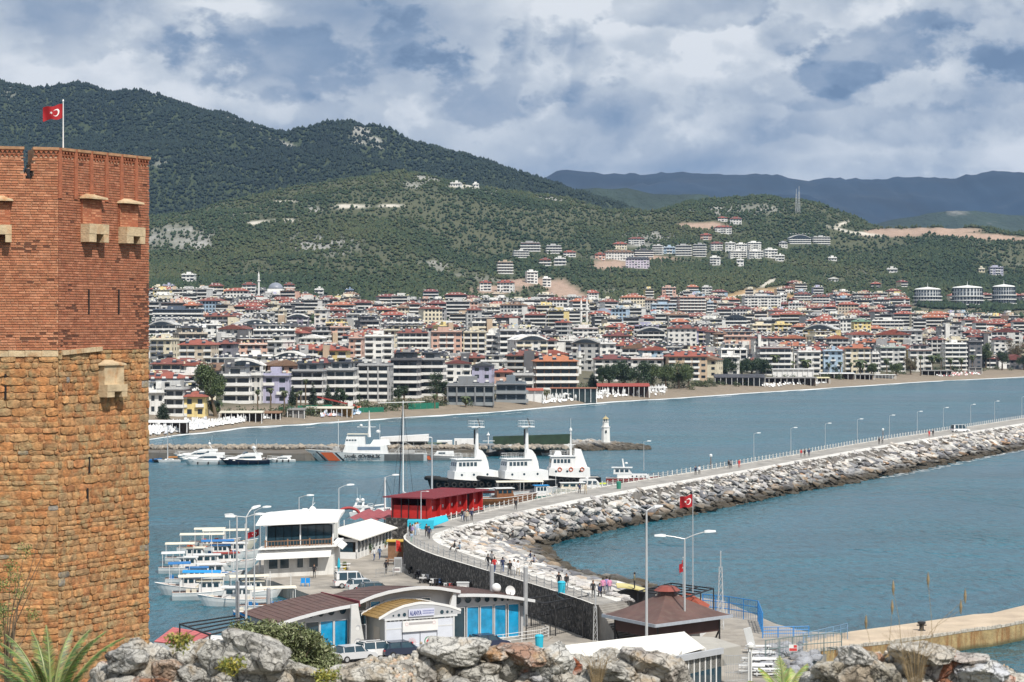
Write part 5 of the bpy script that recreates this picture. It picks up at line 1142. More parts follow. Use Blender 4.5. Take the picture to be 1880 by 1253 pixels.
def chain_fence(label, idxs, side, postc, step, h=1.05, rr=.06, inset=0.25):
 t = thing('chain_fence', label, 'fence'); path = [fine[i][0].lerp(fine[i][1], inset_) for i, inset_ in [(i, inset) for i in idxs]]
 posts = []; acc = 0; posts.append(path[0])
 for a, b in zip(path, path[1:]):
  L = (b-a).length; s = step-acc
  while s < L: posts.append(a.lerp(b, s/L)); s += step
  acc = (acc+L) % step
 pb = MB(); pb.box(-rr,rr,-rr,rr,0,h); pmesh = pb.mesh('post', postc)
 ch = MB()
 for i, p in enumerate(posts):
  if i < 300: link('post', pmesh, t, loc=p+Vector((0,0,.01)))
 for a, b in zip(posts, posts[1:]):
  for zz, sag in ((h-.1,.18),(h*.55,.18)):
   q = [a.lerp(b, s)+Vector((0,0,zz-sag*4*s*(1-s))) for s in (0,.25,.5,.75,1)]; ch.tube(q, .028 if a.y < 420 else .04, 3, cap=False)
 ch.build('chain', steel, t, kind='stuff'); return posts
nf = len(fine)
def fi(px):   # index of the fine section nearest a column, on the far branch
 return min(range(nf//4, nf), key=lambda i: abs(CX+F*fine[i][0].x/fine[i][0].y-px)+(500 if fine[i][0].y < 300 else 0))
near_i = [i for i in range(nf) if fine[i][0].y < secw[9][0].y and i < nf//2 and CX+F*fine[i][0].x/fine[i][0].y > 741]
lo = near_i[0]; corner = max(near_i)
woodp = M('pale_timber_post', (.42,.36,.29), .8, .2, 3)
posts1 = chain_fence('chain fence of grey posts on top of the dark basalt wall, near the stairs', list(range(lo, corner+3)), 0, steel, 2.3, 1.05, .045, .10)
posts2 = chain_fence('long chain fence of pale posts on the harbour edge of the breakwater promenade', list(range(corner+3, nf-2)), 0, whitec, 2.4, 1.1, .07, .06)
# ------------------------------------------------------------------ inner mole with the lighthouse
ZJ = 1.8
jm = MB(); a0, a1 = G(255,834,ZJ), G(1050,831,ZJ)
def jp(px, py, z): q = G(px, py, z); return (q.x, q.y, q.z)
jet = thing('inner_jetty', 'low concrete harbour jetty with a green fence, ending in rocks under the lighthouse', 'jetty')
jconc = M('harbour_concrete', (.14,.13,.115), .9, .2, .4, .4, 3, stain=.5, col2=(.12,.10,.075), ms=.25)
jm.prism([jp(200,831,ZJ)[:2], jp(560,833,ZJ)[:2], jp(1055,822,ZJ)[:2], jp(1055,812,ZJ)[:2], jp(560,823,ZJ)[:2], jp(200,823,ZJ)[:2]], -4, ZJ); jm.build('concrete_deck', jconc, jet)
gf = MB(); q0, q1 = G(905,820,ZJ), G(1050,815,ZJ); gf.prism([(q0.x,q0.y),(q1.x,q1.y),(q1.x,q1.y+.4),(q0.x,q0.y+.4)], ZJ, ZJ+2.6); gf.build('green_fence', M('dark_green_sheet', (.02,.045,.025), .8, .3, .6), jet)
rg = random.Random(8); vs=[]; fs=[]; cs=[]; n=0; cc = []
for i in range(420):
 px = rg.uniform(1040, 1188); f = (px-1040)/148; top = 810+f*f*12; bot = 828-f*3; py = rg.uniform(top, bot+1); z = (bot-py)/18*2.3*(1-f*.6)
 cc.append((G(px, bot if False else py+ (0), max(0,z)), rg.uniform(.6,1.3)))
for px in np.arange(270, 1045, 3.2):   # low rock armour behind the moored yachts
 for k in range(2): q = G(px, 822-k*1.5+rg.uniform(-1,1), ZJ+.4); cc.append((q, rg.uniform(.6,1.2)))
for i, (p, sz) in enumerate(cc):
 c = rg.choice([(.42,.41,.39),(.36,.35,.34),(.30,.29,.28),(.50,.49,.46),(.40,.34,.27)] if CX+F*p.x/p.y > 1040 else [(.30,.26,.21),(.36,.31,.25),(.25,.23,.20)]); m = Matrix.Translation(p) @ Matrix.Rotation(rg.random()*6, 4, 'Z') @ Matrix.Rotation(rg.uniform(-.4,.4), 4, 'X') @ Matrix.Diagonal((sz*1.2, sz*.8, sz*.7, 1))
 if i < 300: o = bpy.data.objects.new('boulder', rg.choice(bmesh_)); C.objects.link(o); o.parent = jet; o.matrix_local = m; o.color = (*c,1)
 else: V_, F_ = rg.choice(lgeo); mm = np.array(m); fs.append(F_+n); vs.append(V_ @ mm[:3,:3].T+mm[:3,3]); n += len(V_); cs.append(np.tile(c, (len(F_),1)))
link('rock_armour', np_mesh('rock_armour', np.concatenate(vs), np.concatenate(fs), bo_v, np.concatenate(cs)), jet, kind='stuff')
pl = G(1112, 808, 2.7); t = thing('lighthouse', 'small white octagonal lighthouse with lantern on the rocky jetty end', 'lighthouse', pl, .3)
wl_ = M('whitewash', (.78,.76,.72), .7, .06, 1)
b = MB(); b.lathe([(1.28,-.6),(1.22,0),(1.12,3.35)], 8); b.build('lower_tower', wl_, t); b = MB(); b.lathe([(1.3,3.35),(1.3,3.5)], 8); b.build('gallery', wl_, t)
b = MB(); b.lathe([(.92,3.5),(.86,4.75)], 8); b.build('upper_tower', wl_, t); b = MB(); b.lathe([(.98,4.75),(.98,4.85)], 8); b.build('lantern_floor', wl_, t)
b = MB(); b.lathe([(.62,4.85),(.62,5.6)], 8); b.build('lantern', M('lantern_glass', (.20,.24,.25), .2, .1), t)
b = MB()
for k in range(8): a = k*math.pi/4+.39; b.bar((.72*math.cos(a),.72*math.sin(a),4.85),(.72*math.cos(a),.72*math.sin(a),5.6), .09)
b.build('lantern_post', wl_, t, kind='stuff'); b = MB(); b.lathe([(.95,5.6),(.8,5.75),(.35,6.15),(.08,6.3),(.05,6.7)], 8); b.build('lantern_roof', M('brass_roof', (.42,.34,.18), .5, .1), t)
b = MB(); b.box(-.5,-.1,-1.22,-1.0,1.95,2.6); b.build('window', glassd, t)
flag(G(300, 832, ZJ), ZJ, ZJ+9.5, .01, .01, 0, 0, 'plain white mast at the left end of the yacht jetty', pole_r=.09, name='mast') if False else None
# ------------------------------------------------------------------ near quay, the concrete jetty on the right
quay_m = M('quay_concrete', (.36,.325,.28), .9, .22, .5, .3, 3, col2=(.24,.22,.195), ms=.22, m0=.44, m1=.66)
qb = MB()
QP = [(-120,188),(-24.5,188),(-24.6,200),(-24.2,228),(-27.0,262),(-33.4,268),(-34.5,300),(-29,318),(-22,338),(-12.5,352),(-6,372),(-1,398)]
inner = []
for i in range(corner+8, -1, -1):
 p = fine[i][0];
 inner.append((p.x+.05, p.y+.05))
QL = [(-44,186),(-44,206),(-28,209),(-27,224),(-21,250),(-21,262),(-29.5,283),(-33.8,289),(-34,314),(-27,338),(-22.5,352)]
far_pts = [G(742,972,ZQ), G(800,955,ZQ)]
poly = QL+[(-20,362),(-9,378),(-4,400)]
b_ = fine[fi(940)][0];
poly += [(fine[i][0].x-.1, fine[i][0].y) for i in range(fi(940), -1, -3)]+[(fine[0][0].x, fine[0][0].y)]
e1 = fine[0][2]; poly += [tuple(G(*q,ZQ))[:2] for q in ((1185,1082),(1330,1104),(1425,1146),(1480,1160),(1560,1162),(1560,1186),(1475,1215))]+[(26,186)]
hb2 = MB(); c0_, c1_ = fine[0][0], fine[0][1]; hb2.face([c0_, c1_, Vector((c1_.x,c1_.y,-4)), Vector((c0_.x,c0_.y,-4))]); hb2.face([c1_, fine[0][2], Vector((fine[0][2].x,fine[0][2].y,-4)), Vector((c1_.x,c1_.y,-4))]); hb2.build('basalt_end_wall', basalt, mole)
st = MB()
for k in range(18): z = ZP-.02-k*.19; a = c0_+(c1_-c0_)*.15; b = c0_+(c1_-c0_)*.95; dd = Vector((.35,-.94,0)); q0 = a+dd*k*.33; q1 = b+dd*k*.33; st.prism([(q0.x+dd.x*.34,q0.y+dd.y*.34),(q1.x+dd.x*.34,q1.y+dd.y*.34),(q1.x,q1.y),(q0.x,q0.y)], ZQ, z)
st.build('stairs', conc, mole)
bm = bmesh.new(); vv = [bm.verts.new((x,y,ZQ)) for x,y in poly]; f = bm.faces.new(vv); bmesh.ops.triangulate(bm, faces=[f]);
lo_ = [bm.verts.new((x,y,-4)) for x,y in poly]
for i in range(len(poly)): j = (i+1)%len(poly); bm.faces.new((vv[i],vv[j],lo_[j],lo_[i]))
bmesh.ops.recalc_face_normals(bm, faces=bm.faces); me = bpy.data.meshes.new('quay'); bm.to_mesh(me); bm.free(); me.materials.append(quay_m); link('quay', me, kind='structure')
jr = thing('concrete_jetty', 'sandy coloured concrete jetty with rust stained side wall reaching out to sea on the right', 'jetty')
jc = M('sandy_concrete', (.52,.42,.31), .9, .14, .3, .2, 3, col2=(.44,.35,.26), ms=.25)
def _rust(nt, b, pos):
 c0 = b.inputs['Base Color'].links[0].from_socket; mp = nd(nt,'ShaderNodeMapping'); mp.inputs['Scale'].default_value = (1,1,.15); nt.links.new(pos, mp.inputs[0])
 f = ramp(nt, noise_n(nt, mp.outputs[0], 1.3, 6, .65), [(.42, 0.0), (.62, 1.0)]); c = mixc(nt, mth(nt,'MULTIPLY',f,.8), c0, (.24,.11,.035)); s = nd(nt,'ShaderNodeSeparateXYZ'); nt.links.new(pos, s.inputs[0])
 t_ = ramp(nt, s.outputs[2], [(.15, 1.0), (.55, 0.0)]); c = mixc(nt, mth(nt,'MULTIPLY',t_,.8), c, (.06,.065,.03)); nt.links.new(c, b.inputs['Base Color'])
jw = M('rust_stained_concrete', (.42,.31,.15), .9, .3, .8, .5, 3, extra=_rust)
top = [(1475,1175),(1560,1160),(1620,1152),(1700,1141),(1790,1128),(1822,1126),(1880,1112),(1960,1098),(2100,1082)]; bot = [(1475,1196),(1560,1186),(1620,1180),(1700,1169),(1790,1155),(1822,1152),(1880,1141),(1960,1131),(2100,1112)]
for k, ((a, b), (c, d)) in enumerate(zip(zip(top, top[1:]), zip(bot, bot[1:]))):
 A, B_, Cc, D = G(*a,2.0), G(*b,2.0), G(*c,2.0), G(*d,2.0); s = MB(); s.prism([(Cc.x,Cc.y),(D.x,D.y),(B_.x,B_.y),(A.x,A.y)], -4, 2.0+.015*(k%2), 1, mtop=0); s.build('jetty_slab', [jc, jw], jr)
lip = MB(); rg = random.Random(3)
for (a, b) in zip(bot, bot[1:]):
 A, B_ = G(*a,2.0), G(*b,2.0); n = 7
 for i in range(n):
  p, q = A.lerp(B_, i/n), A.lerp(B_, (i+.93)/n); h = rg.uniform(.03,.14); lip.prism([(p.x,p.y-.06),(q.x,q.y-.06),(q.x,q.y+.25),(p.x,p.y+.25)], 1.8, 2.0+h)
lip.build('crumbling_edge', M('spalled_white_edge', (.50,.45,.38), .9, .4, 3), jr, kind='stuff')
p = G(1692,1158,2.0); t = thing('mooring_bollard', 'black iron mooring bollard on the edge of the sandy concrete jetty', 'bollard', p); b = MB(); b.lathe([(.42,0),(.36,.06),(.24,.12),(.22,.62),(.42,.72),(.42,.9),(.2,.95)], 12); b.build('bollard_body', black_steel, t); b = MB(); b.tube([(-.5,0,.55),(.5,0,.55)], .07, 6); b.build('cross_bar', black_steel, t)
# ------------------------------------------------------------------ buildings on the quay
def text_obj(name, s, size, mat, T_, parent, extrude=.01, bold=0.0, align='LEFT', width=None):
 cu = bpy.data.curves.new('t', 'FONT'); cu.body = s; cu.size = size; cu.extrude = extrude; cu.offset = bold; cu.align_x = align; cu.resolution_u = 2
 ob = bpy.data.objects.new('t', cu); C.objects.link(ob); dg = bpy.context.evaluated_depsgraph_get(); me = bpy.data.meshes.new_from_object(ob.evaluated_get(dg)); bpy.data.objects.remove(ob)
 me.name = name; me.materials.clear(); me.materials.append(mat)
 if width:
  xs = [v.co.x for v in me.vertices]; k = width/(max(xs)-min(xs)); m0 = min(xs)
  for v in me.vertices: v.co.x = (v.co.x-m0)*k
 me.transform(T_); o = link(name, me, parent); return o
def FR_(ox, oy, yaw): return Matrix.Translation((ox, oy, 0)) @ Matrix.Rotation(yaw, 4, 'Z')
UP = Matrix.Rotation(R(90), 4, 'X')     # text plane (x right, y up) stood upright facing -y
def tpx(px, ox, oy, yaw, y=0.0):
 k = (px-CX)/F; c, s = math.cos(yaw), math.sin(yaw); X0 = ox-s*y; Y0 = oy+c*y; return (k*Y0-X0)/(c-k*s)
alu = M('light_grey_panel', (.46,.47,.49), .5, .07, .8, metal=.1); alul = M('pale_panel', (.62,.63,.64), .5, .06, .8); brownroof = M('brown_sheet_roof', (.115,.062,.052), .65, .22, .5, stain=.4); redroof = M('maroon_sheet_roof', (.23,.035,.045), .6, .12, .6)
cyan = M('cyan_window_film', (.015,.30,.56), .10, .3, .9, spec=.8); dglass = M('blue_black_glass', (.02,.05,.07), .08, .2, .7, spec=.9); whitep = M('white_panel', (.74,.74,.73), .5, .06, .8)
brick_red = M('bright_red_panel', (.52,.02,.015), .6, .1, .8); navy = M('navy_lettering', (.02,.035,.20), .6, 0); woodb = M('brown_wood', (.24,.13,.07), .7, .2, 3)
ox, oy, yaw = -22.9, 218.0, R(30); T1 = FR_(ox, oy, yaw); X = lambda px, y=0: tpx(px, ox, oy, yaw, y)
t = thing('harbour_terminal', 'curved roof harbour building with cyan windows and an ALANYA sign over its porch', 'building')
def arc(pts, n=14):
 xs = [p[0] for p in pts]; out = []
 for i in range(n+1): x = xs[0]+(xs[-1]-xs[0])*i/n; out.append((x, float(np.interp(x, xs, [p[1] for p in pts]))))
 return out
def roof_sheet(pts, y0, y1, rise, name='roof'):
 b = MB();
 for (xa, za), (xb, zb) in zip(pts, pts[1:]):
  b.box(0,0,0,0,0,0) if False else None
  for zo, m in ((0, 0), (-.06, 0)): b.face([(xa,y0,za+zo),(xb,y0,zb+zo),(xb,y1,zb+zo+rise),(xa,y1,za+zo+rise)], m)
 b.T = T1; bb = MB(); bb.T = T1
 for (xa, za), (xb, zb) in zip(pts, pts[1:]):
  for zo in (0, -.06): bb.face([(xa,y0,za+zo),(xb,y0,zb+zo),(xb,y1,zb+zo+rise),(xa,y1,za+zo+rise)])
 bb.build(name, brownroof, t)
 f = MB(); f.T = T1; f.loft([[(x,y0-.06,z+.04),(x,y0+.10,z+.04),(x,y0+.10,z-.26),(x,y0-.06,z-.26)] for x, z in pts]); f.build('fascia', alul, t)
L_ = arc([(0,4.7),(2.2,5.22),(4.4,5.62),(6.6,5.93),(8.75,6.15)]); Cn = arc([(8.8,6.4),(10.2,6.86),(12,7.22),(14,7.43),(15.6,7.47),(17.4,7.3),(19.9,6.8)]); R_ = arc([(19.7,6.42),(21.5,6.34),(24,6.15),(26.4,5.78),(28.6,5.34)])
for P_, y0_, y1_, ri_ in ((L_,-.8,7.3,.25),(Cn,-1.0,7.9,-.8),(R_,-.8,6.4,.1)):
 b = MB(); b.T = T1
 for x, z in P_[1:-1]: b.bar((x,y0_,z+.01),(x,y1_,z+.01+ri_),.022,.03)
 for f_ in (.33,.66): b.tube([(x,y0_+(y1_-y0_)*f_,z+ri_*f_) for x, z in P_], .010, 3)
 b.build('roof_seams', M('roof_seam_metal', (.10,.055,.046), .6, .1, 1), t, kind='stuff')
roof_sheet(L_, -.9, 7.4, .25); roof_sheet(Cn, -1.1, 8.0, -.8); roof_sheet(R_, -.9, 6.5, .1)
def gable_wall(pts, x0, x1, zb, y, dz, mat, name='wall', th=.2):
 b = MB(); b.T = T1; n = 10;
 for i in range(n):
  a, c = x0+(x1-x0)*i/n, x0+(x1-x0)*(i+1)/n; za = float(np.interp(a, [p[0] for p in pts], [p[1] for p in pts]))-dz; zc_ = float(np.interp(c, [p[0] for p in pts], [p[1] for p in pts]))-dz
  b.loft([[(a,y,zb),(a,y+th,zb),(a,y+th,za),(a,y,za)],[(c,y,zb),(c,y+th,zb),(c,y+th,zc_),(c,y,zc_)]], cap=(i in (0,n-1)))
 b.build(name, mat, t)
gable_wall(L_, 1.0, 8.7, 4.62, 0, .2, alu); gable_wall(R_, 19.9, 27.9, 5.02, 0, .2, alu); gable_wall(Cn, 8.85, 19.7, 4.9, -.05, .2, alu)
b = MB(); b.T = T1; b.box(.8, 28.0, .45, 7.0, 1.5, 4.6); b.box(8.9, 19.8, .4, 7.3, 4.6, 5.75); b.build('inner_body', alu, t)
b = MB(); b.T = T1; b.box(8.72, 8.86, -1.1, 7.6, 5.9, 6.45); b.build('red_brown_step', redroof, t)
def panes(lst, z0, z1, y=.05, fr=.07):
 for a, c, m in lst:
  xa, xb = X(a, y), X(c, y); b = MB(); b.T = T1; b.box(xa+fr, xb-fr, y+.05, y+.12, z0+.05, z1-.05); b.build('window_pane', m, t)
  f = MB(); f.T = T1
  for u in (xa, xb): f.box(u-fr*.6, u+fr*.6, y-.03, y+.16, z0, z1)
  f.box(xa, xb, y-.025, y+.16, z0-.06, z0+.04); f.box(xa, xb, y-.025, y+.16, z1-.04, z1+.06); f.build('window_frame', alul, t)
panes([(533,544,dglass),(545,558,cyan),(561,586,dglass),(588,612,cyan),(614,639,cyan)], 1.7, 4.58)
panes([(833,853,dglass),(857,879,cyan),(882,905,cyan),(908,929,cyan),(933,953,cyan)], 1.65, 4.95)
panes([(653,672,dglass),(680,698,cyan),(706,734,cyan),(736,765,dglass),(773,790,dglass)], 5.35, 6.2, -.14, .05)
panes([(655,672,dglass),(798,817,dglass)], 4.0, 5.3, -.2, .05)
for px, z, r in [(528,5.0,.10),(541,5.06,.15),(555,5.15,.21),(570,5.22,.26),(589,5.33,.30),(608,5.42,.34),(629,5.5,.37),(840,5.72,.40),(859,5.72,.37),(877,5.68,.33),(894,5.62,.29),(909,5.55,.23),(922,5.5,.18),(932,5.45,.13),(941,5.42,.08)]:
 x = X(px); b = MB(); b.T = T1; k = 16; b.face([(x+r*math.cos(2*math.pi*i/k), -.012, z+r*math.sin(2*math.pi*i/k)) for i in range(k)]); b.build('porthole', dglass, t)
 b = MB(); b.T = T1; rr = [[(x+q*math.cos(2*math.pi*i/k), yy, z+q*math.sin(2*math.pi*i/k)) for i in range(k)] for q, yy in ((r,-.005),(r,-.05),(r*1.14,-.05),(r*1.14,-.005))]; b.loft(rr, cap=False); b.build('porthole_rim', alu, t)
def pylon(pxa, pxb, pxt, lean):
 xa, xb, xt = X(pxa,-1.0), X(pxb,-1.0), X(pxt,-1.0); b = MB(); b.T = T1; b.prism([(0,0)]*3, 0, 0) if False else None
 b.loft([[(xa,-1.15,1.5),(xb,-1.15,1.5),(xt+.05,-1.15,6.1),(xa+.1,-1.15,6.1)],[(xa,-.85,1.5),(xb,-.85,1.5),(xt+.05,-.85,6.1),(xa+.1,-.85,6.1)]]); b.build('pylon', M('white_concrete', (.60,.60,.59), .7, .08, 1), t)
 for z, r in ((2.35,.42),(3.8,.25)):
  x = xa+(xb-xa)*.45; k = 14
  for q, yy, m in ((r, -1.165, alu), (r*.82, -1.17, whitep)): b = MB(); b.T = T1; b.face([(x+q*math.cos(6.2832*i/k)+(.06 if m is alu else 0), yy, z+q*math.sin(6.2832*i/k)+(.1 if m is alu else 0)) for i in range(k)]); b.build('pylon_opening', m, t)
pylon(642, 671, 655, 0)
b = MB(); b.T = T1; x0 = X(836,-.6); b.loft([[(x0-.9,-.9,4.9),(x0-.05,-.9,4.9),(x0-.05,-.9,6.7),(x0-.35,-.9,6.7)],[(x0-.9,-.6,4.9),(x0-.05,-.6,4.9),(x0-.05,-.6,6.7),(x0-.35,-.6,6.7)]]); b.build('roof_bracket', alul, t)
px0, px1 = 10.07, 17.5; yf = -4.0
b = MB(); b.T = T1; b.box(px0, px0+.12, yf, 0, 1.5, 4.85); b.build('porch_side_wall', M('grey_side_panel', (.36,.36,.34), .6, .08, 1), t)
b = MB(); b.T = T1; b.box(px0+.03-.06, px0-.005, yf+1.1, yf+2.4, 1.5, 4.0); b.build('side_door', M('beige_door', (.44,.41,.36), .6, .06, 1), t)
W_ = px1-px0
for i, (a, c) in enumerate([(0,.25),(.25,.51),(.51,.76),(.76,1.0)]):
 b = MB(); b.T = T1; b.box(px0+W_*a+.04, px0+W_*c-.04, yf, yf+.1, 1.5, 4.6 if i in (0,3) else 3.6); b.build('porch_panel', M('white_door_panel', (.62,.65,.72), .5, .05, 1), t)
b = MB(); b.T = T1; b.box(px0-.1, px1+.4, yf-.12, yf+.12, 4.75, 4.95); b.box(px0-.05, px0+.1, yf-.08, yf+.1, 1.5, 4.8); b.box(px1-.05, px1+.12, yf-.08, yf+.1, 1.5, 4.8); b.box(px0, px1, yf-.02, yf+.12, 3.85, 3.98); b.build('porch_frame', alul, t)
b = MB(); b.T = T1; b.box(px0+W_*.24, px0+W_*.76, yf-.22, yf-.14, 3.55, 4.62); bn = b.build('banner', whitep, t)
b = MB(); b.T = T1; b.box(px0+W_*.33, px0+W_*.68, yf-.232, yf-.222, 4.22, 4.45); b.build('banner_strip', M('grey_strip', (.42,.40,.40), .7, 0), bn)
pinkm = M('faded_pink_print', (.66,.42,.42), .7, 0); greenm = M('green_print', (.12,.25,.16), .7, 0); redm = M('red_print', (.55,.05,.05), .7, 0)
def disc(x, y, z, r, m, par, k=18, r0=0, nm='emblem_disc'):
 b = MB(); b.T = T1
 if r0: b.loft([[(x+q*math.cos(6.2832*i/k), y, z+q*math.sin(6.2832*i/k)) for i in range(k)] for q in (r0, r)], cap=False)
 else: b.face([(x+r*math.cos(6.2832*i/k), y, z+r*math.sin(6.2832*i/k)) for i in range(k)])
 return b.build(nm, m, par)
xe = px0+W_*.385; ye = yf-.01
for i in range(12): a = i*math.pi/6; disc(xe+.40*math.cos(a), ye-.004, 2.45+.40*math.sin(a), .10, pinkm, t, 10, .07, 'emblem_petal')
disc(xe, ye-.004, 2.45, .27, pinkm, t, 16, .22, 'emblem_ring'); disc(xe+.05, ye-.006, 2.45, .13, redm, t)
xe = px0+W_*.635; disc(xe, ye-.003, 2.5, .48, greenm, t, 20, .36, 'emblem_ring'); disc(xe, ye-.004, 2.5, .34, whitep, t, 18); disc(xe, ye-.006, 2.45, .26, redm, t, 12)
for xx in (px0+W_*.30, px0+W_*.70): disc(xx, yf-.226, 4.3, .17, pinkm, bn, 14, .13, 'emblem_ring')
disc(px0-.01, 0, 0, .01, redm, t) if False else None
b = MB(); b.T = T1; b.loft([[(px0-.035,yf+1.75+q*math.cos(6.2832*i/14),2.4+q*1.4*math.sin(6.2832*i/14)) for i in range(14)] for q in (.18,.32)], cap=False); b.build('door_emblem', M('brown_print', (.35,.14,.06), .7, 0), t)
pa = arc([(9.35,4.85),(10.6,5.45),(12,5.9),(13.7,6.12),(15.4,5.98),(17,5.62),(18.3,5.15)], 20); pr = arc([(9.35,5.0),(10.6,5.6),(12,6.05),(13.7,6.27),(15.4,6.13),(17,5.77),(18.3,5.3)], 20)
for y in (yf-.15, -.3):
 b = MB(); b.T = T1; b.loft([[(x,y,z-.12),(x,y+.1,z-.12),(x,y+.1,z+.12),(x,y,z+.12)] for x, z in pr]); b.build('porch_arch', whitep, t)
slat = M('golden_brown_slat', (.30,.19,.07), .6, .2, 3)
for i, ((xa,za),(xb,zb)) in enumerate(zip(pr, pr[1:])):
 b = MB(); b.T = T1; g_ = .06; b.loft([[(xa+g_,y,za+.02),(xb-g_,y,zb+.02),(xb-g_,y,zb-.05),(xa+g_,y,za-.05)] for y in (yf-.05,-.25)]); b.build('roof_slat', slat, t)
b = MB(); b.T = T1
for (xa,za),(xb,zb) in zip(pa, pa[1:]): b.face([(xa,yf-.1,4.95),(xb,yf-.1,4.95),(xb,yf-.1,zb+.05),(xa,yf-.1,za+.05)])
b.build('porch_tympanum', alu, t)
for xx, r in ((10.9,.1),(11.5,.15),(12.1,.19),(16.2,.21),(16.8,.15),(17.3,.1)): disc(xx, yf-.115, 5.17+r*.3, r, dglass, t, 14, 0, 'porthole')
b = MB(); b.T = T1; xs0, xs1 = X(750,yf-.2), X(797,yf-.2); b.box(xs0, xs1, yf-.26, yf-.18, 5.0, 5.72); sg = b.build('name_board', M('pale_blue_board', (.56,.58,.70), .6, .03, 1), t)
text_obj('lettering', 'ALANYA', .62, navy, T1 @ Matrix.Translation((xs0+.1, yf-.275, 5.13)) @ UP, sg, .006, .012, width=(xs1-xs0)*.46)
b = MB(); b.T = T1; rg = random.Random(1)
for row in range(2):
 x = xs0+(xs1-xs0)*.54
 while x < xs1-.12: w = rg.uniform(.05,.12); b.box(x, x+w, yf-.27, yf-.262, 5.42-row*.22, 5.53-row*.22+.02); x += w+.03
b.build('small_print', M('blue_grey_print', (.20,.22,.42), .6, 0), sg, kind='stuff')
def railing(name, label, pts, h, n_rails, mat, step=2.0, r=.03, top=None, cat='railing', mesh_bars=0):
 t = thing(name, label, cat); P0 = [Vector(p) for p in pts]; cur = []; acc = 0
 pb = MB(); pb.tube([(0,0,0),(0,0,h)], r, 5); pm_ = pb.mesh('post', mat); cnt = 0
 for a, b in zip(P0, P0[1:]):
  L = (b-a).length; n = max(1, round(L/step))
  for i in range(n): link('post', pm_, t, loc=a.lerp(b, i/n))
 link('post', pm_, t, loc=P0[-1])
 for k in range(n_rails):
  z = h*(1-k/(n_rails+.3)); b = MB(); b.tube([p+Vector((0,0,z)) for p in P0], r*.85, 5); b.build('rail', mat, t)
 if mesh_bars:
  b = MB()
  for a, c in zip(P0, P0[1:]):
   n = int((c-a).length/mesh_bars)
   for i in range(n): q = a.lerp(c, (i+.5)/n); b.tube([q+Vector((0,0,.08)), q+Vector((0,0,h-.05))], r*.4, 3, cap=False)
  b.build('bars', mat, t, kind='stuff')
 return t
L2 = lambda x, y, z=ZQ: tuple(T1 @ Vector((x,y,z)))
railing('railing', 'white tube railing along the terrace before the cyan windows', [L2(3.5,-3.5),L2(9.4,-4.6),L2(10.0,-5.6),L2(14,-6.0),L2(18.6,-5.0),L2(23,-4.2),L2(28.0,-3.0),L2(29.8,-1.6),L2(30.2,.4)], 1.1, 3, white_paint, 2.2, .035)
b = MB(); b.T = T1; b.prism([(3,-4.5),(9,-5.4),(18.5,-5.7),(28.5,-3.6),(30.3,-1.6),(30.5,1),(29,6),(1,6),(1,-3)], 1.3, 1.62); b.build('terrace', quay_m, t)
for px, py, Y, r, lb in ((911,1078,233,.5,'white radome ball on the brown roof of the curved building'),(937,1084,234,.55,'white satellite dish on the right wing roof of the curved building')):
 q = thing('satellite_dish' if px > 920 else 'radome', lb, 'dish', P(px, py+12, Y)); b = MB(); b.tube([(0,0,-.4),(0,0,.5)], .06, 6); b.build('mount', steel, q)
 b = MB(); b.smooth = True
 if px < 920: b.lathe([(r*math.cos(a), .55+r*math.sin(a)) for a in [(-1.4+i*.35) for i in range(9)]], 14)
 else: b.T = Matrix.Translation((0,0,.6)) @ Matrix.Rotation(R(70),4,'X') @ Matrix.Rotation(R(25),4,'Y'); b.lathe([(.02,-.2),(.3,-.15),(r,.02)], 16, cap=False)
 b.build('shell', white_paint, q)
def pillar(px, py0, py1, Y, w, label, m=None):
 z0 = max(ZQ, CAMZ-(py1-HY)*Y/F); z1 = CAMZ-(py0-HY)*Y/F; p = P(px, py1, Y); t = thing('steel_post', label, 'post', (p.x, Y, z0)); b = MB(); b.lathe([(w,0),(w,z1-z0),(w*.6,z1-z0+.1)], 10); b.build('post_shaft', m or steel, t); return t
pillar(903,1038,1089,234.5,.22,'thick grey post rising behind the right wing of the curved roof')
pillar(965,1042,1150,231,.22,'thick grey post at the right end of the curved roof')
pillar(493,1081,1142,226,.20,'thick grey post standing through the left wing roof')
pillar(436,1068,1165,221,.20,'thick grey post near the left tip of the brown roof')
t = thing('pyramid_roof_pavilion', 'dark brown pavilion with low pyramid roof and small red cupola', 'pavilion')
Fr, Rt, Lf = G(1203,1148,4.6), G(1345,1129.5,4.6), G(1105,1128.5,4.6); Bk = Rt+Lf-Fr; apex = (Rt+Lf)/2; apex.z = 7.0
b = MB()
for a, c in ((Fr,Rt),(Rt,Bk),(Bk,Lf),(Lf,Fr)):
 m_ = a.lerp(c,.5); q = apex+(m_-apex)*.1; q.z = apex.z-.1; k = 6
 for i in range(k):
  f0, f1 = i/k, (i+1)/k; P_ = lambda e, f: Vector((*(e.xy+(apex.xy-e.xy)*f), e.z+(apex.z-e.z)*(f**1.25)))
  b.face([P_(a,f0),P_(c,f0),P_(c,f1),P_(a,f1)] if i < k-1 else [P_(a,f0),P_(c,f0),P_(a,f1)])
b.build('roof', brownroof, t)
for a, c in ((Fr,Rt),(Lf,Fr),(Rt,Bk),(Bk,Lf)): b = MB(); b.bar(a-Vector((0,0,.10)), c-Vector((0,0,.10)), .10, .30); b.build('eave_board', M('bright_metal_edge', (.50,.53,.58), .4, .1, 2, metal=.4), t)
b = MB(); b.lathe([(.95,-.45),(.95,.0)], 8, apex); b.build('cupola_wall', brownroof, t); b = MB(); b.lathe([(1.35,.0),(1.2,.1),(.75,.42),(.1,.5)], 8, apex); b.build('cupola_roof', M('dull_red_sheet', (.23,.055,.04), .6, .12, 1), t)
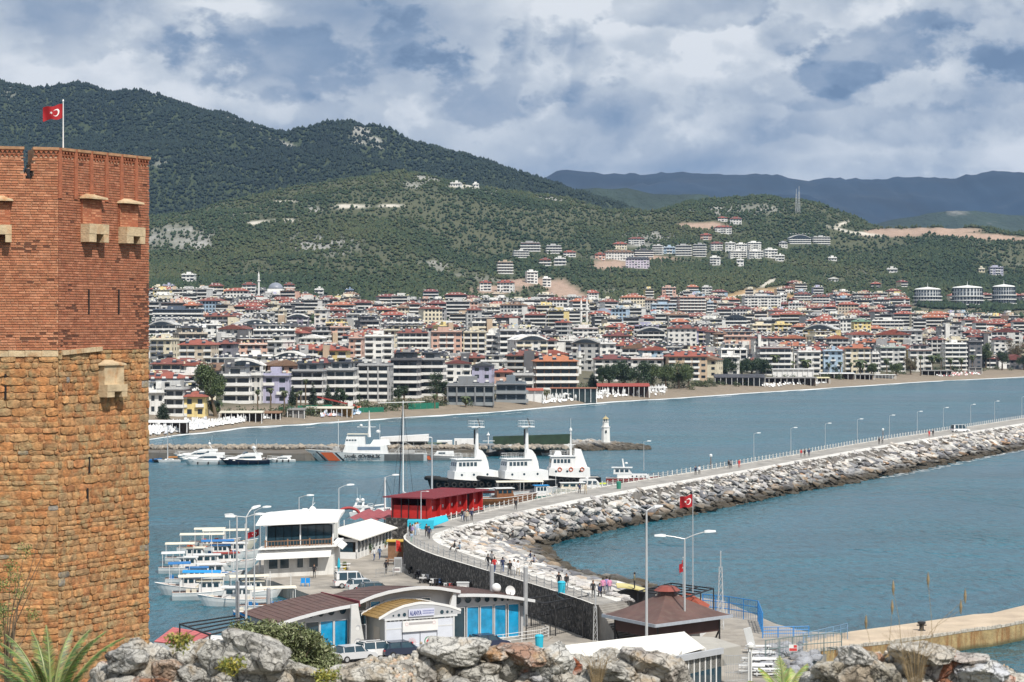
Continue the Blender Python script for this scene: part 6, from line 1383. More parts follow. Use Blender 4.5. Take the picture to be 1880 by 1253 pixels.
cc = (Rt+Lf)/2; ins = [cc+(p-cc)*.80 for p in (Fr,Rt,Bk,Lf)]
b = MB()
for i in range(4):
 a, c = ins[i], ins[(i+1)%4]; b.face([(a.x,a.y,3.05),(c.x,c.y,3.05),(c.x,c.y,4.75),(a.x,a.y,4.75)])
b.build('brown_wall_band', M('dark_brown_board', (.06,.025,.02), .7, .15, 1), t)
for i in range(4): a = ins[i]; b = MB(); b.bar((a.x,a.y,ZQ),(a.x,a.y,4.6), .16); b.build('post', black_steel, t); c = ins[(i+1)%4]; d = (c-a).normalized(); b = MB(); b.bar((a.x+d.x*1.1,a.y+d.y*1.1,ZQ+.1),(a.x,a.y,3.2), .12); b.build('brace', black_steel, t)
t = thing('small_red_roof_hut', 'small hut with red roof peeping out behind the pyramid roof', 'hut', (0,0,0)); b = MB(); a0_, a1_ = G(1232,1098,4.9), G(1285,1110,4.9); b.prism([(a0_.x,a0_.y+1),(a1_.x,a1_.y),(a1_.x+1,a1_.y+4),(a0_.x+1,a0_.y+5)], ZQ, 4.3, 0); b.build('wall', whitep, t)
b = MB(); A,B_,Cc,D = Vector((a0_.x-.6,a0_.y+.4,4.3)),Vector((a1_.x+.6,a1_.y-.7,4.3)),Vector((a1_.x+1.4,a1_.y+4.5,4.3)),Vector((a0_.x+.6,a0_.y+5.6,4.3)); q = (A+B_+Cc+D)/4+Vector((0,0,1.2));
for e, f in ((A,B_),(B_,Cc),(Cc,D),(D,A)): b.face([e,f,q])
b.build('roof', M('red_tile_roof', (.33,.07,.035), .8, .25, 2, .5, 6), t)
def frame_thing(name, label, bars, mat, w=.12, cat='pergola'):
 t = thing(name, label, cat)
 for nm, p, q in bars: b = MB(); b.bar(p, q, w); b.build(nm, mat, t)
 return t
cor = [P(1172,1086,238), P(1232,1071,247), P(1310,1081,240), P(1256,1098,231)]; bars = [('beam', cor[i], cor[(i+1)%4]) for i in range(4)]
for k in (.2,.4,.6,.8): bars.append(('rafter', cor[0].lerp(cor[1],k), cor[3].lerp(cor[2],k)))
for k in (.33,.66): bars.append(('beam', cor[0].lerp(cor[3],k), cor[1].lerp(cor[2],k)))
for p in (cor[0], cor[2], cor[3], cor[1], cor[2].lerp(cor[3],.45)): bars.append(('post', Vector((p.x,p.y,ZQ)), p))
frame_thing('steel_pergola', 'black steel pergola frame on the sea side behind the pyramid roof', bars, black_steel)
t = thing('ticket_kiosk', 'black kiosk with rounded yellow edged roof and posters beside the stairs', 'kiosk', (0,0,0)); A, B_ = G(1133,1124,ZQ+1), G(1186,1122,ZQ+1); b = MB(); b.prism([(A.x,A.y),(B_.x,B_.y),(B_.x+1.2,B_.y+3),(A.x+1.2,A.y+3)], ZQ, 4.7); b.build('booth', black_steel, t)
b = MB(); n = 8
b.loft([[(A.x+(B_.x-A.x)*i/n, A.y-.3+d_, 4.7+.55*math.sin(math.pi*min(1,(i/n)*.55+.45))) for i in range(n+1)]+[(A.x+(B_.x-A.x)*i/n, A.y-.3+d_, 4.6+.5*math.sin(math.pi*min(1,(i/n)*.55+.45))) for i in range(n,-1,-1)] for d_ in (0,3.4)]); b.build('roof', M('pale_yellow_edge', (.60,.52,.22), .6, .1, 1), t)
for px, c in ((1140,(.30,.38,.14)),(1150,(.62,.62,.52))): q = P(px,1103,A.y-.06); b = MB(); b.box(q.x-.28, q.x+.28, A.y-.08, A.y-.03, 3.0, 4.3); b.build('poster', M('poster_%d'%px, c, .6, .5, 4), t)
def cage(label, pts, h, step=.35):
 t = thing('wire_cage_fence', label, 'fence')
 for a, c in zip(pts, pts[1:]):
  for z in (0.1, h*.5, h): b = MB(); b.bar(Vector(a)+Vector((0,0,z)), Vector(c)+Vector((0,0,z)), .06); b.build('rail', black_steel, t)
  b = MB(); n = max(2, int((Vector(c)-Vector(a)).length/step))
  for i in range(n): q = Vector(a).lerp(Vector(c), i/n); b.bar(q, q+Vector((0,0,h)), .025)
  b.build('bars', black_steel, t, kind='stuff')
 for a in pts: b = MB(); b.bar(a, Vector(a)+Vector((0,0,h+.1)), .12); b.build('post', black_steel, t)
g = lambda px, py: tuple(G(px, py, ZQ))
cage('black wire fence between the curved building and the dark basalt wall', [g(966,1178),g(1010,1168),g(1058,1158)], 2.6); cage('tall black gate panel at the end of the basalt wall', [g(1070,1172),g(1090,1145)], 2.6, .25)
cage('low black grid fence in front of the basalt wall', [g(975,1150),g(1065,1138)], 2.0, .3)
frame_thing('steel_canopy_frame', 'thin black flat canopy frame leaning against the basalt wall', [('beam',P(965,1100,236),P(1078,1086,243)),('beam',P(965,1100,236),P(1000,1108,230)),('beam',P(1000,1108,230),P(1080,1094,238)),('beam',P(1078,1086,243),P(1080,1094,238)),('beam',P(1020,1093,240),P(1035,1101,235)),('post',P(1078,1086,243),Vector((P(1078,1086,243).x,243,ZQ))),('post',P(1080,1094,238),Vector((P(1080,1094,238).x,238,ZQ))),('post',P(1020,1104,233),Vector((P(1020,1104,233).x,233,ZQ)))], black_steel, .13, 'canopy')
bluep = M('bright_blue_paint', (.03,.22,.55), .5, .1, 2); bluel = M('faded_blue_paint', (.16,.28,.42), .6, .15, 2)
railing('blue_fence', 'bright blue grid fence behind the pyramid roof by the sea', [g(1290,1128),g(1338,1133),g(1392,1142),g(1400,1165)], 2.2, 3, bluep, 2.2, .06, mesh_bars=.28, cat='fence')
railing('blue_fence', 'low bright blue railing along the quay end beside the jetty', [g(1400,1172),g(1485,1170)], 1.1, 3, bluep, 1.6, .05, mesh_bars=.2, cat='fence')
railing('blue_fence', 'faded blue railing on the start of the sandy concrete jetty', [tuple(G(1475,1182,2)),tuple(G(1556,1163,2)),tuple(G(1556,1174,2))], 1.0, 2, bluel, 1.6, .04, mesh_bars=.25, cat='fence')
railing('grey_fence', 'grey mesh fence holding a small red and white warning sign', [tuple(G(1405,1215,ZQ)),tuple(G(1480,1205,ZQ)),tuple(G(1545,1200,ZQ))], 2.0, 2, M('grey_green_steel', (.14,.20,.20), .6, .1, 2), 1.8, .05, mesh_bars=.35, cat='fence')
rx, ry, ryaw = -31.1, 286.4, R(26); T2 = Matrix(((math.cos(ryaw),.02,0,rx),(math.sin(ryaw),1,0,ry),(0,0,1,0),(0,0,0,1))); t = thing('harbour_restaurant', 'white two storey restaurant with dark glazed upper floor over a white awning', 'restaurant'); X2 = lambda px, y=0: tpx(px, rx, ry, ryaw, y); Wd = X2(612)
def b2(name, m, *boxes, T=T2, par=None, kind=None):
 b = MB(); b.T = T
 for q in boxes: b.box(*q)
 return b.build(name, m, par or t, kind=kind)
b2('ground_floor_wall', M('off_white_wall', (.66,.65,.62), .8, .08, .6, stain=.3), (0, Wd, .3, 9, ZQ-1, 5.1)); b2('floor_slab', whitep, (-.6, Wd+.5, -.7, 9.2, 5.1, 5.3)); b2('upper_floor_core', M('dark_interior', (.02,.018,.018), .6, .2, 1), (.3, Wd-.3, 1.6, 8.6, 5.3, 8.0))
for i in range(8): xa = .35+i*(Wd-.7)/8; b2('upper_window', dglass, (xa+.04, xa+(Wd-.7)/8-.04, 1.30, 1.36, 5.45, 7.75))
for xx in (.1, Wd*.5, Wd-.25): b2('upper_post', whitep, (xx, xx+.16, 1.1, 1.28, 5.3, 8.05))
for k in range(3): b2('side_window', dglass, (Wd-.28, Wd-.2, 2+k*2.2, 3.9+k*2.2, 5.5, 7.7))
for a, c in ((.6,1.9),(2.1,3.4),(4.4,5.3),(6.0,7.3)): b2('window', dglass, (a+.06, c-.06, .24, .32, 2.6, 3.9)); b2('window_frame', whitep, (a, a+.06, .2, .34, 2.55, 3.95), (c-.06, c, .2, .34, 2.55, 3.95), (a, c, .2, .34, 2.5, 2.57), (a, c, .2, .34, 3.93, 4.0))
b = MB(); b.T = T2; b.loft([[(x,.9,5.15),(x,-1.5,4.05),(x,-1.5,3.93),(x,.9,5.0)] for x in (-.8, Wd-.25)]); b.build('lower_awning', M('white_membrane', (.80,.79,.77), .6, .04, .5), t)
b = MB(); b.T = T2; n = 10
b.loft([[(x, -.3, 8.25+.0*x),(x, -.3, 8.10),(x, 9.8, 8.7),(x, 9.8, 8.95+.25*math.sin(math.pi*(x+1)/(Wd+1.6))),(x, 4, 8.85+.3*math.sin(math.pi*(x+1)/(Wd+1.6)))] for x in [(-1+(Wd+1.6)*i/n) for i in range(n+1)]]); b.build('roof', MATS['white_membrane'], t)
b = MB(); b.T = T2; b.loft([[(x,-.2,7.95+.22*math.sin(math.pi*x/Wd)),(x,-.2,8.1),(x,.9,8.1),(x,.9,7.95+.22*math.sin(math.pi*x/Wd))] for x in [Wd*i/8 for i in range(9)]]); b.build('roof_soffit', alul, t)
for i in range(22): xx = .2+i*(Wd-.5)/21; b2('baluster', woodb, (xx, xx+.06, -.25, -.18, 5.3, 6.05)) if i % 7 else b2('wooden_post', woodb, (xx, xx+.16, -.32, -.12, 5.3, 6.3))
b2('handrail', woodb, (.1, Wd-.2, -.28, -.15, 6.03, 6.12), (.1, Wd-.2, -.26, -.17, 5.42, 5.5))
b = MB(); b.T = T2; b.loft([[(Wd-.05,y,5.6),(Wd+1.2,y,4.7),(Wd+1.2,y,4.58),(Wd-.05,y,5.45)] for y in (.5,7)]); b.build('side_awning', MATS['white_membrane'], t)
b = MB(); b.T = T2 @ Matrix.Translation((Wd*.62,6.5,9.35)); b.lathe([(.45,-.2),(.5,.1),(.3,.35),(.05,.45)], 10); b.box(-1.4,-.7,-.3,.3,-.2,.2); b.tube([(.0,0,.4),(.1,0,1.6)], .03, 4); b.tube([(-.3,0,.3),(.35,0,.9)], .03, 4); b.build('roof_vents', white_paint, t, kind='stuff')
t = thing('white_pavilion', 'long white glazed pavilion with low pitched white roof right of the two storey restaurant', 'restaurant'); px_, py_ = -21.0, 310.0; yw = math.atan2(.978,.207); T3 = FR_(px_, py_, yw)      # x along the long wall away from the camera, y to the left
b2('inner_room', M('dark_room', (.05,.045,.04), .8, .2, 1), (.3, 18, .35, 6.6, ZQ, 4.1), T=T3); b2('low_wall', whitep, (0, 18.3, .0, .14, ZQ, 2.3), (0, .14, 0, 6.8, ZQ, 2.4), T=T3)
for i in range(11): b2('white_post', whitep, (i*1.8, i*1.8+.22, -.06, .2, ZQ, 4.2), T=T3);
for i in range(10): b2('glass_panel', dglass, (i*1.8+.26, (i+1)*1.8-.04, .06, .1, 2.35, 3.95), T=T3)
b2('front_window', dglass, (.02, .07, .6, 3.2, 2.45, 3.7), (.02, .07, 3.5, 6.2, 2.45, 3.7), T=T3); b2('top_beam', whitep, (0, 18.3, -.04, .16, 3.95, 4.2), (-.02, .2, 0, 6.8, 3.8, 4.2), T=T3)
b = MB(); b.T = T3; b.loft([[(x,-.7,4.15),(x,3.3,5.35),(x,7.4,4.25),(x,7.4,4.1),(x,3.3,5.15),(x,-.7,4.02)] for x in (-.8, 19)]); b.build('roof', M('cream_membrane', (.74,.72,.66), .7, .06, .6), t)
t = thing('red_pavilion', 'bright red pavilion with dark maroon flat roof beside the moored boats', 'pavilion'); yr = math.atan2(.92,.4); T4 = FR_(-12.4, 336.0, yr); Z4 = 4.75
b2('platform', basalt, (-.6, 19, -.5, 6.6, -3, Z4), T=T4)
b2('red_wall', brick_red, (0, 3.2, .1, .25, Z4, Z4+2.9), (4.0, 9.0, .1, .25, Z4, Z4+2.9), (9.8, 13.8, .1, .25, Z4, Z4+2.9), (15, 18.4, .1, .25, Z4, Z4+2.9), T=T4)
b2('red_side_wall', brick_red, (0, .15, .1, 5.9, Z4, Z4+1.9), (18.3, 18.45, .1, 5.9, Z4, Z4+2.9), T=T4); b2('back_wall', brick_red, (0, 18.4, 5.8, 5.95, Z4, Z4+2.9), T=T4)
for xx in (0, 3.2, 6.4, 9.0, 12.4, 15.0, 18.2): b2('red_pilaster', brick_red, (xx, xx+.35, -.55, .1, Z4, Z4+2.95), T=T4)
for xx in (3.6, 9.4, 14.4): b2('dark_opening', M('deep_doorway', (.03,.02,.02), .8, .1, 1), (xx-.2, xx+.5, .12, .2, Z4, Z4+2.7), T=T4)
for xx in (1.6, 5.2, 8.4, 11.4, 13.4, 16.6): b2('white_notice', whitep, (xx, xx+.32, .03, .09, Z4+1.3, Z4+1.75), T=T4)
for yy in (1.5, 3, 4.2, 5.6): b2('black_post', black_steel, (-.1, 0, yy, yy+.1, Z4, Z4+3.0), T=T4)
b = MB(); b.T = T4; b.prism([(-.9,-1.3),(19.2,-1.3),(19.2,6.9),(-.9,6.9)], Z4+3.0, Z4+3.16); b.build('roof', redroof, t); b = MB(); b.T = T4; [b.box(-.9+i*1.25-.02,-.9+i*1.25+.02,-1.3,6.9,Z4+3.16,Z4+3.21) for i in range(17)]; b.build('roof_seams', redroof, t, kind='stuff')
t = thing('maroon_canopy', 'low maroon canopy roof on the water side before the red pavilion', 'canopy'); q = [G(632,955,4.3),G(752,957,4.3),G(778,941,4.3),G(668,938,4.3)]; b = MB(); k = 6
for i in range(k):
 a0_, a1_ = q[0].lerp(q[1],i/k), q[0].lerp(q[1],(i+1)/k); c0_, c1_ = q[3].lerp(q[2],i/k), q[3].lerp(q[2],(i+1)/k); h = Vector((0,0,.35)); m0_, m1_ = a0_.lerp(a1_,.5)+h, c0_.lerp(c1_,.5)+h
 b.face([a0_,m0_,m1_,c0_]); b.face([m0_,a1_,c1_,m1_])
b.build('roof', M('faded_maroon_cloth', (.30,.07,.08), .8, .15, .8), t)
for e in q: b = MB(); b.bar((e.x,e.y,ZQ),(e.x,e.y,e.z), .12); b.build('post', white_paint, t)
tq = M('turquoise_awning', (.02,.42,.58), .6, .08, 1)
t = thing('turquoise_kiosk', 'turquoise kiosk and awning with a round emblem where the promenade bends', 'kiosk'); A = G(748,972,5); b = MB(); b.box(A.x, A.x+3.6, A.y, A.y+2, 5.0, 6.2); b.T = None; b.build('counter_box', tq, t)
b = MB(); b.loft([[(A.x+2.8,A.y-.3,5.2),(A.x+5.6,A.y+3,6.0),(A.x+5.6,A.y+3,5.9),(A.x+2.8,A.y-.3,5.1)],[(A.x+2.8,A.y+2,6.3),(A.x+5.2,A.y+4.6,6.6),(A.x+5.2,A.y+4.6,6.5),(A.x+2.8,A.y+2,6.2)]]); b.build('awning', tq, t); b = MB(); k = 12; b.face([(A.x+1.3+.3*math.cos(6.283*i/k), A.y-.01, 5.65+.3*math.sin(6.283*i/k)) for i in range(k)]); b.build('emblem', M('orange_emblem', (.55,.33,.10), .7, .3, 6), t)
t = thing('red_roof_shed', 'shed with faded red ribbed metal roof at the water edge by the tower', 'shed'); q = [G(283,1178,3.6),G(352,1186,3.6),G(388,1163,4.4),G(318,1152,4.4)]; b = MB(); b.prism([(p.x,p.y) for p in (q[0],q[1],q[2],q[3])], [.2]*4, [p.z-.1 for p in q]); b.build('wall', whitep, t)
k = 8
for i in range(k):
 a, c, d, e = q[0].lerp(q[3],i/k), q[1].lerp(q[2],i/k), q[1].lerp(q[2],(i+.93)/k), q[0].lerp(q[3],(i+.93)/k); b = MB(); b.prism([(p.x,p.y) for p in (a,c,d,e)], [a.z-.05]*4, [a.z+.02,c.z+.02,d.z+.02,e.z+.02]); b.build('roof_panel', M('faded_red_sheet', (.50,.13,.13), .6, .15, 1), t)
t = thing('white_tent', 'white tent roof beside the red ribbed shed roof', 'tent'); q = [G(352,1198,3.2),G(425,1196,3.2),G(432,1168,3.4),G(372,1166,3.4)]; b = MB(); m_ = (q[0]+q[1]+q[2]+q[3])/4+Vector((0,0,.5))
for i in range(4): b.face([q[i],q[(i+1)%4],m_])
b.build('roof', MATS['white_membrane'], t); b = MB()
for p in q: b.bar((p.x,p.y,ZQ-1.5),(p.x,p.y,p.z), .08)
b.build('poles', white_paint, t)
bars = []
A, B_, Cc, D = P(330,1146,212), P(440,1130,222), P(470,1146,216), P(385,1166,206)
for k in range(5): bars.append(('beam', A.lerp(D,k/4), B_.lerp(Cc,k/4)))
bars += [('rafter',A,D),('rafter',B_,Cc)]+[('post', Vector((p.x,p.y,-1)), p) for p in (A,B_,Cc,D)]
frame_thing('steel_pergola', 'bare black steel roof frame standing over the water left of the curved roof', bars, black_steel, .13)
memb = M('bright_white_canvas', (.80,.78,.72), .7, .05, .6); t = thing('canvas_canopy', 'large cream white canvas canopy stretched over the terrace before the pyramid pavilion', 'canopy')
q = [P(975,1192,200), P(1256,1160,204), P(1295,1190,196), P(1180,1222,190)]; b = MB(); n = 8; b.smooth = True
for i in range(n):
 for j in range(n):
  def S(u, v): p = q[0].lerp(q[1],u).lerp(q[3].lerp(q[2],u), v); return p-Vector((0,0,1.0*math.sin(math.pi*u)*math.sin(math.pi*v)*.35))
  b.face([S(i/n,j/n),S((i+1)/n,j/n),S((i+1)/n,(j+1)/n),S(i/n,(j+1)/n)])
b.build('canvas', memb, t)
for e in q: b = MB(); b.bar((e.x,e.y,ZQ-.5), e, .12); b.build('pole', white_paint, t)
t = thing('glazed_terrace', 'restaurant terrace with grey roof, dark glass walls and curved mesh end', 'restaurant'); q = [P(1243,1207,192),P(1325,1192,198),P(1360,1186,200),P(1310,1170,208),P(1270,1168,206)]; b = MB(); b.prism([(p.x,p.y) for p in q], [3.6]*5, [p.z for p in q]); b.build('roof', M('grey_beige_membrane', (.40,.38,.34), .8, .08, .6), t)
b = MB(); b.bar(q[0]+Vector((0,-.3,-.1)), q[1]+Vector((0,-.3,-.1)), .35, .5); b.build('awning_cassette', alu, t)
for i in range(8): a = q[0].lerp(q[1],i/8); c = q[0].lerp(q[1],(i+.94)/8); b = MB(); b.face([(a.x,a.y,ZQ-1),(c.x,c.y,ZQ-1),(c.x,c.y,a.z-.4),(a.x,a.y,a.z-.4)]); b.build('glass_panel', dglass, t); b = MB(); b.bar((a.x,a.y-.05,ZQ-1),(a.x,a.y-.05,a.z-.3), .1); b.build('post', white_paint, t)
b = MB()
for i in range(26): a = i/25*1.9-.2; p = Vector((P(1335,1200,200).x+2.0*math.sin(a), 199.5-1.7*math.cos(a), 0)); b.bar((p.x,p.y,ZQ-1),(p.x,p.y,4.6), .04)
for z in (2.4,3.1,3.8,4.55): b.tube([(P(1335,1200,200).x+2.0*math.sin(i/12*1.9-.2), 199.5-1.7*math.cos(i/12*1.9-.2), z) for i in range(13)], .03, 4)
b.build('curved_mesh', steel, t, kind='stuff')
for i, (px, py) in enumerate([(1392,1186),(1400,1198),(1402,1210),(1395,1219),(1408,1228),(1385,1208),(1380,1222)]):
 lb = ['white bench table nearest the grey fence','second white bench table of the seaside terrace','white bench table in the middle of the terrace','white bench table left of the middle one','white bench table at the lower right of the terrace','white bench table close to the curved mesh','white bench table closest to the fan palm'][i]
 p = G(px, py, ZQ+.7); t = thing('bench_table', lb, 'table', (p.x, p.y, ZQ-.3), random.uniform(-.1,.1), 'white tables on the seaside terrace'); b = MB(); b.box(-1.2,1.2,-.4,.4,.95,1.02); b.build('tabletop', white_paint, t)
 for y in (-.8,.8): b = MB(); b.box(-1.2,1.2,y-.15,y+.15,.6,.66); b.build('bench_seat', white_paint, t)
 for x in (-.9,.9): b = MB(); b.bar((x,-.75,0),(x,0,.95),.08); b.bar((x,.75,0),(x,0,.95),.08); b.build('leg', steel, t)
p = P(1377,1253,190); t = thing('floodlight_mast', 'short white mast with slanting white floodlight panel among the terrace tables', 'lamp', (p.x,p.y,ZQ)); b = MB(); b.tube([(-.12,0,0),(-.12,0,5)], .06, 6); b.tube([(.12,0,0),(.12,0,5)], .06, 6); b.build('pole', white_paint, t); b = MB(); b.T = Matrix.Translation((0,0,5.5)) @ Matrix.Rotation(R(-14),4,'Y'); b.box(-.32,.32,-.12,.12,-.7,1.0); b.build('floodlight_panel', alul, t); b = MB(); b.lathe([(.05,-.3),(.3,-.1),(.3,.1),(.05,.3)], 10, (0,-.1,5.0)); b.build('ball', white_paint, t)
t = thing('warning_sign', 'small red and white warning sign on the grey mesh fence', 'sign', (0,0,0)); q = P(1456,1190,203); b = MB(); b.box(q.x-.38,q.x+.38,q.y-.05,q.y,q.z-.3,q.z+.3); b.build('board', whitep, t); b = MB(); b.box(q.x-.34,q.x+.34,q.y-.06,q.y-.052,q.z-.26,q.z-.02); b.box(q.x+.05,q.x+.34,q.y-.06,q.y-.052,q.z+.03,q.z+.26); b.build('red_print', redm, t)
b = MB(); rg = random.Random(12); rk = thing('riprap', 'pale blue grey boulders piled between the terrace and the jetty wall', 'rocks')
for i in range(46): px, py = rg.uniform(1385,1500), rg.uniform(1185,1235); o = bpy.data.objects.new('boulder', rg.choice(bmesh_)); C.objects.link(o); o.parent = rk; o.location = G(px, py, 1.6); o.scale = (rg.uniform(.5,1.1),rg.uniform(.5,.9),rg.uniform(.4,.6)); o.rotation_euler = (0,0,rg.random()*6); o.color = (.36,.37,.40,1)
# ------------------------------------------------------------------ vessels
hullw = M('white_gelcoat', (.74,.74,.73), .35, .06, .6, stain=.15); hullk = M('black_hull_paint', (.012,.012,.014), .45, .2, .6); navyh = M('navy_hull_paint', (.012,.018,.04), .25, .1, .5)
deckm = M('grey_deck', (.38,.38,.37), .8, .15, 1); teak = M('varnished_timber', (.24,.10,.04), .5, .2, 2); shipw = M('ship_white_paint', (.76,.76,.75), .5, .05, .6, stain=.15); orangem = M('orange_red_stripe', (.50,.10,.03), .6, .1, .6); tyrem = M('black_rubber', (.015,.015,.015), .8, .2, 3)
antif = M('red_antifouling', (.30,.04,.03), .7, .15, 1); canv = M('cream_boat_canvas', (.68,.63,.52), .8, .1, 1); greenh = M('green_hull_paint', (.03,.20,.14), .5, .1, .8); blueh = M('blue_boat_paint', (.02,.16,.42), .5, .1, .8); skyb = M('bright_blue_canvas', (.01,.26,.62), .6, .08, .8); greyh = M('grey_hull_paint', (.30,.30,.30), .55, .15, .6, stain=.3)
def hull(t, L, B, Hs, Hb, side=None, deck=None, stripe=None, rake=.9, flare=.75, boot=None, name='hull', stern_x=-.5, bow_pow=2.2):
 "closed boat hull, bow towards +x; returns sheer(x)"
 n = 14; secs = []
 sh = lambda s: Hs+(Hb-Hs)*max(0, s-.25)**1.7/(.75**1.7)
 for i in range(n+1):
  s = i/n; w = B/2*(1-max(0,(s-.45)/.55)**bow_pow)*(.88+.12*min(1,s*4)); w = max(w, .02); h = sh(s); x = -L/2+L*s; xb = x-rake*max(0,(s-.6)/.4)**1.5*h*.7
  secs.append((x, xb, w, h))
 b = MB(); rows = [(1.0, 1.0), (.55, .93), (.0, flare), (-.35, .35)]
 for (x, xb, w, h), (x2, xb2, w2, h2) in zip(secs, secs[1:]):
  for sg in (-1, 1):
   def pt(x, xb, w, h, r): f, k = r; zz = h*f if f > 0 else (0 if f == 0 else -.5); xx = xb+(x-xb)*max(0,f); return (xx, sg*w*k, zz)
   for ri, (ra, rb_) in enumerate(zip(rows, rows[1:])): b.face([pt(x,xb,w,h,ra), pt(x2,xb2,w2,h2,ra), pt(x2,xb2,w2,h2,rb_), pt(x,xb,w,h,rb_)], 1 if ri == 2 else 0)
 x, xb, w, h = secs[0]; b.face([(x,-w,h),(x,w,h),(x,w*.93,h*.55),(x,w*flare,0),(x,-w*flare,0),(x,-w*.93,h*.55)])
 b.build(name, [side or hullw, boot or antif], t); d = MB()
 for (x,_,w,h), (x2,_,w2,h2) in zip(secs, secs[1:]): d.face([(x,-w*.96,h-.08),(x,w*.96,h-.08),(x2,w2*.96,h2-.08),(x2,-w2*.96,h2-.08)])
 d.build('deck', deck or deckm, t)
 g = MB()
 for sg in (-1,1): g.tube([(x, sg*w, h) for x,_,w,h in secs], .05, 4)
 g.build('gunwale', stripe or side or hullw, t); return sh
def block(t, name, m, x0, x1, y, z0, z1, f=0, a=0, s=.0):
 "deckhouse block: front sloped by f, back by a, sides leaning in by s"
 b = MB(); b.loft([[(x0,-y,z0),(x1,-y,z0),(x1,y,z0),(x0,y,z0)],[(x0+a,-y+s,z1),(x1-f,-y+s,z1),(x1-f,y-s,z1),(x0+a,y-s,z1)]]); return b.build(name, m, t)
def winrow(t, x0, x1, y, z0, z1, n, slope=0, m=None, front=None, gap=.25):
 b = MB()
 for i in range(n):
  a = x0+(x1-x0)*(i+gap/2)/n; c = x0+(x1-x0)*(i+1-gap/2)/n
  for sg in (-1,1): b.face([(a,sg*(y+.02),z0),(c,sg*(y+.02),z0),(c,sg*(y+.02-slope),z1),(a,sg*(y+.02-slope),z1)])
 if front:
  xf, k, yy, sl = front
  for i in range(k): a = -yy+2*yy*(i+.12)/k; c = -yy+2*yy*(i+.88)/k; b.face([(xf+.02,a,z0),(xf+.02,c,z0),(xf-sl+.02,c,z1),(xf-sl+.02,a,z1)])
 return b.build('windows', m or dglass, t, kind='stuff')
def rails(t, pts, h=.9, n=None, r=.025, m=None):
 b = MB(); P0 = [Vector(p) for p in pts]; b.tube([p+Vector((0,0,h)) for p in P0], r, 4, cap=False); b.tube([p+Vector((0,0,h*.5)) for p in P0], r*.8, 4, cap=False)
 for a, c in zip(P0, P0[1:]):
  k = max(1, int((c-a).length/1.0))
  for i in range(k+1): q = a.lerp(c, i/k); b.tube([q, q+Vector((0,0,h))], r, 4, cap=False)
 return b.build('guard_rail', m or white_paint, t, kind='stuff')
def vessel(name, label, cat, px, py, head, z=0): return thing(name, label, cat, G(px, py, z), R(head))
def yacht(label, px, py, L, head, hullm, arch=True, group=None):
 t = vessel('motor_yacht', label, 'yacht', px, py, head); hull(t, L, L*.29, L*.085, L*.14, hullm, hullw, boot=hullk, rake=1.6)
 zs = L*.085
 block(t, 'saloon', hullw, -L*.34, L*.26, L*.115, zs, zs+L*.10, L*.17, .2, L*.02); block(t, 'foredeck_moulding', hullw, L*.0, L*.44, L*.08, zs+L*.02, zs+L*.06, L*.14, 0, L*.02)
 b = MB()
 for sg in (-1,1): b.face([(-L*.22,sg*(L*.1165),zs+L*.045),(L*.16,sg*(L*.112),zs+L*.04),(L*.09,sg*(L*.104),zs+L*.078),(-L*.2,sg*(L*.106),zs+L*.08)])
 b.face([(L*.172,-L*.09,zs+L*.045),(L*.172,L*.09,zs+L*.045),(L*.11,L*.085,zs+L*.085),(L*.11,-L*.085,zs+L*.085)]); b.build('saloon_windows', dglass, t)
 block(t, 'flybridge', hullw, -L*.36, L*.06, L*.10, zs+L*.10, zs+L*.14, L*.08, 0, L*.005); block(t, 'windscreen', dglass, L*-.06, L*.02, L*.08, zs+L*.14, zs+L*.17, L*.06, 0, .05)
 if arch:
  b = MB();
  for sg in (-1,1): b.bar((-L*.26,sg*L*.09,zs+L*.13),(-L*.20,sg*L*.08,zs+L*.22), .35, .12)
  b.bar((-L*.20,-L*.085,zs+L*.22),(-L*.20,L*.085,zs+L*.22), .3, .12); b.build('radar_arch', hullw, t); b = MB(); b.smooth = True
  for sg in (-1,1): b.lathe([(.02,0),(.3,.08),(.34,.3),(.22,.52),(.02,.6)], 10, (-L*.20, sg*L*.06, zs+L*.225))
  b.build('radome', white_paint, t); b = MB(); b.tube([(-L*.2,0,zs+L*.22),(-L*.2,0,zs+L*.22+1.2)], .04, 4); b.tube([(-L*.24,.4,zs+L*.2),(-L*.25,.4,zs+L*.2+2.6)], .02, 4); b.build('aerial', white_paint, t)
 b = MB(); b.smooth = False
 for k in range(3):
  x = -L*.25+k*L*.2
  for sg in (-1,1): b.lathe([(.02,.1),(.16,.2),(.18,.6),(.10,.8)], 8, (x, sg*L*.15, -.05))
 b.build('fender', hullk, t, kind='stuff'); rails(t, [(L*.05,-L*.13,zs+L*.01),(L*.3,-L*.10,zs+L*.03),(L*.47,-.05,zs+L*.05),(L*.3,L*.10,zs+L*.03),(L*.05,L*.13,zs+L*.01)], .7); return t
yacht('white motor yacht behind the bigger one at the left of the jetty', 366, 846, 12.5, 188, hullw)
yacht('white motor yacht with three dark fenders, foremost at the left jetty', 378, 853, 12.5, 186, hullw, False)
yacht('motor yacht with glossy navy hull and twin radomes', 448, 853, 12.0, 200, navyh)
yacht('small white cabin cruiser moored right of the navy hulled yacht', 516, 849, 7.0, 190, hullw, False)
def dinghy(label, px, py, L, head, col, cat='boat', z=0, outboard=True, name='small_boat', seat=True):
 t = vessel(name, label, cat, px, py, head, z); hull(t, L, L*.36, .55, .8, col, deckm, rake=.6)
 b = MB();
 for x in (-.2*L, .1*L): b.box(x-.12,x+.12,-L*.15,L*.15,.5,.58)
 b.build('thwart', teak, t)
 if outboard: b = MB(); b.box(-L/2-.35,-L/2-.02,-.16,.16,.35,.95); b.box(-L/2-.25,-L/2-.12,-.06,.06,-.3,.35); b.build('outboard_motor', hullk, t)
 return t
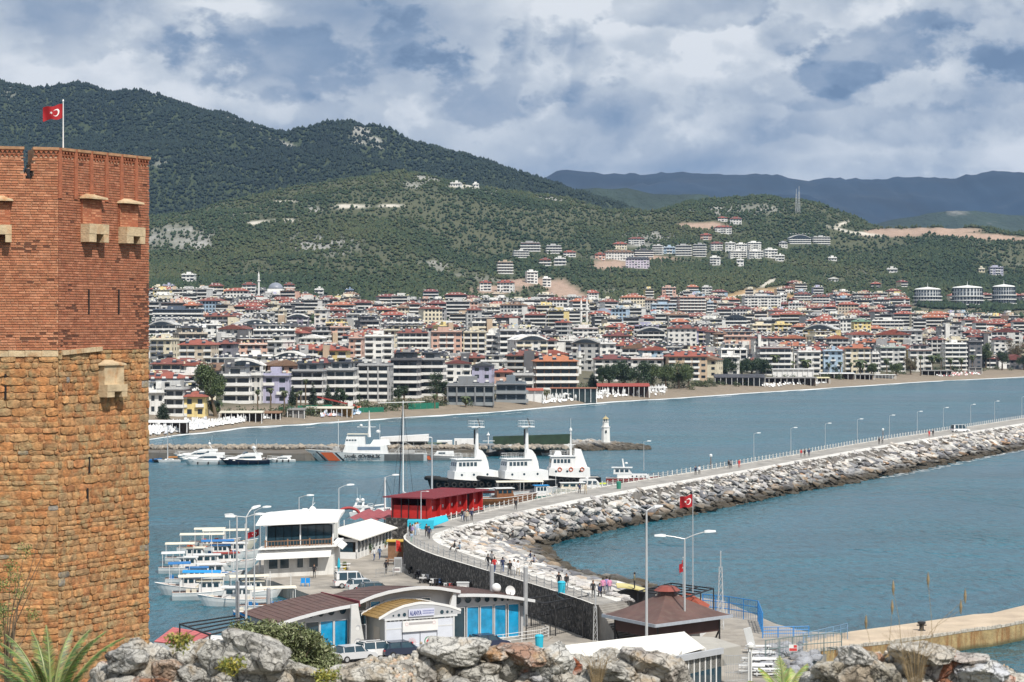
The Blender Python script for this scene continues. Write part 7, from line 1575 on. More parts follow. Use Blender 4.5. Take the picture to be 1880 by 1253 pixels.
def sailboat(label, px, py, L, head, mast, hullm, boom=True, mastx=.05):
 t = vessel('sailing_boat', label, 'sailing boat', px, py, head); hull(t, L, L*.3, L*.09, L*.12, hullm, hullw, boot=navyh); block(t, 'coachroof', hullw, -L*.2, L*.22, L*.09, L*.09, L*.15, L*.08, .1, .1); winrow(t, -L*.15, L*.12, L*.085, L*.105, L*.135, 4, .03)
 b = MB(); b.tube([(L*mastx,0,L*.1),(L*mastx,0,mast)], [.13,.09], 6); b.build('mast', white_paint, t); b = MB(); b.tube([(L*mastx,0,L*.22),(-L*.38,0,L*.22)], .13, 6); b.build('boom', M('orange_sail_cover', (.60,.22,.03), .8, .1, 1) if L < 8 else white_paint, t)
 b = MB()
 for p in ((L*.49,0,L*.12),(-L*.49,0,L*.1),(L*mastx,L*.14,L*.1),(L*mastx,-L*.14,L*.1)): b.tube([(L*mastx,0,mast*.98), p], .03, 3, cap=False)
 b.build('rigging', hullk, t, kind='stuff'); return t
sailboat('little white sailing boat with orange boom cover beside the two white yachts', 310, 849, 5.6, 200, 9, hullw)
dinghy('small white and blue open boat nearest the tower edge at the jetty', 281, 848, 4.5, 20, blueh)
dinghy('small dark open boat between tower edge and little sailing boat', 296, 849, 3.6, 10, hullk)
dinghy('red and white open boat below the green fence', 972, 836, 5.2, 15, antif)
dinghy('white open boat right of the red one below the green fence', 997, 836, 4.4, 160, hullw)
dinghy('pale timber rowing boat at the end of the green fence', 1009, 834, 3.6, 20, canv)
dinghy('small white boat squeezed between navy yacht and cabin cruiser', 486, 847, 4.0, 100, hullw)
t = vessel('coast_guard_ship', 'grey white coast guard ship with orange diagonal stripe and SAHIL GUVENLIK lettering', 'ship', 672, 846, 181); L = 30.0
shp = M('pale_grey_ship_paint', (.58,.60,.60), .5, .06, .5, stain=.2); sh_ = hull(t, L, 5.6, 1.75, 2.75, shp, deckm, rake=1.7, flare=.82, boot=hullk)
for yy in (1,):   # stripes and words lie on the hull side that faces the camera (+y after the turn)
 def side_y(x, z):
  s = (x+L/2)/L; w = 2.8*(1-max(0,(s-.45)/.55)**2.2)*(.88+.12*min(1,s*4)); h = sh_(s); f = z/h; return w*((.93+(1-.93)*(f-.55)/.45) if f > .55 else (.82+(.93-.82)*f/.55))+.03
 def strip(xa, xb, dx, m, nm):
  b = MB(); n = 6
  for i in range(n):
   z0, z1 = .08+i*.42, .08+(i+1)*.42
   for k in range(4):
    a0_, a1_ = xa+(xb-xa)*k/4, xa+(xb-xa)*(k+1)/4
    hm_ = sh_((xa+L/2)/L)-.06; z1c, z0c = min(z1, hm_), min(z0, hm_)
    if z1c <= z0c: continue
    q = [(a0_+dx*z0c, z0c),(a1_+dx*z0c, z0c),(a1_+dx*z1c, z1c),(a0_+dx*z1c, z1c)]; b.face([(x, side_y(x, z)+.01, z) for x, z in q])
  b.build(nm, m, t)
 strip(6.0, 9.0, 1.05, orangem, 'orange_stripe'); strip(5.0, 5.5, 1.05, hullk, 'dark_stripe'); strip(9.5, 9.95, 1.05, hullk, 'dark_stripe')
strip(-14.2, -4.6, .0, M('sooty_grey_steel', (.17,.165,.16), .45, .25, .5), 'sooty_side')
TT = lambda x, z: Matrix.Translation((x, side_y(x-4, z)+.22, z)) @ Matrix.Rotation(math.pi, 4, 'Z') @ UP
text_obj('lettering', 'SAHİL GÜVENLİK', 1.0, hullk, TT(5.2, .85), t, .03, .03, width=8.9); text_obj('lettering', 'COAST GUARD', .42, M('grey_lettering', (.15,.15,.17), .6, 0), TT(3.8, .34), t, .01, .0, width=5.6)
text_obj('lettering', '91', .8, hullk, Matrix.Translation((13.1, side_y(12.4,1.6)+.02, 1.25)) @ Matrix.Rotation(math.pi-.35, 4, 'Z') @ UP, t, .01, .01)
block(t, 'deckhouse', shipw, -5.5, 5.8, 2.1, 1.7, 3.9, .8, .4, .1); block(t, 'wheelhouse', shipw, 0.2, 5.2, 1.9, 3.9, 6.0, .5, 0, .15); winrow(t, 2.2, 4.9, 1.82, 4.9, 5.5, 4, .06, front=(4.9,4,1.5,.15))
b = MB(); b.box(-3.6,2.0,2.04,2.1,2.7,3.5); b.box(-3.6,2.0,-2.1,-2.04,2.7,3.5); b.build('side_recess', M('blue_grey_shade', (.16,.22,.30), .4, .1, 1), t); block(t, 'aft_house', shipw, -6.0, -1.0, 1.7, 3.9, 5.1, .8, .4, .2); b = MB(); b.box(-.5,4.6,-1.7,1.7,6.5,6.6); b.build('sun_awning', canv, t)
b = MB();
for x in (-.4,4.5):
 for y in (-1.6,1.6): b.bar((x,y,6.0),(x,y,6.5), .07)
b.build('awning_posts', white_paint, t, kind='stuff')
b = MB(); b.lathe([(.4,5.8),(.25,8.6),(.12,10.8),(.05,12.3)], 8, (-.8,0,0)); b.build('mast', shipw, t); b = MB(); b.bar((-.8,-1.8,9.0),(-.8,1.8,9.0),.1); b.bar((-2.4,0,8.3),(2.2,0,8.3),.22,.12); b.bar((-.8,-1.2,10.4),(-.8,1.2,10.4),.08); b.lathe([(.02,8.4),(.4,8.6),(.3,8.9),(.02,9)], 8, (1.2,0,0)); b.lathe([(.02,6.8),(.55,7.0),(.5,7.4),(.02,7.6)], 10, (-3.0,0,0)); b.build('radar_gear', white_paint, t, kind='stuff')
b = MB(); b.tube([(6.8,0,2.2),(6.8,0,10.2)], .07, 5); b.tube([(-3.4,.5,5),(-3.4,.5,9.0)], .04, 4); b.build('aerial', white_paint, t); rails(t, [(5.5,2.5,2.2),(9,2.05,2.35),(12,1.2,2.6),(14.6,.1,2.8),(12,-1.2,2.6),(5.5,-2.5,2.2)], 1.0, m=steel); rails(t, [(-6,2.5,1.75),(-14.6,2.4,1.75),(-14.6,-2.4,1.75),(-6,-2.5,1.75)], 1.0, m=steel)
b = MB(); b.box(6.5,8.2,-.6,.6,2.2,3.0); b.tube([(7.6,0,3.1),(10.2,0,3.5)], .09, 6); b.lathe([(.5,2.9),(.45,3.4),(.1,3.5)], 8, (7.4,0,0)); b.build('deck_gun', deckm, t); b = MB(); b.bar((-7,0,1.8),(-9.5,0,4.6),.2); b.bar((-9.5,0,4.6),(-12,0,3.4),.15); b.bar((-8,1,1.8),(-8,1,3.2),.3); b.box(-12,-9,-1,1,1.8,2.5); b.build('davit_and_tender', deckm, t)
def on_jetty(name, label, px0, px1, py_top, py_bot, m, Y=None, depth=3, cat='building', slope=0, z=1.8, dark=None):
 q = G((px0+px1)/2, py_bot, z) if Y is None else P((px0+px1)/2, py_bot, Y); Y = q.y; x0, x1 = (px0-CX)*Y/F, (px1-CX)*Y/F; h = (py_bot-py_top)*Y/F; t = thing(name, label, cat, (x0,Y,z)); b = MB(); b.prism([(0,0),(x1-x0,0),(x1-x0,depth),(0,depth)], [0]*4, [h,h+slope,h+slope,h]); b.build('box', m, t)
 if dark: b = MB(); [b.box((x1-x0)*a,(x1-x0)*c,-.04,0,h*.2,h*.75) for a,c in dark]; b.build('opening', dglass, t, kind='stuff')
 return t
on_jetty('quay_shed', 'low white shed behind the stern of the coast guard ship', 712, 785, 812, 824, shipw, 590, dark=[(.15,.2),(.42,.46),(.5,.54)])
t = thing('slanting_roof', 'long white slanting canopy roof behind the coast guard ship', 'canopy', P(702,812,586)); b = MB(); b.prism([(-.5,0),(11.8,0),(11.8,4),(-.5,4)], [.1,.2,.2,.1], [1.2,1.9,1.9,1.2]); b.build('white_fascia', shipw, t)
for x in (0,4,8,11): b = MB(); b.bar((x,.2,-2.2),(x,.2,.2),.12); b.build('post', steel, t)
on_jetty('white_container', 'white container office between patrol boat and slanting roof', 834, 878, 811, 826, shipw, 592, dark=[(.05,.1)])
on_jetty('white_cabin', 'smaller white cabin left of the white container', 802, 830, 814, 826, shipw, 592, dark=[(.25,.7)])
t = thing('green_shelter', 'low shelter with dull green roof on the jetty', 'shelter', P(790,826,590)); b = MB(); b.box(-7,3,-1,2,1.6,1.75); b.build('roof', M('dull_green_roof', (.08,.12,.06), .8, .2, 1), t); [(lambda b,x: (b.bar((x,0,0),(x,0,1.6),.12), b.build('post', steel, t)))(MB(),x) for x in (-6.5,-2,2.5)]
t = vessel('patrol_boat', 'small grey coast guard boat with orange stripe behind the ship', 'boat', 812, 845, 182); Lb = 10; hull(t, Lb, 2.8, 1.0, 1.4, greyh, deckm, rake=1.5); block(t, 'cabin', shipw, -3, 2.2, 1.0, 1.0, 2.2, .9, .2, .1); winrow(t, -1, 1.2, 1.0, 1.6, 2.0, 1, .03); b = MB()
for x in (2.6,): b.face([(x,1.06,.1),(x+.9,1.0,.1),(x+1.5,.95,1.1),(x+.6,1.02,1.1)])
b.build('orange_stripe', orangem, t); rails(t, [(-4.5,1.3,1.0),(0,1.3,1.05),(3,.9,1.2),(4.8,0,1.4)], .8)
t = vessel('patrol_boat', 'dark hulled patrol boat with open wheelhouse and radar mast right of the white container', 'boat', 905, 838, 8); hull(t, 9.5, 2.9, 1.0, 1.9, hullk, deckm, rake=1.3); block(t, 'wheelhouse', greyh, -3.6, .8, 1.1, 1.0, 3.2, .5, .1, .1); winrow(t, -3, .2, 1.05, 1.8, 2.8, 3, .05); b = MB(); b.tube([(-1.2,0,3.2),(-1.2,0,6.2)], .12, 5); b.bar((-1.2,-1,4.6),(-1.2,1,4.6),.1); b.lathe([(.3,5.2),(.45,5.4),(.2,5.8)], 8, (-1.2,0,0)); b.bar((-2.6,0,3.9),(.4,0,3.9),.14); b.build('radar_mast', white_paint, t)
b = MB(); b.smooth = True; b.tube([(1.0,-.9,1.9),(3.0,-.95,2.2),(4.4,-.4,2.6),(4.6,0,2.7),(4.4,.4,2.6),(3.0,.95,2.2),(1.0,.9,1.9)], .28, 8); b.build('inflatable_tender', M('grey_rubber_tube', (.45,.46,.47), .7, .1, 1), t)
def tug(label, px, py, head, L=17.0, kind=0):
 t = vessel('tugboat', label, 'tugboat', px, py, head); B = 6.0; hull(t, L, B, 1.9, 3.0, hullk, deckm, rake=.5, flare=.8, bow_pow=3.2, boot=hullk)
 b = MB()
 for i in range(9): x = -L*.3+i*L*.085; a = i; b.T = Matrix.Translation((x, B/2*(1-max(0,((x/L+.5)-.45)/.55)**3.2)+.12, 1.25)) @ Matrix.Rotation(R(90),4,'X'); b.loft([[((.42+.17*math.cos(q))*math.cos(w), (.42+.17*math.cos(q))*math.sin(w), .17*math.sin(q)) for q in [k*math.pi/3 for k in range(6)]] for w in [j*2*math.pi/10 for j in range(11)]], cap=False)
 b.T = None; b.build('tyre_fenders', tyrem, t, kind='stuff')
 b = MB(); b.smooth = True; b.tube([(L*.28,B*.44,2.3),(L*.42,B*.27,2.5),(L*.5,0,2.6),(L*.42,-B*.27,2.5),(L*.28,-B*.44,2.3)], .45, 8); b.build('bow_fender', tyrem, t)
 block(t, 'deckhouse', shipw, -L*.36, L*.20, 2.3, 1.8, 3.9, .2, .1, .05)
 b = MB()
 for x in (-L*.22,-L*.05,L*.1): b.face([(x+.25*math.cos(k*.785),2.29,3.2+.25*math.sin(k*.785)) for k in range(8)])
 b.build('porthole', dglass, t, kind='stuff')
 block(t, 'wheelhouse', shipw, -L*.16, L*.17, 2.0, 3.9, 6.2, .35, .1, .1); winrow(t, -L*.1, L*.135, 1.96, 4.9, 5.7, 5, .04, front=(L*.17-.15,3,1.7,.12)); b = MB(); b.box(-L*.18,L*.17,-2.2,2.2,6.2,6.32); b.build('wheelhouse_roof', shipw, t)
 rails(t, [(-L*.17,2.1,6.3),(L*.15,2.1,6.3),(L*.15,-2.1,6.3),(-L*.17,-2.1,6.3)], 1.0)
 if kind == 0:
  b = MB(); prof = [(0,3.9),(.25,5.6),(.8,7.0),(1.5,7.9),(2.2,8.2)]
  b.loft([[(-L*.12-2.7+q,-.55,z),(-L*.12,-.55,z),(-L*.12,.55,z),(-L*.12-2.7+q,.55,z)] for q, z in prof]); b.build('funnel_fin', shipw, t)
  b = MB(); b.tube([(-L*.13,0,5),(-L*.13,0,12.6)], [.5,.34], 8); b.build('mast_column', shipw, t); b = MB(); b.box(-L*.13-1.3,-L*.13+1.5,-1.3,1.3,12.6,12.8); b.build('top_platform', shipw, t); rails(t, [(-L*.13-1.2,1.2,12.8),(-L*.13+1.4,1.2,12.8),(-L*.13+1.4,-1.2,12.8),(-L*.13-1.2,-1.2,12.8),(-L*.13-1.2,1.2,12.8)], 1.1); b = MB(); b.bar((-L*.13,-2.1,12.7),(-L*.13,2.1,12.7),.1); b.bar((-L*.13-.7,0,12.9),(-L*.13-.2,0,14.4),.16); b.box(-L*.13+.36,-L*.13+.58,-.13,.13,9.2,12.2); b.build('fire_monitor', hullk, t)
 else:
  b = MB(); b.loft([[(-5.2,-.8,3.8),(-2.4,-.8,3.8),(-2.4,.8,3.8),(-5.2,.8,3.8)],[(-3.9,-.5,7.6),(-2.6,-.5,7.8),(-2.6,.5,7.8),(-3.9,.5,7.6)]]); b.build('funnel', shipw, t); b = MB(); b.tube([(-1.8,0,6),(-1.8,0,12.2)], [.26,.1], 6); b.tube([(-1.8,0,12.2),(-1.8,0,14)], .03, 4); b.bar((-1.8,-1.3,10.8),(-1.8,1.3,10.8),.08); b.bar((-2.8,0,8.6),(-.4,0,8.6),.12); b.lathe([(.02,11.4),(.3,11.5),(.25,11.9),(.02,12)], 8, (-1.8,0,0)); b.build('mast', shipw, t); b = MB(); b.loft([[(.2,-.8,6.3),(1.8,-.8,6.3),(1.8,.8,6.3),(.2,.8,6.3)],[(.4,-.6,7.3),(1.4,-.6,7.3),(1.4,.6,7.3),(.4,.6,7.3)]]); b.build('upper_cabin', shipw, t)
 for x, y in ((L*.05,2.33),(-L*.1,2.33),(-L*.25,2.33)) if kind else (): b = MB(); b.T = Matrix.Translation((x,y,3.6)) @ Matrix.Rotation(R(90),4,'X'); b.loft([[((.38+.1*math.cos(q))*math.cos(w), (.38+.1*math.cos(q))*math.sin(w), .1*math.sin(q)) for q in [k*math.pi/3 for k in range(6)]] for w in [j*2*math.pi/12 for j in range(13)]], cap=False); b.build('lifebuoy', orangem, t)
 return t
tug('black hulled tug with white wheelhouse and tall column mast, first behind the red pavilion', 856, 900, 200)
tug('second black hulled tug with tall column mast, moored between two other tugs', 948, 899, 200)
tug('third tug with slim lattice like mast and lifebuoys on its white house', 1032, 893, 186, 15.5, 1)
t = vessel('motor_cruiser', 'white motor cruiser with yellow cover moored behind the two walkers', 'boat', 1096, 905, -8); hull(t, 9.5, 3.0, 1.1, 1.6, hullw, hullw, rake=1.4, boot=navyh); block(t, 'cabin', hullw, -3.6, 1.2, 1.15, 1.1, 2.7, 1.6, .2, .15); winrow(t, -2.8, .2, 1.12, 1.7, 2.4, 3, .1); b = MB(); b.box(.6,1.8,-.8,.8,1.75,1.95); b.build('yellow_cover', M('neon_yellow_cover', (.60,.68,.06), .7, .05, 1), t); rails(t, [(0,1.35,1.2),(2.5,1.1,1.35),(4.6,0,1.7)], .6); b = MB(); b.lathe([(.05,2.7),(.3,2.8),(.3,3.0),(.05,3.1)], 8, (-2,0,0)); b.tube([(-2.6,.4,2.6),(-2.8,.4,4.4)], .03, 4); b.build('radar', white_paint, t)
t = vessel('fishing_yacht', 'white boat with dark red hull and radar mast near the blue barriers', 'boat', 1163, 888, -4); hull(t, 11.5, 3.1, 1.2, 1.7, antif, hullw, stripe=hullw, rake=1.2); block(t, 'long_cabin', hullw, -3.4, 3.6, 1.2, 1.15, 2.0, .8, 0, .1); block(t, 'wheelhouse', hullw, -4.2, -.3, 1.15, 2.0, 3.3, .7, .1, .1); winrow(t, -3.9, -.9, 1.1, 2.4, 3.0, 3, .04, front=(-.55,2,.9,.2)); b = MB(); [b.face([(x+.17*math.cos(k*.785),1.24,1.6+.17*math.sin(k*.785)) for k in range(8)]+[]) or b.face([(x+.17*math.cos(k*.785),-1.24,1.6+.17*math.sin(k*.785)) for k in range(8)]) for x in (-.2,.7,1.6,2.5)]; b.build('porthole', dglass, t, kind='stuff'); b = MB(); b.box(-4.6,-.2,-1.3,1.3,3.3,3.42); b.build('roof', hullw, t); b = MB(); b.bar((-2,0,3.4),(-2.3,0,5.2),.3,.12); b.lathe([(.02,4.1),(.35,4.2),(.3,4.4),(.02,4.5)], 8, (-1.5,0,0)); b.build('radar_mast', white_paint, t)
def timber_boat(label, px, py, L, head, hm, cabm, roofm_, cx=(-.35,.1), ch=1.6, canopy=None, boot=None):
 t = vessel('wooden_boat', label, 'boat', px, py, head); hull(t, L, L*.31, L*.10, L*.17, hm, teak, stripe=hullw, rake=.9, boot=boot or antif); z = L*.10
 if cabm: block(t, 'cabin', cabm, L*cx[0], L*cx[1], L*.10, z, z+ch, .5, .1, .05); winrow(t, L*cx[0]+.2, L*cx[1]-.5, L*.10, z+ch*.5, z+ch*.85, 3, .03, front=(L*cx[1]-.22,2,L*.08,.15)); b = MB(); b.box(L*cx[0]-.3, L*cx[1], -L*.12, L*.12, z+ch, z+ch+.1); b.build('cabin_roof', roofm_, t)
 if canopy:
  x0, x1, m = canopy; b = MB(); n = 5; b.loft([[(L*x0, -L*.13+L*.26*i/n, z+1.9+.18*math.sin(math.pi*i/n)) for i in range(n+1)]+[(L*x0, L*.13-L*.26*i/n, z+1.84+.18*math.sin(math.pi*i/n)) for i in range(n+1)], [(L*x1, -L*.13+L*.26*i/n, z+1.95+.18*math.sin(math.pi*i/n)) for i in range(n+1)]+[(L*x1, L*.13-L*.26*i/n, z+1.89+.18*math.sin(math.pi*i/n)) for i in range(n+1)]]); b.build('canopy', m, t)
  for x in (x0+.02, (x0+x1)/2, x1-.02):
   for y in (-.12,.12): b = MB(); b.bar((L*x,L*y,z-.1),(L*x,L*y,z+1.9), .06); b.build('canopy_post', white_paint, t)
 b = MB(); rg = random.Random(int(px*7+py))
 for _ in range(7): x = rg.uniform(-.4,.3)*L; y = rg.uniform(-.1,.1)*L; s = rg.uniform(.12,.3); b.box(x-s,x+s,y-s,y+s,z-.1,z+s*1.5)
 b.build('deck_clutter', rg.choice([canv, orangem, blueh, deckm]), t, kind='stuff'); b = MB(); b.tube([(L*.28,0,z),(L*.28,0,z+rg.uniform(1.6,3.6))], .04, 5); b.build('pole', white_paint, t); return t
timber_boat('varnished brown wooden boat with white tender on top beside the red pavilion', 928, 926, 12.5, 12, teak, teak, hullw, (-.15,.12), 1.7, boot=hullw)
b = MB(); t = thing('tender', 'white upturned tender carried above the brown wooden boat', 'boat', P(898,901,432), .1); hull(t, 5.2, 1.6, .35, .5, hullw, hullw)
timber_boat('long boat with cream flat canopy behind the brown wooden boat', 962, 915, 13, 6, hullw, None, None, canopy=(-.42,.28,canv))
timber_boat('small green hulled fishing boat with bright blue cabin roof', 1003, 917, 7.5, 15, greenh, shipw, skyb, (-.3,.05), 1.9)
timber_boat('timber cabin boat with raked windows right of the blue roofed boat', 1045, 908, 9.5, 186, canv, canv, hullw, (-.3,.2), 1.3)
dinghy('covered small boat under a white tarpaulin by the promenade fence', 1150, 899, 4.2, 10, canv)
FB = [(352,1092,10.5,184,hullw,shipw,skyb,(-.40,.12,skyb),'fishing boat with a long bright blue canopy, leftmost of the small boats'),
 (385,1100,10.5,10,hullw,shipw,canv,(-.42,.2,canv),'white and brown boat under a long grey white canopy before the blue canopied one'),
 (425,1112,9.5,186,hullw,hullw,hullw,None,'clean white hulled boat with timber gunwale and cabin windows'),
 (465,1098,8.5,12,hullw,shipw,canv,(-.4,.25,canv),'white boat with long white canopy before the two storey restaurant'),
 (500,1122,9,14,hullw,None,None,(-.4,.35,canv),'cream covered boat tucked under the quay wall, nearest the brown roof'),
 (470,1130,6,10,blueh,None,None,None,'small blue open boat with pink covers near the brown roof tip'),
 (362,1073,9.5,8,hullw,shipw,blueh,(-.45,-.1,blueh),'white boat with short royal blue canopy behind the long bright blue one'),
 (398,1066,9,12,hullw,shipw,hullw,None,'white motor boat with open rail behind the royal blue canopy boat'),
 (345,1052,9,6,hullw,hullw,hullw,(-.45,-.05,hullw),'white boat under wrapped white tarpaulin at the outer end of the row'),
 (390,1047,9,8,hullw,shipw,hullw,None,'white cabin boat in the middle of the small boat row'),
 (425,1043,8.5,14,hullw,shipw,antif,None,'white boat with red trimmed cabin in the middle of the row'),
 (358,1034,9.5,4,hullw,shipw,canv,(-.5,.0,canv),'boat with thin grey awning and a tyre on its side'),
 (405,1028,9,6,hullw,shipw,blueh,(-.35,.25,blueh),'boat with a dark blue canopy near the flag'),
 (440,1024,8.5,10,hullw,shipw,hullw,None,'white boat moored close under the two storey restaurant'),
 (380,1016,10,4,hullw,None,None,(-.45,.3,canv),'boat with cream boom tent, second row from the open water'),
 (420,1008,10,6,canv,None,None,(-.45,.35,canv),'farthest boat of the row with a cream canopy'),
 (395,1004,9,4,hullw,None,None,(-.4,.2,canv),'pale long boat at the back of the small boat row')]
for px, py, L, hd, hm, cb, rf, cn, lb in FB:
 timber_boat(lb, px, py, L*.86, hd, hm, cb, rf, (-.15,.18) if cn else (-.3,.15), 1.3, cn)
t = sailboat('large sailing boat with very tall pale mast rising before the coast guard ship', 741, 935, 14, 100, 19.6, hullw); b = MB(); b.bar((.7,-4.0,19.4),(.7,4.6,19.2),.12); b.build('top_crossbar', white_paint, t); b = MB(); b.tube([(6.9,0,1.6),(.8,0,19.2)], .10, 5); b.build('furled_sail', navyh, t)
sailboat('small sailing boat with blue awning left of the red pavilion', 705, 945, 8, 60, 6.5, hullw)
yacht('white motor boat stern seen behind the maroon canopy', 668, 946, 8, 70, hullw, True)
t = thing('jet_ski_arch', 'red inflatable arch lying behind the white pavilion', 'inflatable', G(640,950,.2), .2); b = MB(); b.smooth = True; b.tube([(-1.9+1.9*(1-math.cos(a)), 0, 1.2*math.sin(a)+.4) for a in [i*math.pi/10 for i in range(11)]], .26, 8); b.build('arch_tube', M('red_inflatable', (.34,.03,.03), .6, .1, 1), t)
# ------------------------------------------------------------------ people
skinm = M('skin', (.45,.26,.18), .6, .05, 3); hairm = M('dark_hair', (.02,.014,.01), .8, .2, 8); topm = M('clothing_top', None, .85, .12, 6, src='prop:c1'); legm = M('clothing_legs', None, .85, .12, 6, src='prop:c2'); shoem = M('dark_shoes', (.03,.03,.03), .7, .1, 4)
def body_mesh(pose, seed=0):
 "one continuous body from a skeleton; feet on z=0, facing -y"
 J = {'pel':(0,0,.93,.135),'sp':(0,.0,1.12,.125),'ch':(0,.0,1.33,.155),'nk':(0,-.01,1.49,.058),'hd':(0,-.02,1.62,.098),'tp':(0,-.01,1.70,.085)}
 if pose == 'walk': J.update({'hl':(.10,0,.88,.095),'kl':(.10,-.17,.50,.064),'al':(.10,-.08,.10,.044),'tl':(.10,-.24,.04,.036),'hr':(-.10,0,.88,.095),'kr':(-.10,.08,.48,.064),'ar':(-.10,.30,.14,.044),'tr':(-.10,.20,.04,.036),'sl':(.19,0,1.41,.062),'el':(.25,.14,1.16,.045),'wl':(.26,.12,.93,.034),'fl':(.25,.08,.84,.036),'sr':(-.19,0,1.41,.062),'er':(-.25,-.08,1.15,.045),'wr':(-.24,-.24,.98,.034),'fr':(-.23,-.30,.92,.036)})
 elif pose == 'stand': J.update({'hl':(.10,0,.88,.095),'kl':(.11,-.02,.49,.064),'al':(.12,.02,.09,.044),'tl':(.14,-.15,.035,.036),'hr':(-.10,0,.88,.095),'kr':(-.11,-.02,.49,.064),'ar':(-.12,.02,.09,.044),'tr':(-.14,-.15,.035,.036),'sl':(.19,0,1.41,.062),'el':(.26,.04,1.14,.045),'wl':(.20,-.12,.98,.034),'fl':(.16,-.18,.94,.036),'sr':(-.19,0,1.41,.062),'er':(-.26,.03,1.14,.045),'wr':(-.27,-.03,.90,.034),'fr':(-.27,-.05,.81,.036)})
 else:
  for k in J: x, y, z, r = J[k]; J[k] = (x, y, z-.48, r)
  J.update({'hl':(.10,-.02,.42,.095),'kl':(.14,-.42,.58,.064),'al':(.14,-.52,.12,.044),'tl':(.14,-.66,.06,.036),'hr':(-.10,-.02,.42,.095),'kr':(-.12,-.44,.52,.064),'ar':(-.12,-.60,.12,.044),'tr':(-.12,-.74,.06,.036),'sl':(.19,0,.93,.062),'el':(.26,-.10,.70,.045),'wl':(.16,-.30,.62,.034),'fl':(.12,-.36,.60,.036),'sr':(-.19,0,.93,.062),'er':(-.26,-.10,.70,.045),'wr':(-.16,-.32,.60,.034),'fr':(-.12,-.38,.58,.036)})
 E = ['pel sp','sp ch','ch nk','nk hd','hd tp','pel hl','hl kl','kl al','al tl','pel hr','hr kr','kr ar','ar tr','ch sl','sl el','el wl','wl fl','ch sr','sr er','er wr','wr fr']
 ks = list(J); me = bpy.data.meshes.new('b'); me.from_pydata([J[k][:3] for k in ks], [tuple(ks.index(q) for q in e.split()) for e in E], []); ob = bpy.data.objects.new('b', me); C.objects.link(ob)
 ob.modifiers.new('s', 'SKIN');
 for i, k in enumerate(ks): r = J[k][3]; me.skin_vertices[0].data[i].radius = (r*1.25 if k in ('ch','sp','pel') else r, r*.82 if k in ('ch','sp','pel') else r)
 me.skin_vertices[0].data[0].use_root = True; m = ob.modifiers.new('u', 'SUBSURF'); m.levels = 1; m.render_levels = 1
 dg = bpy.context.evaluated_depsgraph_get(); out = bpy.data.meshes.new_from_object(ob.evaluated_get(dg)); bpy.data.objects.remove(ob); out.name = 'body'
 out.materials.clear(); [out.materials.append(m) for m in (skinm, topm, legm, shoem, hairm)]
 off = .48 if pose == 'sit' else 0; hands = [Vector(J[k][:3]) for k in ('fl','fr')]; legs = [Vector(J[k][:3]) for k in ('kl','kr','al','ar','hl','hr')]; feet = [Vector(J[k][:3]) for k in ('tl','tr')]
 for p in out.polygons:
  c = p.center; z = c.z+off; mi = 1
  if z > 1.47: mi = 0 if (c.y < -.045 and z < 1.68) or z < 1.54 else 4
  elif min((c-h).length for h in hands) < .085: mi = 0
  elif pose != 'sit' and z < .90 and abs(c.x) < .21: mi = 2
  elif pose == 'sit' and (c.y < -.1 or c.z < .45) and abs(c.x) < .24 and min((c-l).length for l in legs) < .30 and c.z < .66: mi = 2
  if min((c-f).length for f in feet) < .13 and c.z < .14: mi = 3
  p.material_index = mi; p.use_smooth = True
 return out
BODY = {k: body_mesh(k) for k in ('walk','stand','sit')}
hb_ = MB(); hb_.smooth = True; hb_.lathe([(.02,.13),(.075,.10),(.105,.03),(.102,-.04),(.09,-.10)], 10, (0,.012,1.66), cap=False); HAIR = hb_.mesh('hair', hairm)
def person(label, loc, pose, face, c1, c2, h=1.0, sc_=1.0):
 t = link('person', BODY[pose], None, loc=loc, rz=R(face), label=label, cat='person'); t.scale = (sc_, sc_, sc_*h); t['c1'] = list(c1); t['c2'] = list(c2)
 hr = link('hair', HAIR, t); hr.location = (0,0,-.48 if pose == 'sit' else 0); return t
BLK=(.02,.02,.024); NAV=(.02,.03,.08); RD=(.50,.03,.03); WH_=(.70,.70,.70); PK=(.62,.25,.40); JN=(.06,.10,.22); GY=(.22,.22,.23); KH=(.18,.17,.11); BGE=(.45,.38,.28); LB=(.35,.50,.68); PU=(.35,.28,.52)
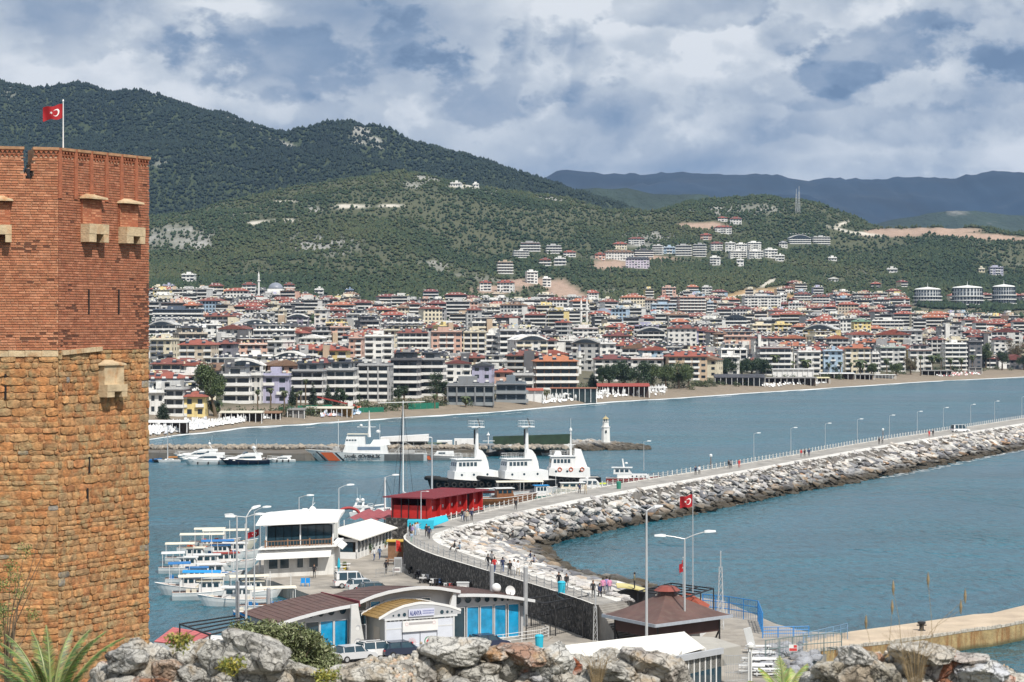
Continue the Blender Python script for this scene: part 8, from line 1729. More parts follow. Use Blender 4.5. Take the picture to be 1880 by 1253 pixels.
PEOPLE = [ # px, feet py, ground z, pose, facing, top, legs, label
 (896,1046,5,'walk',150,BLK,BLK,'person in a long black coat walking beside the one in red'),(908,1052,5,'walk',160,RD,JN,'person in a bright red top walking on the near promenade'),(903,1040,5,'walk',160,GY,BLK,'person half hidden behind the red dressed one'),(923,1052,5,'walk',175,NAV,JN,'person in navy shirt and jeans walking away right of the red top'),
 (936,1058,5,'walk',10,BLK,BLK,'person with dark clothes next to the two in white'),(944,1056,5,'walk',30,WH_,WH_,'person dressed all in white on the near promenade'),(951,1058,5,'walk',20,WH_,BGE,'second pale dressed person with beige trousers'),
 (1026,1081,5,'walk',-20,BLK,BLK,'person in black with backpack, first of the pair near the bin'),(1040,1084,5,'walk',10,BLK,GY,'taller person in black, second of the pair near the bin'),
 (1089,1098,5,'stand',20,BLK,BLK,'person in black standing at the top of the stairs'),(1101,1103,4.6,'walk',30,NAV,BLK,'person in dark clothes stepping down the stairs'),(1107,1092,5,'stand',180,PK,BLK,'person in a pink top seen from behind'),(1114,1090,5,'stand',150,PU,JN,'person in purple beside the pink top'),(1119,1092,5,'stand',200,PK,GY,'person in pink and grey at the right of the stair group'),
 (1165,1082,5,'stand',-100,KH,BLK,'person in olive jacket standing by the black kiosk'),
 (783,987,5,'walk',10,BLK,BLK,'person in black, left of the pair where the promenade bends'),(788,991,5,'walk',-10,NAV,BLK,'person in dark blue, right of the pair where the promenade bends'),
 (753,985,5,'stand',60,BLK,BLK,'person in black at the turquoise kiosk queue'),(757,988,5,'stand',-40,PU,BGE,'person in lilac in the crowd by the turquoise kiosk'),(762,984,5,'stand',120,WH_,LB,'person in white robe in the crowd by the turquoise kiosk'),(767,983,5,'walk',30,LB,WH_,'person in pale blue in the crowd by the turquoise kiosk'),(756,996,5,'stand',160,LB,(.25,.55,.40),'child with pale blue and green clothes by the fence corner'),
 (849,957,5,'walk',20,BLK,JN,'person in black, first in the group by the red pavilion'),(854,959,5,'walk',200,GY,BLK,'person in grey, second in the group by the red pavilion'),(858,960,5,'walk',10,BGE,GY,'person in beige in the group by the red pavilion'),(866,957,5,'walk',0,NAV,BLK,'taller person in navy in the group by the red pavilion'),
 (947,937,5,'walk',10,BLK,BLK,'lone person in black walking beside the brown boat'),(1064,907,5,'walk',20,NAV,BLK,'person in dark navy of the pair by the motor cruiser'),(1075,908,5,'walk',20,BGE,BGE,'person in cream clothes of the pair by the motor cruiser'),
 (1277,873,5,'walk',0,NAV,BLK,'person in navy before the blue barriers'),(1284,872,5,'walk',0,WH_,BLK,'person in white before the blue barriers'),(1338,861,5,'walk',10,BLK,BLK,'person in black past the blue barriers'),(1342,861,5,'walk',190,GY,BLK,'person in grey close to the one in black past the barriers'),(1357,860,5,'walk',10,RD,RD,'person in red clothes on the middle of the promenade'),
 (1471,840,5,'walk',0,RD,GY,'person in red of the trio far out on the promenade'),(1477,840,5,'walk',0,BLK,BLK,'person in black of the trio far out on the promenade'),(1485,839,5,'walk',0,NAV,NAV,'person in blue of the trio far out on the promenade'),
 (1614,817,5,'walk',0,BLK,BLK,'left person of the dark pair beneath a promenade lamp'),(1620,816,5,'walk',0,GY,BLK,'right person of the dark pair beneath a promenade lamp'),(1706,803,5,'walk',0,RD,RD,'distant person in red near the end of the promenade'),(1713,802,5,'walk',0,BLK,BLK,'distant person in black near the end of the promenade'),
 (687,1030,1.5,'walk',150,WH_,JN,'person in white top and jeans strolling on the quay'),(697,1028,1.5,'walk',160,(.10,.16,.28),JN,'person in blue beside the white top on the quay'),(709,1054,1.5,'walk',170,BLK,BLK,'person in black walking past the barrier on the quay'),(577,1062,1.5,'stand',-10,BLK,BLK,'person in black by the blue chairs at the restaurant'),
 (835,1013,5,'sit',-80,BLK,BLK,'person in black sitting on the pale rocks'),(844,1016,5,'sit',-60,(.25,.32,.40),BLK,'person in grey blue sitting on the rocks next to the one in black'),(942,992,4.2,'sit',-90,BLK,BLK,'lone figure in black sitting among the boulders'),(974,1032,4.2,'sit',-80,NAV,(.3,.35,.4),'person in navy sitting near the bay'),(981,1040,4,'sit',-60,(.35,.35,.42),BLK,'person in grey sitting closest to the bay')]
for px, py, z, pose, fa, c1, c2, lb in PEOPLE: p = G(px, py, z); person(lb, (p.x, p.y, p.z+(.03 if pose != 'sit' else .12)), pose, fa, c1, c2, 1.0, .72 if 'child' in lb else 1.0)
p = P(48, 322, 149.6); person('person in black looking out through the gap of the tower battlement', (p.x, p.y+.6, ZG-.75), 'stand', 170, BLK, BLK)
# ------------------------------------------------------------------ vehicles
def car(label, px, py, z, head, L=4.3, H=1.5, paint=(.7,.7,.7), van=False, name='parked_car', roofrack=False):
 t = thing(name, label, 'van' if van else 'car', G(px,py,z), R(head)); pm_ = M('car_paint', None, .25, .05, 1, src='obj', spec=.7); w = .88; x0, x1 = -L/2, L/2
 prof = [(x0,.35),(x0-.02,.75),(x0+.12,.95),(x0+.3,1.0),(x1-1.15,.95),(x1-.25,.78),(x1,.6),(x1,.32)]
 b = MB(); b.loft([[(x,-w*s,z_) for x, z_ in prof] for s in (1,)]+[[(x,-w*.0,z_) for x, z_ in prof]]+[[(x,w,z_) for x, z_ in prof]]); bd = b.build('body', pm_, t, color=paint)
 cab = [(x0+.15,.97),(x0+(.2 if van else .45),H-.08),(x0+(.5 if van else .9),H),(x1-(1.9 if van else 2.0),H),(x1-1.55,H-.1),(x1-(.85 if van else 1.0),.95)]
 b = MB(); b.loft([[(x,-w*(1 if z_<1 else .84),z_) for x, z_ in cab],[(x,w*(1 if z_<1 else .84),z_) for x, z_ in cab]]); b.build('cabin', dglass, t)
 b = MB(); b.box(x0+(.25 if van else .7), x1-1.75, -w*.83, w*.83, H-.01, H+.03); b.build('roof', pm_, t, color=paint)
 b = MB()
 for sg in (-1,1):
  for xx in ([x0+.3, x0+1.5, x0+2.6, x1-1.25] if van else [x0+.5,x0+1.7,x1-1.3]): b.bar((xx,sg*w*.99,.95),(xx-(.35 if xx > x1-1.5 else 0),sg*w*.85,H), .09)
  if van: b.box(x0+.15,x0+.5,sg*w*.93-.04,sg*w*.93+.04,.95,H-.1)
 b.build('pillar', pm_, t, color=paint, kind='stuff')
 wm = MB(); wm.T = Matrix.Rotation(R(90),4,'X'); wm.lathe([(.18,-.1),(.32,-.1),(.33,-.06),(.33,.06),(.32,.1),(.18,.1)], 14); wmesh = wm.mesh('wheel', tyrem); rm = MB(); rm.T = Matrix.Rotation(R(90),4,'X'); rm.lathe([(.2,-.105),(.05,-.11),(.05,.11),(.2,.105)], 10); rmesh = rm.mesh('rim', steel)
 for xx in (x0+.8, x1-.85):
  for sg in (-1,1): q = link('wheel', wmesh, t, loc=(xx,sg*(w-.05),.33)); link('rim', rmesh, q)
 for sg in (-1,1): b = MB(); b.box(x1-.1,x1+.02,sg*.62-.18,sg*.62+.18,.58,.72); b.build('headlight', white_paint, t); b = MB(); b.box(x0-.04,x0+.04,sg*.66-.14,sg*.66+.14,.7,.85); b.build('tail_light', redm, t)
 if roofrack:
  b = MB()
  for sg in (-1,1): b.tube([(x0+.8,sg*.6,H+.1),(x1-2.0,sg*.6,H+.1)], .03, 4)
  b.build('roof_rail', black_steel, t)
 return t
car('white van with three side windows parked below the two storey restaurant', 648, 1079, ZQ, 14, 4.6, 1.9, (.74,.74,.74), True, 'parked_van')
car('silver white hatchback parked before the white van', 668, 1086, ZQ, 22, 4.2, 1.5, (.60,.62,.63)); car('dark grey car half hidden by the brown roof', 690, 1092, ZQ, 20, 4.3, 1.45, (.09,.10,.10))
car('silver car under the white railing at the left of the terrace', 650, 1214, ZQ, 35, 4.2, 1.5, (.55,.56,.58)); car('white estate car with roof rails at the porch', 692, 1208, ZQ, 30, 4.5, 1.6, (.72,.72,.72), roofrack=True); car('dark blue car right of the white estate car', 738, 1206, ZQ, 30, 4.4, 1.5, (.02,.03,.06)); car('navy car seen above the rocks below the right wing', 896, 1192, ZQ, 30, 4.2, 1.45, (.02,.03,.07))
def motorbike(label, px, py, head, col):
 wp_ = min((fine[i][0] for i in range(corner+1)), key=lambda q: abs(CX+F*q.x/q.y-px)); t = thing('motorcycle', label, 'motorcycle', ((px-CX)*(wp_.y-2.2)/F, wp_.y-2.2, ZQ), R(head), 'motorcycles parked along the basalt wall'); w = MB(); w.T = Matrix.Rotation(R(90),4,'X'); w.loft([[((.24+.06*math.cos(q))*math.cos(a), (.24+.06*math.cos(q))*math.sin(a), .06*math.sin(q)) for q in [k*math.pi/3 for k in range(6)]] for a in [j*2*math.pi/12 for j in range(13)]], cap=False); wme = w.mesh('wheel', tyrem)
 for x in (-.62,.62): link('wheel', wme, t, loc=(x,0,.3))
 b = MB(); b.loft([[(-.7,-.12,.62),(-.7,.12,.62),(-.7,.1,.8),(-.7,-.1,.8)],[(-.1,-.16,.5),(-.1,.16,.5),(-.1,.14,.82),(-.1,-.14,.82)],[(.15,-.14,.35),(.15,.14,.35),(.15,.12,.5),(.15,-.12,.5)]]); b.build('body', pm2, t, color=col)
 b = MB(); b.box(-.6,.02,-.12,.12,.8,.9); b.build('seat', tyrem, t); b = MB(); b.tube([(.62,0,.3),(.42,0,1.0)], .045, 6); b.tube([(.42,-.32,1.02),(.42,.32,1.02)], .025, 5); b.build('handlebar', steel, t); b = MB(); b.loft([[(.36,-.2,.45),(.36,.2,.45),(.36,.2,.95),(.36,-.2,.95)],[(.5,-.15,.5),(.5,.15,.5),(.46,.15,1.0),(.46,-.15,1.0)]]); b.build('leg_shield', pm2, t, color=col)
pm2 = M('car_paint', None, .25, .05, 1, src='obj')
for i, (px, py, c, lb) in enumerate([(757,1060,(.03,.03,.03),'black motorcycle leading the row by the wall'),(766,1062,(.05,.05,.06),'dark grey motorcycle, second in the row'),(775,1060,(.70,.70,.70),'white scooter behind the dark motorcycles'),(783,1066,(.62,.62,.64),'silver scooter leaning in the middle of the row'),(792,1068,(.72,.72,.72),'white scooter with large fairing in the middle of the row'),(800,1066,(.04,.04,.05),'black scooter beside the lamp pole'),(808,1072,(.12,.22,.45),'blue scooter beside the lamp pole'),(818,1074,(.60,.60,.60),'pale scooter right of the lamp pole'),(828,1072,(.45,.05,.05),'red and white scooter near the row end'),(836,1076,(.05,.05,.05),'black motorcycle beside the grey cabinet')]): motorbike(lb, px, py, 60+i*5, c)
def simple(name, label, cat, loc, boxes, mats, rz=0):
 t = thing(name, label, cat, loc, rz)
 for nm, m, q in boxes: b = MB(); b.box(*q); b.build(nm, m, t)
 return t
simple('utility_cabinet', 'grey cabinet with white notice at the end of the motorcycle row', 'cabinet', G(850,1097,ZQ), [('cabinet_body', alu, (-.7,.7,-.4,.4,0,1.7)),('lid', alul, (-.75,.75,-.45,.45,1.7,1.78)),('notice', whitep, (-.35,.45,-.42,-.405,.8,1.4))], None)
simple('utility_cabinet', 'grey steel box beside the quay picnic table', 'cabinet', G(731,1051,ZQ), [('cabinet_body', alu, (-.5,.5,-.3,.3,0,1.9)),('door', greyh, (-.42,.42,-.32,-.3,.2,1.7))], None)
for px, py, lb, c in ((1031,1090,'turquoise litter bin by the promenade fence near the stairs',tq),(990,1190,'turquoise water barrel behind the front rocks',tq),(1136,898,'green litter bin on the far promenade',greenh)):
 z = 5 if px != 990 else ZQ+.3; t = thing('litter_bin', lb, 'bin', G(px,py,z)); b = MB(); b.lathe([(.36,0),(.42,1.1),(.45,1.15)], 12); b.build('bin_body', c, t); b = MB(); b.lathe([(.46,1.15),(.3,1.3),(.05,1.33)], 12); b.build('lid', c, t)
def banner(label, px, py0, py1, Y, col, red=None):
 p = P(px, py1, Y); h = (py1-py0)*Y/F; t = thing('feather_banner', label, 'banner', p); b = MB(); b.tube([(0,0,0),(0,0,h),(.35,0,h+.15)], .03, 5); b.build('pole', steel, t); b = MB(); n = 6
 for i in range(n): a, c = h*.15+h*.85*i/n, h*.15+h*.85*(i+1)/n; b.face([(.03,.05*math.sin(i),a),(.75-.25*(i/n),.1*math.cos(i),a-.1),(.75-.25*((i+1)/n),.1*math.cos(i+1),c-.1),(.03,.05*math.sin(i+1),c)])
 b.build('cloth', M('banner_'+('red' if red else 'lilac'), col, .8, .25, 3), t)
banner('lilac printed banner hanging at the corner of the basalt wall', 762, 1008, 1042, 298, (.28,.24,.36)); banner('grey printed banner beside the basalt wall corner', 741, 1015, 1052, 300, (.42,.42,.47)); banner('red banner with white print by the wooden hut', 727, 992, 1016, 306, (.60,.03,.02), True)
simple('wooden_hut', 'small brown wooden hut between white pavilion and basalt wall', 'hut', G(727,1026,ZQ), [('timber_wall', woodb, (-1.1,1.1,0,2.2,0,2.3)),('roof', M('ochre_canvas', (.55,.36,.06), .7, .1, 1), (-1.3,1.5,-.4,2.4,2.3,2.42))], None)
simple('picnic_table', 'wooden picnic table on the quay beside the grey box', 'table', G(720,1036,ZQ), [('tabletop', woodb, (-.9,.9,-.35,.35,.72,.78)),('bench_seat', woodb, (-.9,.9,-.85,-.6,.42,.47)),('bench_seat', woodb, (-.9,.9,.6,.85,.42,.47)),('leg', woodb, (-.6,-.5,-.7,.7,0,.72)),('leg', woodb, (.5,.6,-.7,.7,0,.72))], None)
for px, py, lb in ((618,1052,'white bench table before the side awning of the restaurant'),(628,1046,'second white bench table under the side awning')):
 simple('cafe_table', lb, 'table', G(px,py,ZQ), [('tabletop', white_paint, (-1.1,1.1,-.4,.4,.72,.78)),('bench_seat', white_paint, (-1.1,1.1,-.95,-.65,.42,.47)),('leg', steel, (-.8,-.7,-.5,.5,0,.72)),('leg', steel, (.7,.8,-.5,.5,0,.72))], None)
for px, py, lb in ((556,1077,'left blue plastic chair under the restaurant terrace'),(565,1077,'right blue plastic chair under the restaurant terrace')):
 simple('blue_chair', lb, 'chair', G(px,py,ZQ), [('seat', skyb, (-.25,.25,-.25,.25,.42,.47)),('backrest', skyb, (-.25,.25,.2,.26,.47,1.0)),('leg', skyb, (-.24,-.2,-.24,-.2,0,.42)),('leg', skyb, (.2,.24,-.24,-.2,0,.42)),('leg', skyb, (-.24,-.2,.2,.24,0,.42)),('leg', skyb, (.2,.24,.2,.24,0,.42))], None)
for px, py, m, lb in ((622,1056,tq,'turquoise folded parasol beside the restaurant'),(633,1046,M('yellow_pot',(.60,.45,.05),.6,.1,2),'yellow flower pot near the restaurant tables')):
 t = thing('parasol' if px == 622 else 'flower_pot', lb, 'parasol' if px == 622 else 'pot', G(px,py,ZQ)); b = MB(); b.lathe([(.05,0),(.05,.8),(.22,1.0),(.15,1.8),(.03,2.2)] if px == 622 else [(.25,0),(.35,.5),(.3,.5)], 8); b.build('cloth' if px == 622 else 'pot_body', m, t)
 if px != 622: leaf_cloud('leaves', t, [(0,0,.7,.35)], 300, .08, [(.05,.10,.03),(.10,.16,.05)], 2)
for px, py, s, lb in ((676,1018,.7,'potted green shrub against the white pavilion wall'),(704,1008,.6,'second potted shrub near the far end of the white pavilion')):
 t = thing('potted_shrub', lb, 'plant', G(px,py,ZQ)); b = MB(); b.lathe([(.28,0),(.38,.5),(.33,.5)], 8); b.build('pot', M('clay_pot',(.35,.15,.08),.8,.1,3), t); leaf_cloud('leaves', t, [(0,0,.95,s)], 700, .09, [(.05,.10,.03),(.09,.14,.05)], px)
railing('pedestrian_barrier', 'low steel crowd barriers across the quay before the motorcycles', [g(690,1062),g(722,1058),g(744,1052)], 1.1, 2, steel, 2.0, .03, mesh_bars=.25, cat='barrier')
simple('barrier_sign', 'white printed sign hanging on the crowd barrier', 'sign', G(728,1057,ZQ), [('board', whitep, (-.5,.5,-.08,-.03,.45,1.05)),('print', M('grey_print',(.35,.3,.3),.7,.6,12), (-.4,.4,-.09,-.082,.6,.9))], None)
for a, c, m, lb in ((1212,1226,antif,'red plastic barrier row at the start of the blue barriers'),(1228,1248,skyb,'first run of blue plastic barriers on the promenade edge'),(1252,1295,skyb,'second longer run of blue plastic barriers on the promenade edge')):
 pa_, pb_ = fine[fi(a)][0], fine[fi(c)][0]; t = thing('plastic_barrier', lb, 'barrier'); n = max(2, round((pb_-pa_).length/2.2));
 for i in range(n): q0 = pa_.lerp(pb_, (i+.04)/n)+Vector((.5,-.6,0)); q1 = pa_.lerp(pb_, (i+.94)/n)+Vector((.5,-.6,0)); b = MB(); b.bar(q0+Vector((0,0,.55)), q1+Vector((0,0,.55)), .3, 1.0); b.build('barrier_panel', m, t)
car('white van parked at the far end of the promenade', 1763, 794, 5, 20, 5, 2.0, (.75,.75,.75), True, 'parked_van')
# ------------------------------------------------------------------ lamps, masts, flags on poles
lampw = M('lamp_head_white', (.72,.73,.73), .35, .05, 2); polem = M('pale_galvanised_pole', (.52,.53,.54), .4, .08, 1, metal=.2)
def lamp(label, px, py_top, Y, zb, arms, r=.09, head=.45):
 "arms: list of (dx, dy) metres from the pole top"
 zt = CAMZ-(py_top-HY)*Y/F; t = thing('street_lamp', label, 'street lamp', ((px-CX)*Y/F, Y, zb)); H = zt-zb; b = MB(); b.tube([(0,0,0),(0,0,.5),(0,0,H)], [r*1.5, r*1.2, r*.7], 8); b.build('pole', polem, t)
 for dx, dz, dy in arms:
  b = MB(); b.tube([(0,0,H),(dx*.45,dy*.45,H+dz*.6),(dx*.85,dy*.85,H+dz*.95)], r*.5, 6); b.build('arm', polem, t)
  b = MB(); k = Vector((dx,dy,dz*.25)).normalized(); e = Vector((dx*.8,dy*.8,H+dz*.95)); s = Vector((-k.y,k.x,0)).normalized()*head*.28; u = Vector((0,0,head*.13))
  b.loft([[e-s*.6-u, e+s*.6-u, e+s*.5+u, e-s*.5+u],[e+k*head*.5-s-u, e+k*head*.5+s-u, e+k*head*.5+s*.7+u*1.3, e+k*head*.5-s*.7+u*1.3],[e+k*head*1.3-s*.7-u, e+k*head*1.3+s*.7-u, e+k*head*1.3+s*.5+u*.4, e+k*head*1.3-s*.5+u*.4]]); b.build('lamp_head', lampw, t)
 return t
lamp('tall pale lamp pole standing left of the pyramid roof', 1187, 938, 214, ZQ, [(-.9,.25,1.0),(.9,.35,.6)], .12, .75)
lamp('two armed lamp rising through the pyramid roof', 1257, 990, 223, ZQ, [(-2.3,.35,0),(2.4,.75,0)], .10, .85)
lamp('lamp pole with four arms at the left over the small boats', 452, 950, 219, ZQ, [(-1.3,.1,0),(1.1,.3,0),(.6,.85,.5)], .10, .75)
lamp('second lamp pole just left of the four armed one', 435, 948, 226, ZQ, [(-.5,.1,.3)], .11, .75)
lamp('lamp pole nearest the restaurant with one raised arm', 467, 940, 262, .2, [(1.2,.55,0)], .08, .75)
lamp('thin lamp pole left of the restaurant roof', 478, 946, 300, ZQ, [(1.4,.3,0)], .07, .75)
lamp('lamp pole rising behind the restaurant roof, left one', 549, 914, 330, ZQ, [(1.4,.35,0)], .08, .8)
lamp('lamp pole rising behind the restaurant roof, right one', 622, 897, 318, ZQ, [(1.4,.5,0)], .09, .8)
lamp('slim lamp pole beside the tall mast', 706, 877, 352, ZQ, [(1.5,.4,0)], .08, .8)
lamp('lamp pole in front of the red pavilion', 773, 903, 318, 1.5, [(.9,.05,0)], .07, .3)
lamp('lamp pole by the motorcycles', 805, 1000, 283, ZQ, [(.3,.0,.2)], .09, .3)
lamp('thick pole with camera boxes between coast guard ship and first tug', 793, 804, 440, ZQ, [(-.5,.1,0)], .16, .5)
for i, (px, py) in enumerate([(1182,812),(1384,797),(1452,787),(1515,779),(1574,771),(1633,764),(1684,757),(1732,750),(1782,744),(1826,738),(1876,730)]):
 q = fine[fi(px)][0]; lamp(['first','second','third','fourth','fifth','sixth','seventh','eighth','ninth','tenth','last'][i]+' single armed lamp along the far promenade, counted from the lighthouse', px, py, q.y+1, ZP, [(.8,.2,0)], .055, .6)
for px, py, lb in ((1297,838,'short ball lamp post at the far end of the blue barriers'),(1618,790,'short ball lamp post above the dark walking pair')):
 q = fine[fi(px)][0]; t = thing('lamp_post', lb, 'street lamp', (q.x,q.y-.3,ZP)); H = CAMZ-(py-HY)*q.y/F-ZP; b = MB(); b.tube([(0,0,0),(0,0,H)], .07, 6); b.build('pole', woodb, t); b = MB(); b.lathe([(.02,H-.2),(.3,H),(.3,H+.3),(.02,H+.5)], 8); b.build('lamp_globe', lampw, t)
p = P(1272, 1100, 236); flag((p.x, p.y), ZQ, BZ(906,236), 1.35, 1.25, .1, .35, 'red flag with white crescent and star on a tall pole over the bay', pole_r=.05, polemat=polem)
p = P(1254, 1100, 232); flag((p.x, p.y), ZQ, BZ(1026,232), .9, 1.0, 1.25, .9, 'limp red flag hanging beside the two armed lamp', pole_r=.04, polemat=polem)
p = P(476, 1030, 292); flag((p.x, p.y), ZQ, BZ(970,292), 1.5, .8, .2, .6, 'red flag flying over the small boats by the restaurant', pole_r=.05)
def lattice_mast(label, px, py0, py1, Y, w, zb):
 z1 = CAMZ-(py0-HY)*Y/F; t = thing('lattice_mast', label, 'mast', ((px-CX)*Y/F, Y, zb)); H = z1-zb; b = MB(); c = [(-w,-w),(w,-w),(w,w),(-w,w)]
 for x, y in c: b.bar((x,y,0),(x*.45,y*.45,H*.8), w*.18)
 n = int(H*.8/(w*2.4))
 for i in range(n):
  f0, f1 = 1-.55*i/n, 1-.55*(i+1)/n; z0, z1_ = H*.8*i/n, H*.8*(i+1)/n
  for (x,y),(x2,y2) in zip(c, c[1:]+c[:1]): b.bar((x*f0,y*f0,z0),(x2*f1,y2*f1,z1_), w*.12)
 b.build('lattice', polem, t, kind='stuff'); b = MB(); b.tube([(0,0,H*.78),(0,0,H)], w*.2, 5); b.build('top_pole', polem, t); return t
lattice_mast('slim lattice mast with a camera on top over the bay', 1323, 1012, 1120, 238, .32, ZQ); lattice_mast('lattice mast in front of the black gate', 1093, 1083, 1185, 208, .26, ZQ)
q = hit(1467, 392, 3000);
for dx, lb in ((0,'tall lattice radio mast on the wooded hill top'),(-5,'second radio mast standing just left of the tall one')): lattice_mast(lb, 1467+dx, 342+abs(dx), 392, q.y, 1.5, q.z-2)
# ------------------------------------------------------------------ beach front: trees, bars, loungers
GR1 = [(.03,.055,.025),(.045,.08,.03),(.02,.04,.02)]; GR2 = [(.07,.10,.035),(.10,.13,.045),(.05,.08,.03)]; CYP = [(.018,.035,.02),(.03,.05,.025)]; BRW = [(.14,.10,.05),(.10,.10,.05),(.16,.12,.07)]
def tree(name, label, px, pyb, w, h, pal, shape='round', n=2600, size=.34, lean=0, cat='tree', grp=None):
 q = hit(px, pyb); Y = q.y; s = Y/F; W, H = w*s, h*s; t = thing(name, label, cat, q, 0, grp); rg = random.Random(int(px*3+h)); b = MB(); cl = []
 if shape == 'cone':
  b.tube([(0,0,-1),(0,0,H*.9)], [W*.07+.1,.05], 6)
  for i in range(16): f = i/16; cl.append((rg.uniform(-.1,.1)*W*(1-f), rg.uniform(-.1,.1)*W, H*(.08+.88*f), W*.5*(1-f)**.7+.25))
 elif shape == 'palm':
  b.tube([(0,0,-1),(lean*.4,0,H*.5),(lean,0,H*.82)], [.34,.25,.2], 6); b.build('trunk', barkm, t); f = MB();
  for k in range(22):
   a = k*2.4; el = -.5+1.7*((k*7) % 22)/22; R_l = W*.52; pts = [Vector((lean,0,H*.82))+Vector((math.cos(a)*math.cos(el-j*j*.05)*R_l*j/5, math.sin(a)*math.cos(el-j*j*.05)*R_l*j/5, R_l*(math.sin(el)*j/5-.035*j*j))) for j in range(6)]
   sd_ = Vector((-math.sin(a),math.cos(a),0)); c = rg.choice(pal)
   for j in range(5):
    w0, w1 = [.06,.30,.42,.36,.22,.02][j]*R_l*.55, [.06,.30,.42,.36,.22,.02][j+1]*R_l*.55; f.face([pts[j]-sd_*w0-Vector((0,0,w0*.5)), pts[j], pts[j+1], pts[j+1]-sd_*w1-Vector((0,0,w1*.5))], 0, c); f.face([pts[j], pts[j]+sd_*w0-Vector((0,0,w0*.5)), pts[j+1]+sd_*w1-Vector((0,0,w1*.5)), pts[j+1]], 0, c)
  f.build('crown', palm_l, t); return t
 else:
  th_ = H*.35; top = (lean, 0, th_); b.tube([(0,0,-1),(lean*.5,0,th_*.5),top], [W*.05+.12, W*.04+.1, W*.03+.08], 6)
  for i in range(12):
   a = rg.random()*6.28; rr = W*.34*rg.random()**.5; z = th_+(H-th_)*rg.uniform(.1,.88); e = (lean*(1+.4*z/H)+rr*math.cos(a), rr*math.sin(a), z); b.tube([top, e], [.14,.05], 4); cl.append((*e, W*rg.uniform(.16,.26)))
 b.build('trunk', barkm, t); leaf_cloud('crown', t, cl, n, size, pal, int(px), .2); return t
tree('big_tree', 'big leaning green tree rising above the beach bar beside the white hotel', 397, 765, 62, 92, GR2, n=6000, size=.42, lean=-1.5)
tree('palm_tree', 'bushy palm under the big leaning tree', 395, 764, 40, 30, GR2, 'palm'); tree('araucaria', 'dark spiky conifer before the white beach house', 299, 770, 24, 34, CYP, 'cone', 1500)
for i, (px, py, w, h) in enumerate([(473,760,16,52),(497,760,16,55),(522,765,20,56),(545,758,15,44),(552,752,13,40),(561,752,14,66)]): tree('palm_tree', f'{["first","second","third","fourth","fifth","sixth"][i]} tall slim palm in the row before the lilac and grey blocks', px, py, w, h, [(.06,.08,.03),(.09,.10,.04)], 'palm', grp='tall slim palms on the beach front')
for i, (px, py, w, h, k) in enumerate([(537,745,14,38,0),(575,745,15,46,0),(602,745,16,44,0),(618,745,14,36,0),(653,738,16,40,1),(687,736,18,58,1),(714,736,15,54,1),(742,735,30,26,2),(802,738,44,52,2),(817,738,30,36,2),(731,735,16,18,2),(630,745,18,30,2)]):
 tree(['cypress','cypress','broad_tree'][k], ['dark cypress before the grey balcony building','slim dark cypress at the grey brown hotel','dense dark round tree by the beach hotels'][k]+f', {["leftmost one","second one","third one","fourth one","beside the green fence","tall pointed one","leaning pointed one","low wide one","tallest one","right of the tallest","small one","at the green fence end"][i]}', px, py, w, h, CYP if k < 2 else GR1, 'cone' if k < 2 else 'round', 1500)
for i, (px, py, w, h, k) in enumerate([(862,735,28,26,3),(880,735,24,26,3),(895,735,24,24,3),(855,748,24,22,3),(798,750,16,30,3),(924,705,12,40,0),(932,705,12,28,0),(946,712,22,22,3),(985,712,20,26,3),(1004,712,18,28,3),(1030,700,18,24,3),(1106,714,28,38,1),(1088,712,18,28,0),(1118,714,46,44,1),(1145,714,52,46,1),(1172,714,52,44,1),(1198,714,46,42,2),(1222,714,46,44,2),(1246,714,46,46,2),(1264,713,36,40,2),(1222,700,14,26,0),(1148,706,30,26,1),(1300,692,26,26,4),(1326,690,36,28,1),(1344,690,36,30,1),(1362,690,38,28,1),(1380,690,36,30,1),(1400,690,34,28,1),(1423,690,26,44,3),(1452,690,22,30,3),(1480,688,26,30,3),(1500,686,20,30,3),(1522,690,12,26,3),(1543,692,12,32,3),(1562,690,12,28,3),(1580,692,30,34,3),(1600,692,20,28,2),(1604,690,16,26,3),(1628,690,18,36,3),(1645,690,26,20,2),(1672,688,28,30,4),(1690,690,12,44,3),(1712,686,24,38,3),(1728,690,12,40,3),(1745,684,16,30,3),(1765,682,16,28,3),(1785,680,18,32,3),(1810,676,34,46,2),(1840,680,32,34,1),(1862,676,44,52,4),(1880,680,30,30,1),(1905,676,30,40,2),(650,760,14,14,2),(1537,690,26,16,1),(1480,672,14,14,2)]):
 nm = ['cypress','dark_pine','broad_tree','palm_tree','brown_tree'][k]; ln = REFS and min([(870,'by the grey seafront hall'),(940,'beside the white house with maroon roof'),(1000,'before the brown roofed hotel'),(1090,'right of the front minaret'),(1140,'in the dark grove behind the red canopy'),(1190,'in the middle of the dark grove'),(1250,'at the light end of the grove'),(1310,'behind the striped pavilion'),(1380,'in the hedge row there'),(1440,'beside the white pavilion'),(1500,'before the white angular block'),(1560,'before the pale blue block'),(1590,'before the orange roofed block'),(1650,'before the greenish roofed block'),(1700,'before the maroon penthouse block'),(1750,'before the white banded block'),(1800,'before the dark narrow block'),(1860,'near the end of the beach')], key=lambda q: abs(q[0]-px))[1]; ut = globals().setdefault('UT', {})
 lbt = (f'{["slim dark cypress","dark green pine","mid green leafy tree","feathery palm","brownish bare tree"][k]} {"tall" if h > 36 else "low" if h < 25 else "mid height"} and {"wide" if w > 29 else "narrow"}, {ln}'); ut[lbt] = ut.get(lbt, 0)+1
 if ut[lbt] > 1: lbt += ', '+['second','third','fourth','fifth'][min(3, ut[lbt]-2)]+' such'
 tree(nm, lbt, px, py, w, h, [CYP,GR1,GR2,[(.06,.085,.03),(.09,.11,.04)],BRW][k], ['cone','round','round','palm','round'][k], 2600 if w < 34 else 4600, .40, grp='trees along the beach front')
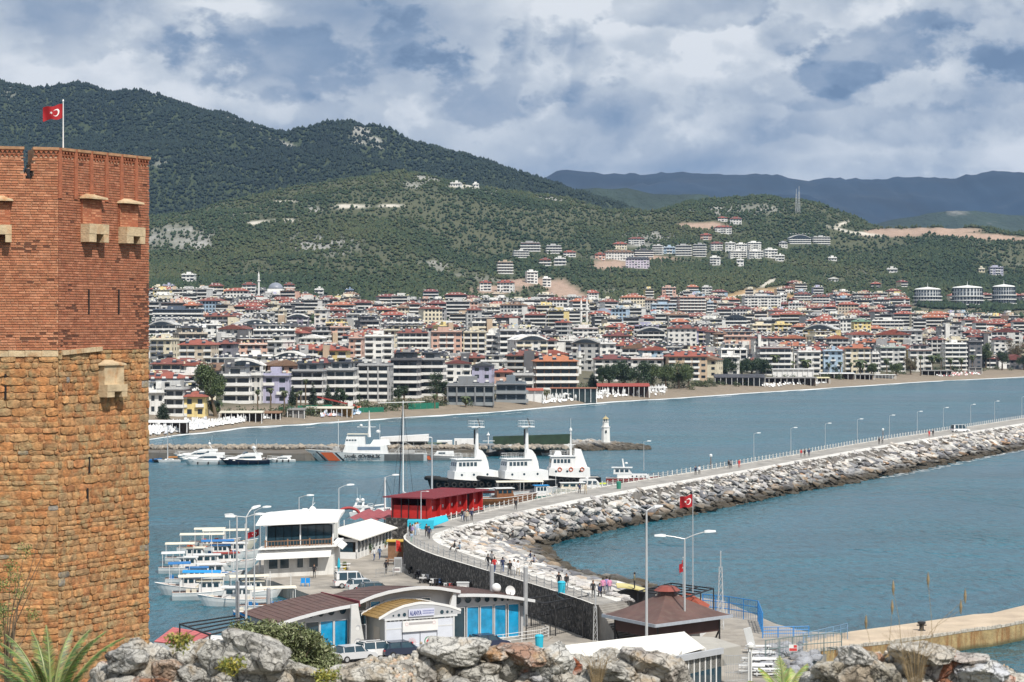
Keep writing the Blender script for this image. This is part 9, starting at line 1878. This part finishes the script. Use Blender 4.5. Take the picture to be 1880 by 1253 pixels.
bush = MB(); rng_ = random.Random(5)
sh = thing('shrub_belt', 'low green and brown shrubs between the beach bars and the hotels', 'shrubs'); sh['kind'] = 'stuff'; cl = []
for px in np.arange(420, 1870, 7):
 if rng_.random() < .75: q = hit(px, float(np.interp(px, SH[:,0], SH[:,1]))-rng_.uniform(13,24)); cl.append((q.x, q.y, q.z+.8, rng_.uniform(1.2,2.8)))
leaf_cloud('foliage', sh, cl, 26000, .40, GR1+GR2+[(.12,.10,.05)], 8)
sh.children[0]['kind'] = 'stuff'
def beach_bar(label, px0, px1, py0, py1, roofm__, wallm__, posts=6, slope=.4, name='beach_bar', closed=False):
 q = hit((px0+px1)/2, py1); Y = q.y; s = Y/F; W = (px1-px0)*s; H = (py1-py0)*s; t = thing(name, label, 'beach bar', q); b = MB(); b.prism([(-W/2,-1),(W/2,-1),(W/2,6),(-W/2,6)], [H-.2]*4, [H,H,H+slope,H+slope]); b.build('roof', roofm__, t)
 b = MB(); b.box(-W/2+.4,W/2-.4,(0 if closed else 3.5),5.5,-2,H-.2); b.build('wall', wallm__, t)
 for i in range(posts+1): x = -W/2+.2+(W-.4)*i/posts; b = MB(); b.box(x-.1,x+.1,-.8,-.6,-1,H-.2); b.build('post', white_paint, t)
 return t
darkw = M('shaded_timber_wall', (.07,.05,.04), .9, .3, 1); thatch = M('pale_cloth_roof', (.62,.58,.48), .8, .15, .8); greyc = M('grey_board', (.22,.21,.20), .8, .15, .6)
beach_bar('long white flat roofed beach bar at the left end of the beach', 262, 345, 774, 787, whitep, darkw, 6); beach_bar('beach bar with cream cloth roof behind the white loungers', 402, 482, 757, 772, thatch, darkw, 7); beach_bar('darker wooden beach bar right of the cream roofed one', 482, 516, 758, 770, woodb, darkw, 4)
beach_bar('grey boarded beach hut row', 527, 560, 752, 767, greyc, greyc, 3, closed=True); beach_bar('low brown beach bar with pale roof edge', 560, 648, 749, 762, thatch, M('ochre_board', (.35,.20,.06), .8, .3, .8), 9);
for a in ((820,908,709,2,'tower_piers','flat',(.20,.21,.22),GRY,'long grey two level seafront hall with upright piers',744),(909,968,706,2,'bands','flat',(.16,.19,.22),GRY,'glazed balcony wing at the right end of the grey seafront hall',739)): blk(*a[:9], base=a[9], name='seafront_hall', slab=(.25,.27,.28))
beach_bar('white boat house with red roof right of the seafront hall', 966, 998, 716, 737, M('red_sheet_roof', (.38,.09,.05), .7, .15, 1), whitep, 2, .8, 'boat_house', True)
beach_bar('dark glass beach restaurant with brown parapet', 1010, 1096, 712, 734, M('brown_parapet', (.30,.12,.07), .8, .2, 1), M('dark_glazed_front', (.03,.05,.055), .3, .3, .8), 8, .2, closed=True); beach_bar('beach restaurant with scalloped dull red canopy', 1096, 1193, 709, 726, M('dull_red_canopy', (.30,.055,.04), .8, .2, 1.5), darkw, 10, 1.2); beach_bar('small white kiosk at the right end of the red canopy', 1193, 1225, 712, 718, whitep, whitep, 3)
beach_bar('black and white striped roof beach pavilion', 1312, 1405, 693, 708, M('striped_black_roof', (.06,.06,.07), .6, .5, .35), M('dark_front', (.05,.055,.06), .5, .2, 1), 9, 1.6); beach_bar('white two level beach clubhouse', 1418, 1494, 678, 696, whitep, shipw, 8, .2, 'clubhouse', True); beach_bar('beach bar with dark roof below the white clubhouse', 1400, 1500, 694, 705, greyc, darkw, 9); beach_bar('beach bar with a pale yellow cloth roof right of the clubhouse', 1500, 1524, 694, 703, M('yellow_cloth', (.62,.56,.34), .8, .1, 1), darkw, 3)
beach_bar('beach bar with white and grey slanting roofs before the pale blue block', 1505, 1570, 686, 696, whitep, darkw, 5); beach_bar('dark low beach bar before the orange roofed block', 1570, 1605, 688, 697, greyc, darkw, 4); beach_bar('row of small white arches on the beach', 1606, 1645, 688, 695, whitep, shipw, 6, .1); beach_bar('beach bar with long dark roof before the white banded block', 1692, 1750, 681, 690, greyc, darkw, 5); beach_bar('grey concrete hut on the beach near the right end', 1778, 1803, 675, 686, greyc, greyc, 2, .1, closed=True)
q = hit(1050, 708); t = thing('panorama_sign', 'white PANORAMA sign board above the dark glass beach restaurant', 'sign', (P(1048,700,q.y-3).x, q.y-3, P(1048,702,q.y-3).z)); b = MB(); b.box(-3.2,2.8,0,.2,-.2,2.0); b.build('board', whitep, t); b = MB(); b.box(-3.2,2.8,.0,.2,-1.2,-.21); sgn = b.build('lower_board', M('dark_sign_board', (.03,.04,.05), .5, .05, 1), t); text_obj('lettering', 'PANORAMA', .9, whitep, Matrix.Translation((-3.0,-.02,-1.05)) @ UP, sgn, .01, .02, width=5.6)
for a, c, y0, y1, lb in ((512,540,745,753,'green mesh fence left of the tall palms'),(545,610,742,752,'long green mesh fence before the grey balcony building'),(658,705,746,755,'green mesh fence near the parked truck'),(750,806,738,749,'bright green mesh fence below the dark grey hotel')):
 qa, qc = hit(a, y1+3), hit(c, y1+1); t = thing('mesh_fence', lb, 'fence'); h = (y1-y0)*qa.y/F; n = 5; gm = M('green_windbreak_mesh', (.01,.16,.10), .8, .15, .6)
 for i in range(n): p0, p1 = qa.lerp(qc, i/n), qa.lerp(qc, (i+.97)/n); b = MB(); b.prism([(p0.x,p0.y),(p1.x,p1.y),(p1.x,p1.y+.1),(p0.x,p0.y+.1)], [p0.z-1,p1.z-1,p1.z-1,p0.z-1], [p0.z+h,p1.z+h,p1.z+h,p0.z+h]); b.build('mesh_panel', gm, t)
t = thing('truck', 'white truck with red crane arm parked behind the beach bars', 'truck', hit(652, 752)); b = MB(); b.box(-2.5,2.2,-1.1,1.1,.5,1.2); b.build('chassis', orangem, t); b = MB(); b.box(-2.6,-.8,-1.1,1.1,.6,3.0); b.build('cab', whitep, t); b = MB(); b.bar((0,0,1.5),(-14,0,4.6),.5); b.build('crane_arm', antif, t); b = MB(); [b.lathe([(.4,-.1),(.4,.1)],8,(x,y,.4)) for x in (-1.8,1.4) for y in (-1,1)]; b.build('wheels', tyrem, t, kind='stuff')
lb_ = MB(); rg = random.Random(21)
def lounger_zone(px0, px1, n, dy0, dy1, cols=(WHT,), umb=.25, hs=1.0):
 for _ in range(n):
  px = rg.uniform(px0, px1); py = float(np.interp(px, SH[:,0], SH[:,1]))-rg.uniform(dy0, dy1); q = hit(px, py); c = rg.choice(cols); a = rg.uniform(-.3,.3)
  lb_.T = Matrix.Translation(q) @ Matrix.Rotation(a, 4, 'Z')
  if rg.random() < umb: lb_.tube([(0,0,0),(0,0,2.0*hs)], .04, 3, 0, c, cap=False); lb_.lathe([(.12,.9*hs),(.22,1.5*hs),(.05,2.1*hs)], 5, (0,0,0), 0, c)
  else: lb_.box(-.35,.35,-1,.35,.28,.4,0,c); lb_.face([(-.35,.35,.4),(.35,.35,.4),(.35,.9,1.0),(-.35,.9,1.0)],0,c)
W1 = (.80,.80,.79)
lounger_zone(268, 380, 560, 5, 19, (W1,W1,W1,(.6,.62,.66))); lounger_zone(380, 452, 190, 8, 13, (W1,)); lounger_zone(436, 500, 110, 12, 17, (W1,)); lounger_zone(590, 640, 110, 9, 17, ((.62,.30,.24),W1,(.5,.55,.7))); lounger_zone(640, 662, 30, 9, 15, ((.35,.5,.7),W1)); lounger_zone(997, 1100, 150, 6, 12, (W1,), .5, 1.4); lounger_zone(1100, 1222, 260, 6, 18, (W1,), .6, 1.5); lounger_zone(1400, 1520, 120, 8, 13, (W1,(.5,.5,.5))); lounger_zone(1720, 1800, 120, 7, 12, (W1,W1,(.55,.2,.2)))
lb_.T = None; lb_.build('sun_loungers', M('lounger_plastic', None, .6, .08, 2, src='vcol'), kind='stuff', label='crowded rows of white sun loungers and folded parasols on the beach', cat='sun loungers')
for i, px in enumerate([1038,1046,1053,1060,1080,1088,1107]):
 q = hit(px, float(np.interp(px, SH[:,0], SH[:,1]))-11); t = thing('beach_parasol', ['first','second','third','fourth','fifth','sixth','seventh'][i]+' open white parasol on the beach, counted from the boat house side', 'parasol', q, 0, 'open white parasols on the beach'); b = MB(); b.tube([(0,0,0),(0,0,2.6)], .05, 4); b.build('pole', white_paint, t); b = MB(); b.lathe([(1.6,2.2),(.8,2.6),(.03,2.85)], 8, cap=False); b.build('canopy', whitep, t)
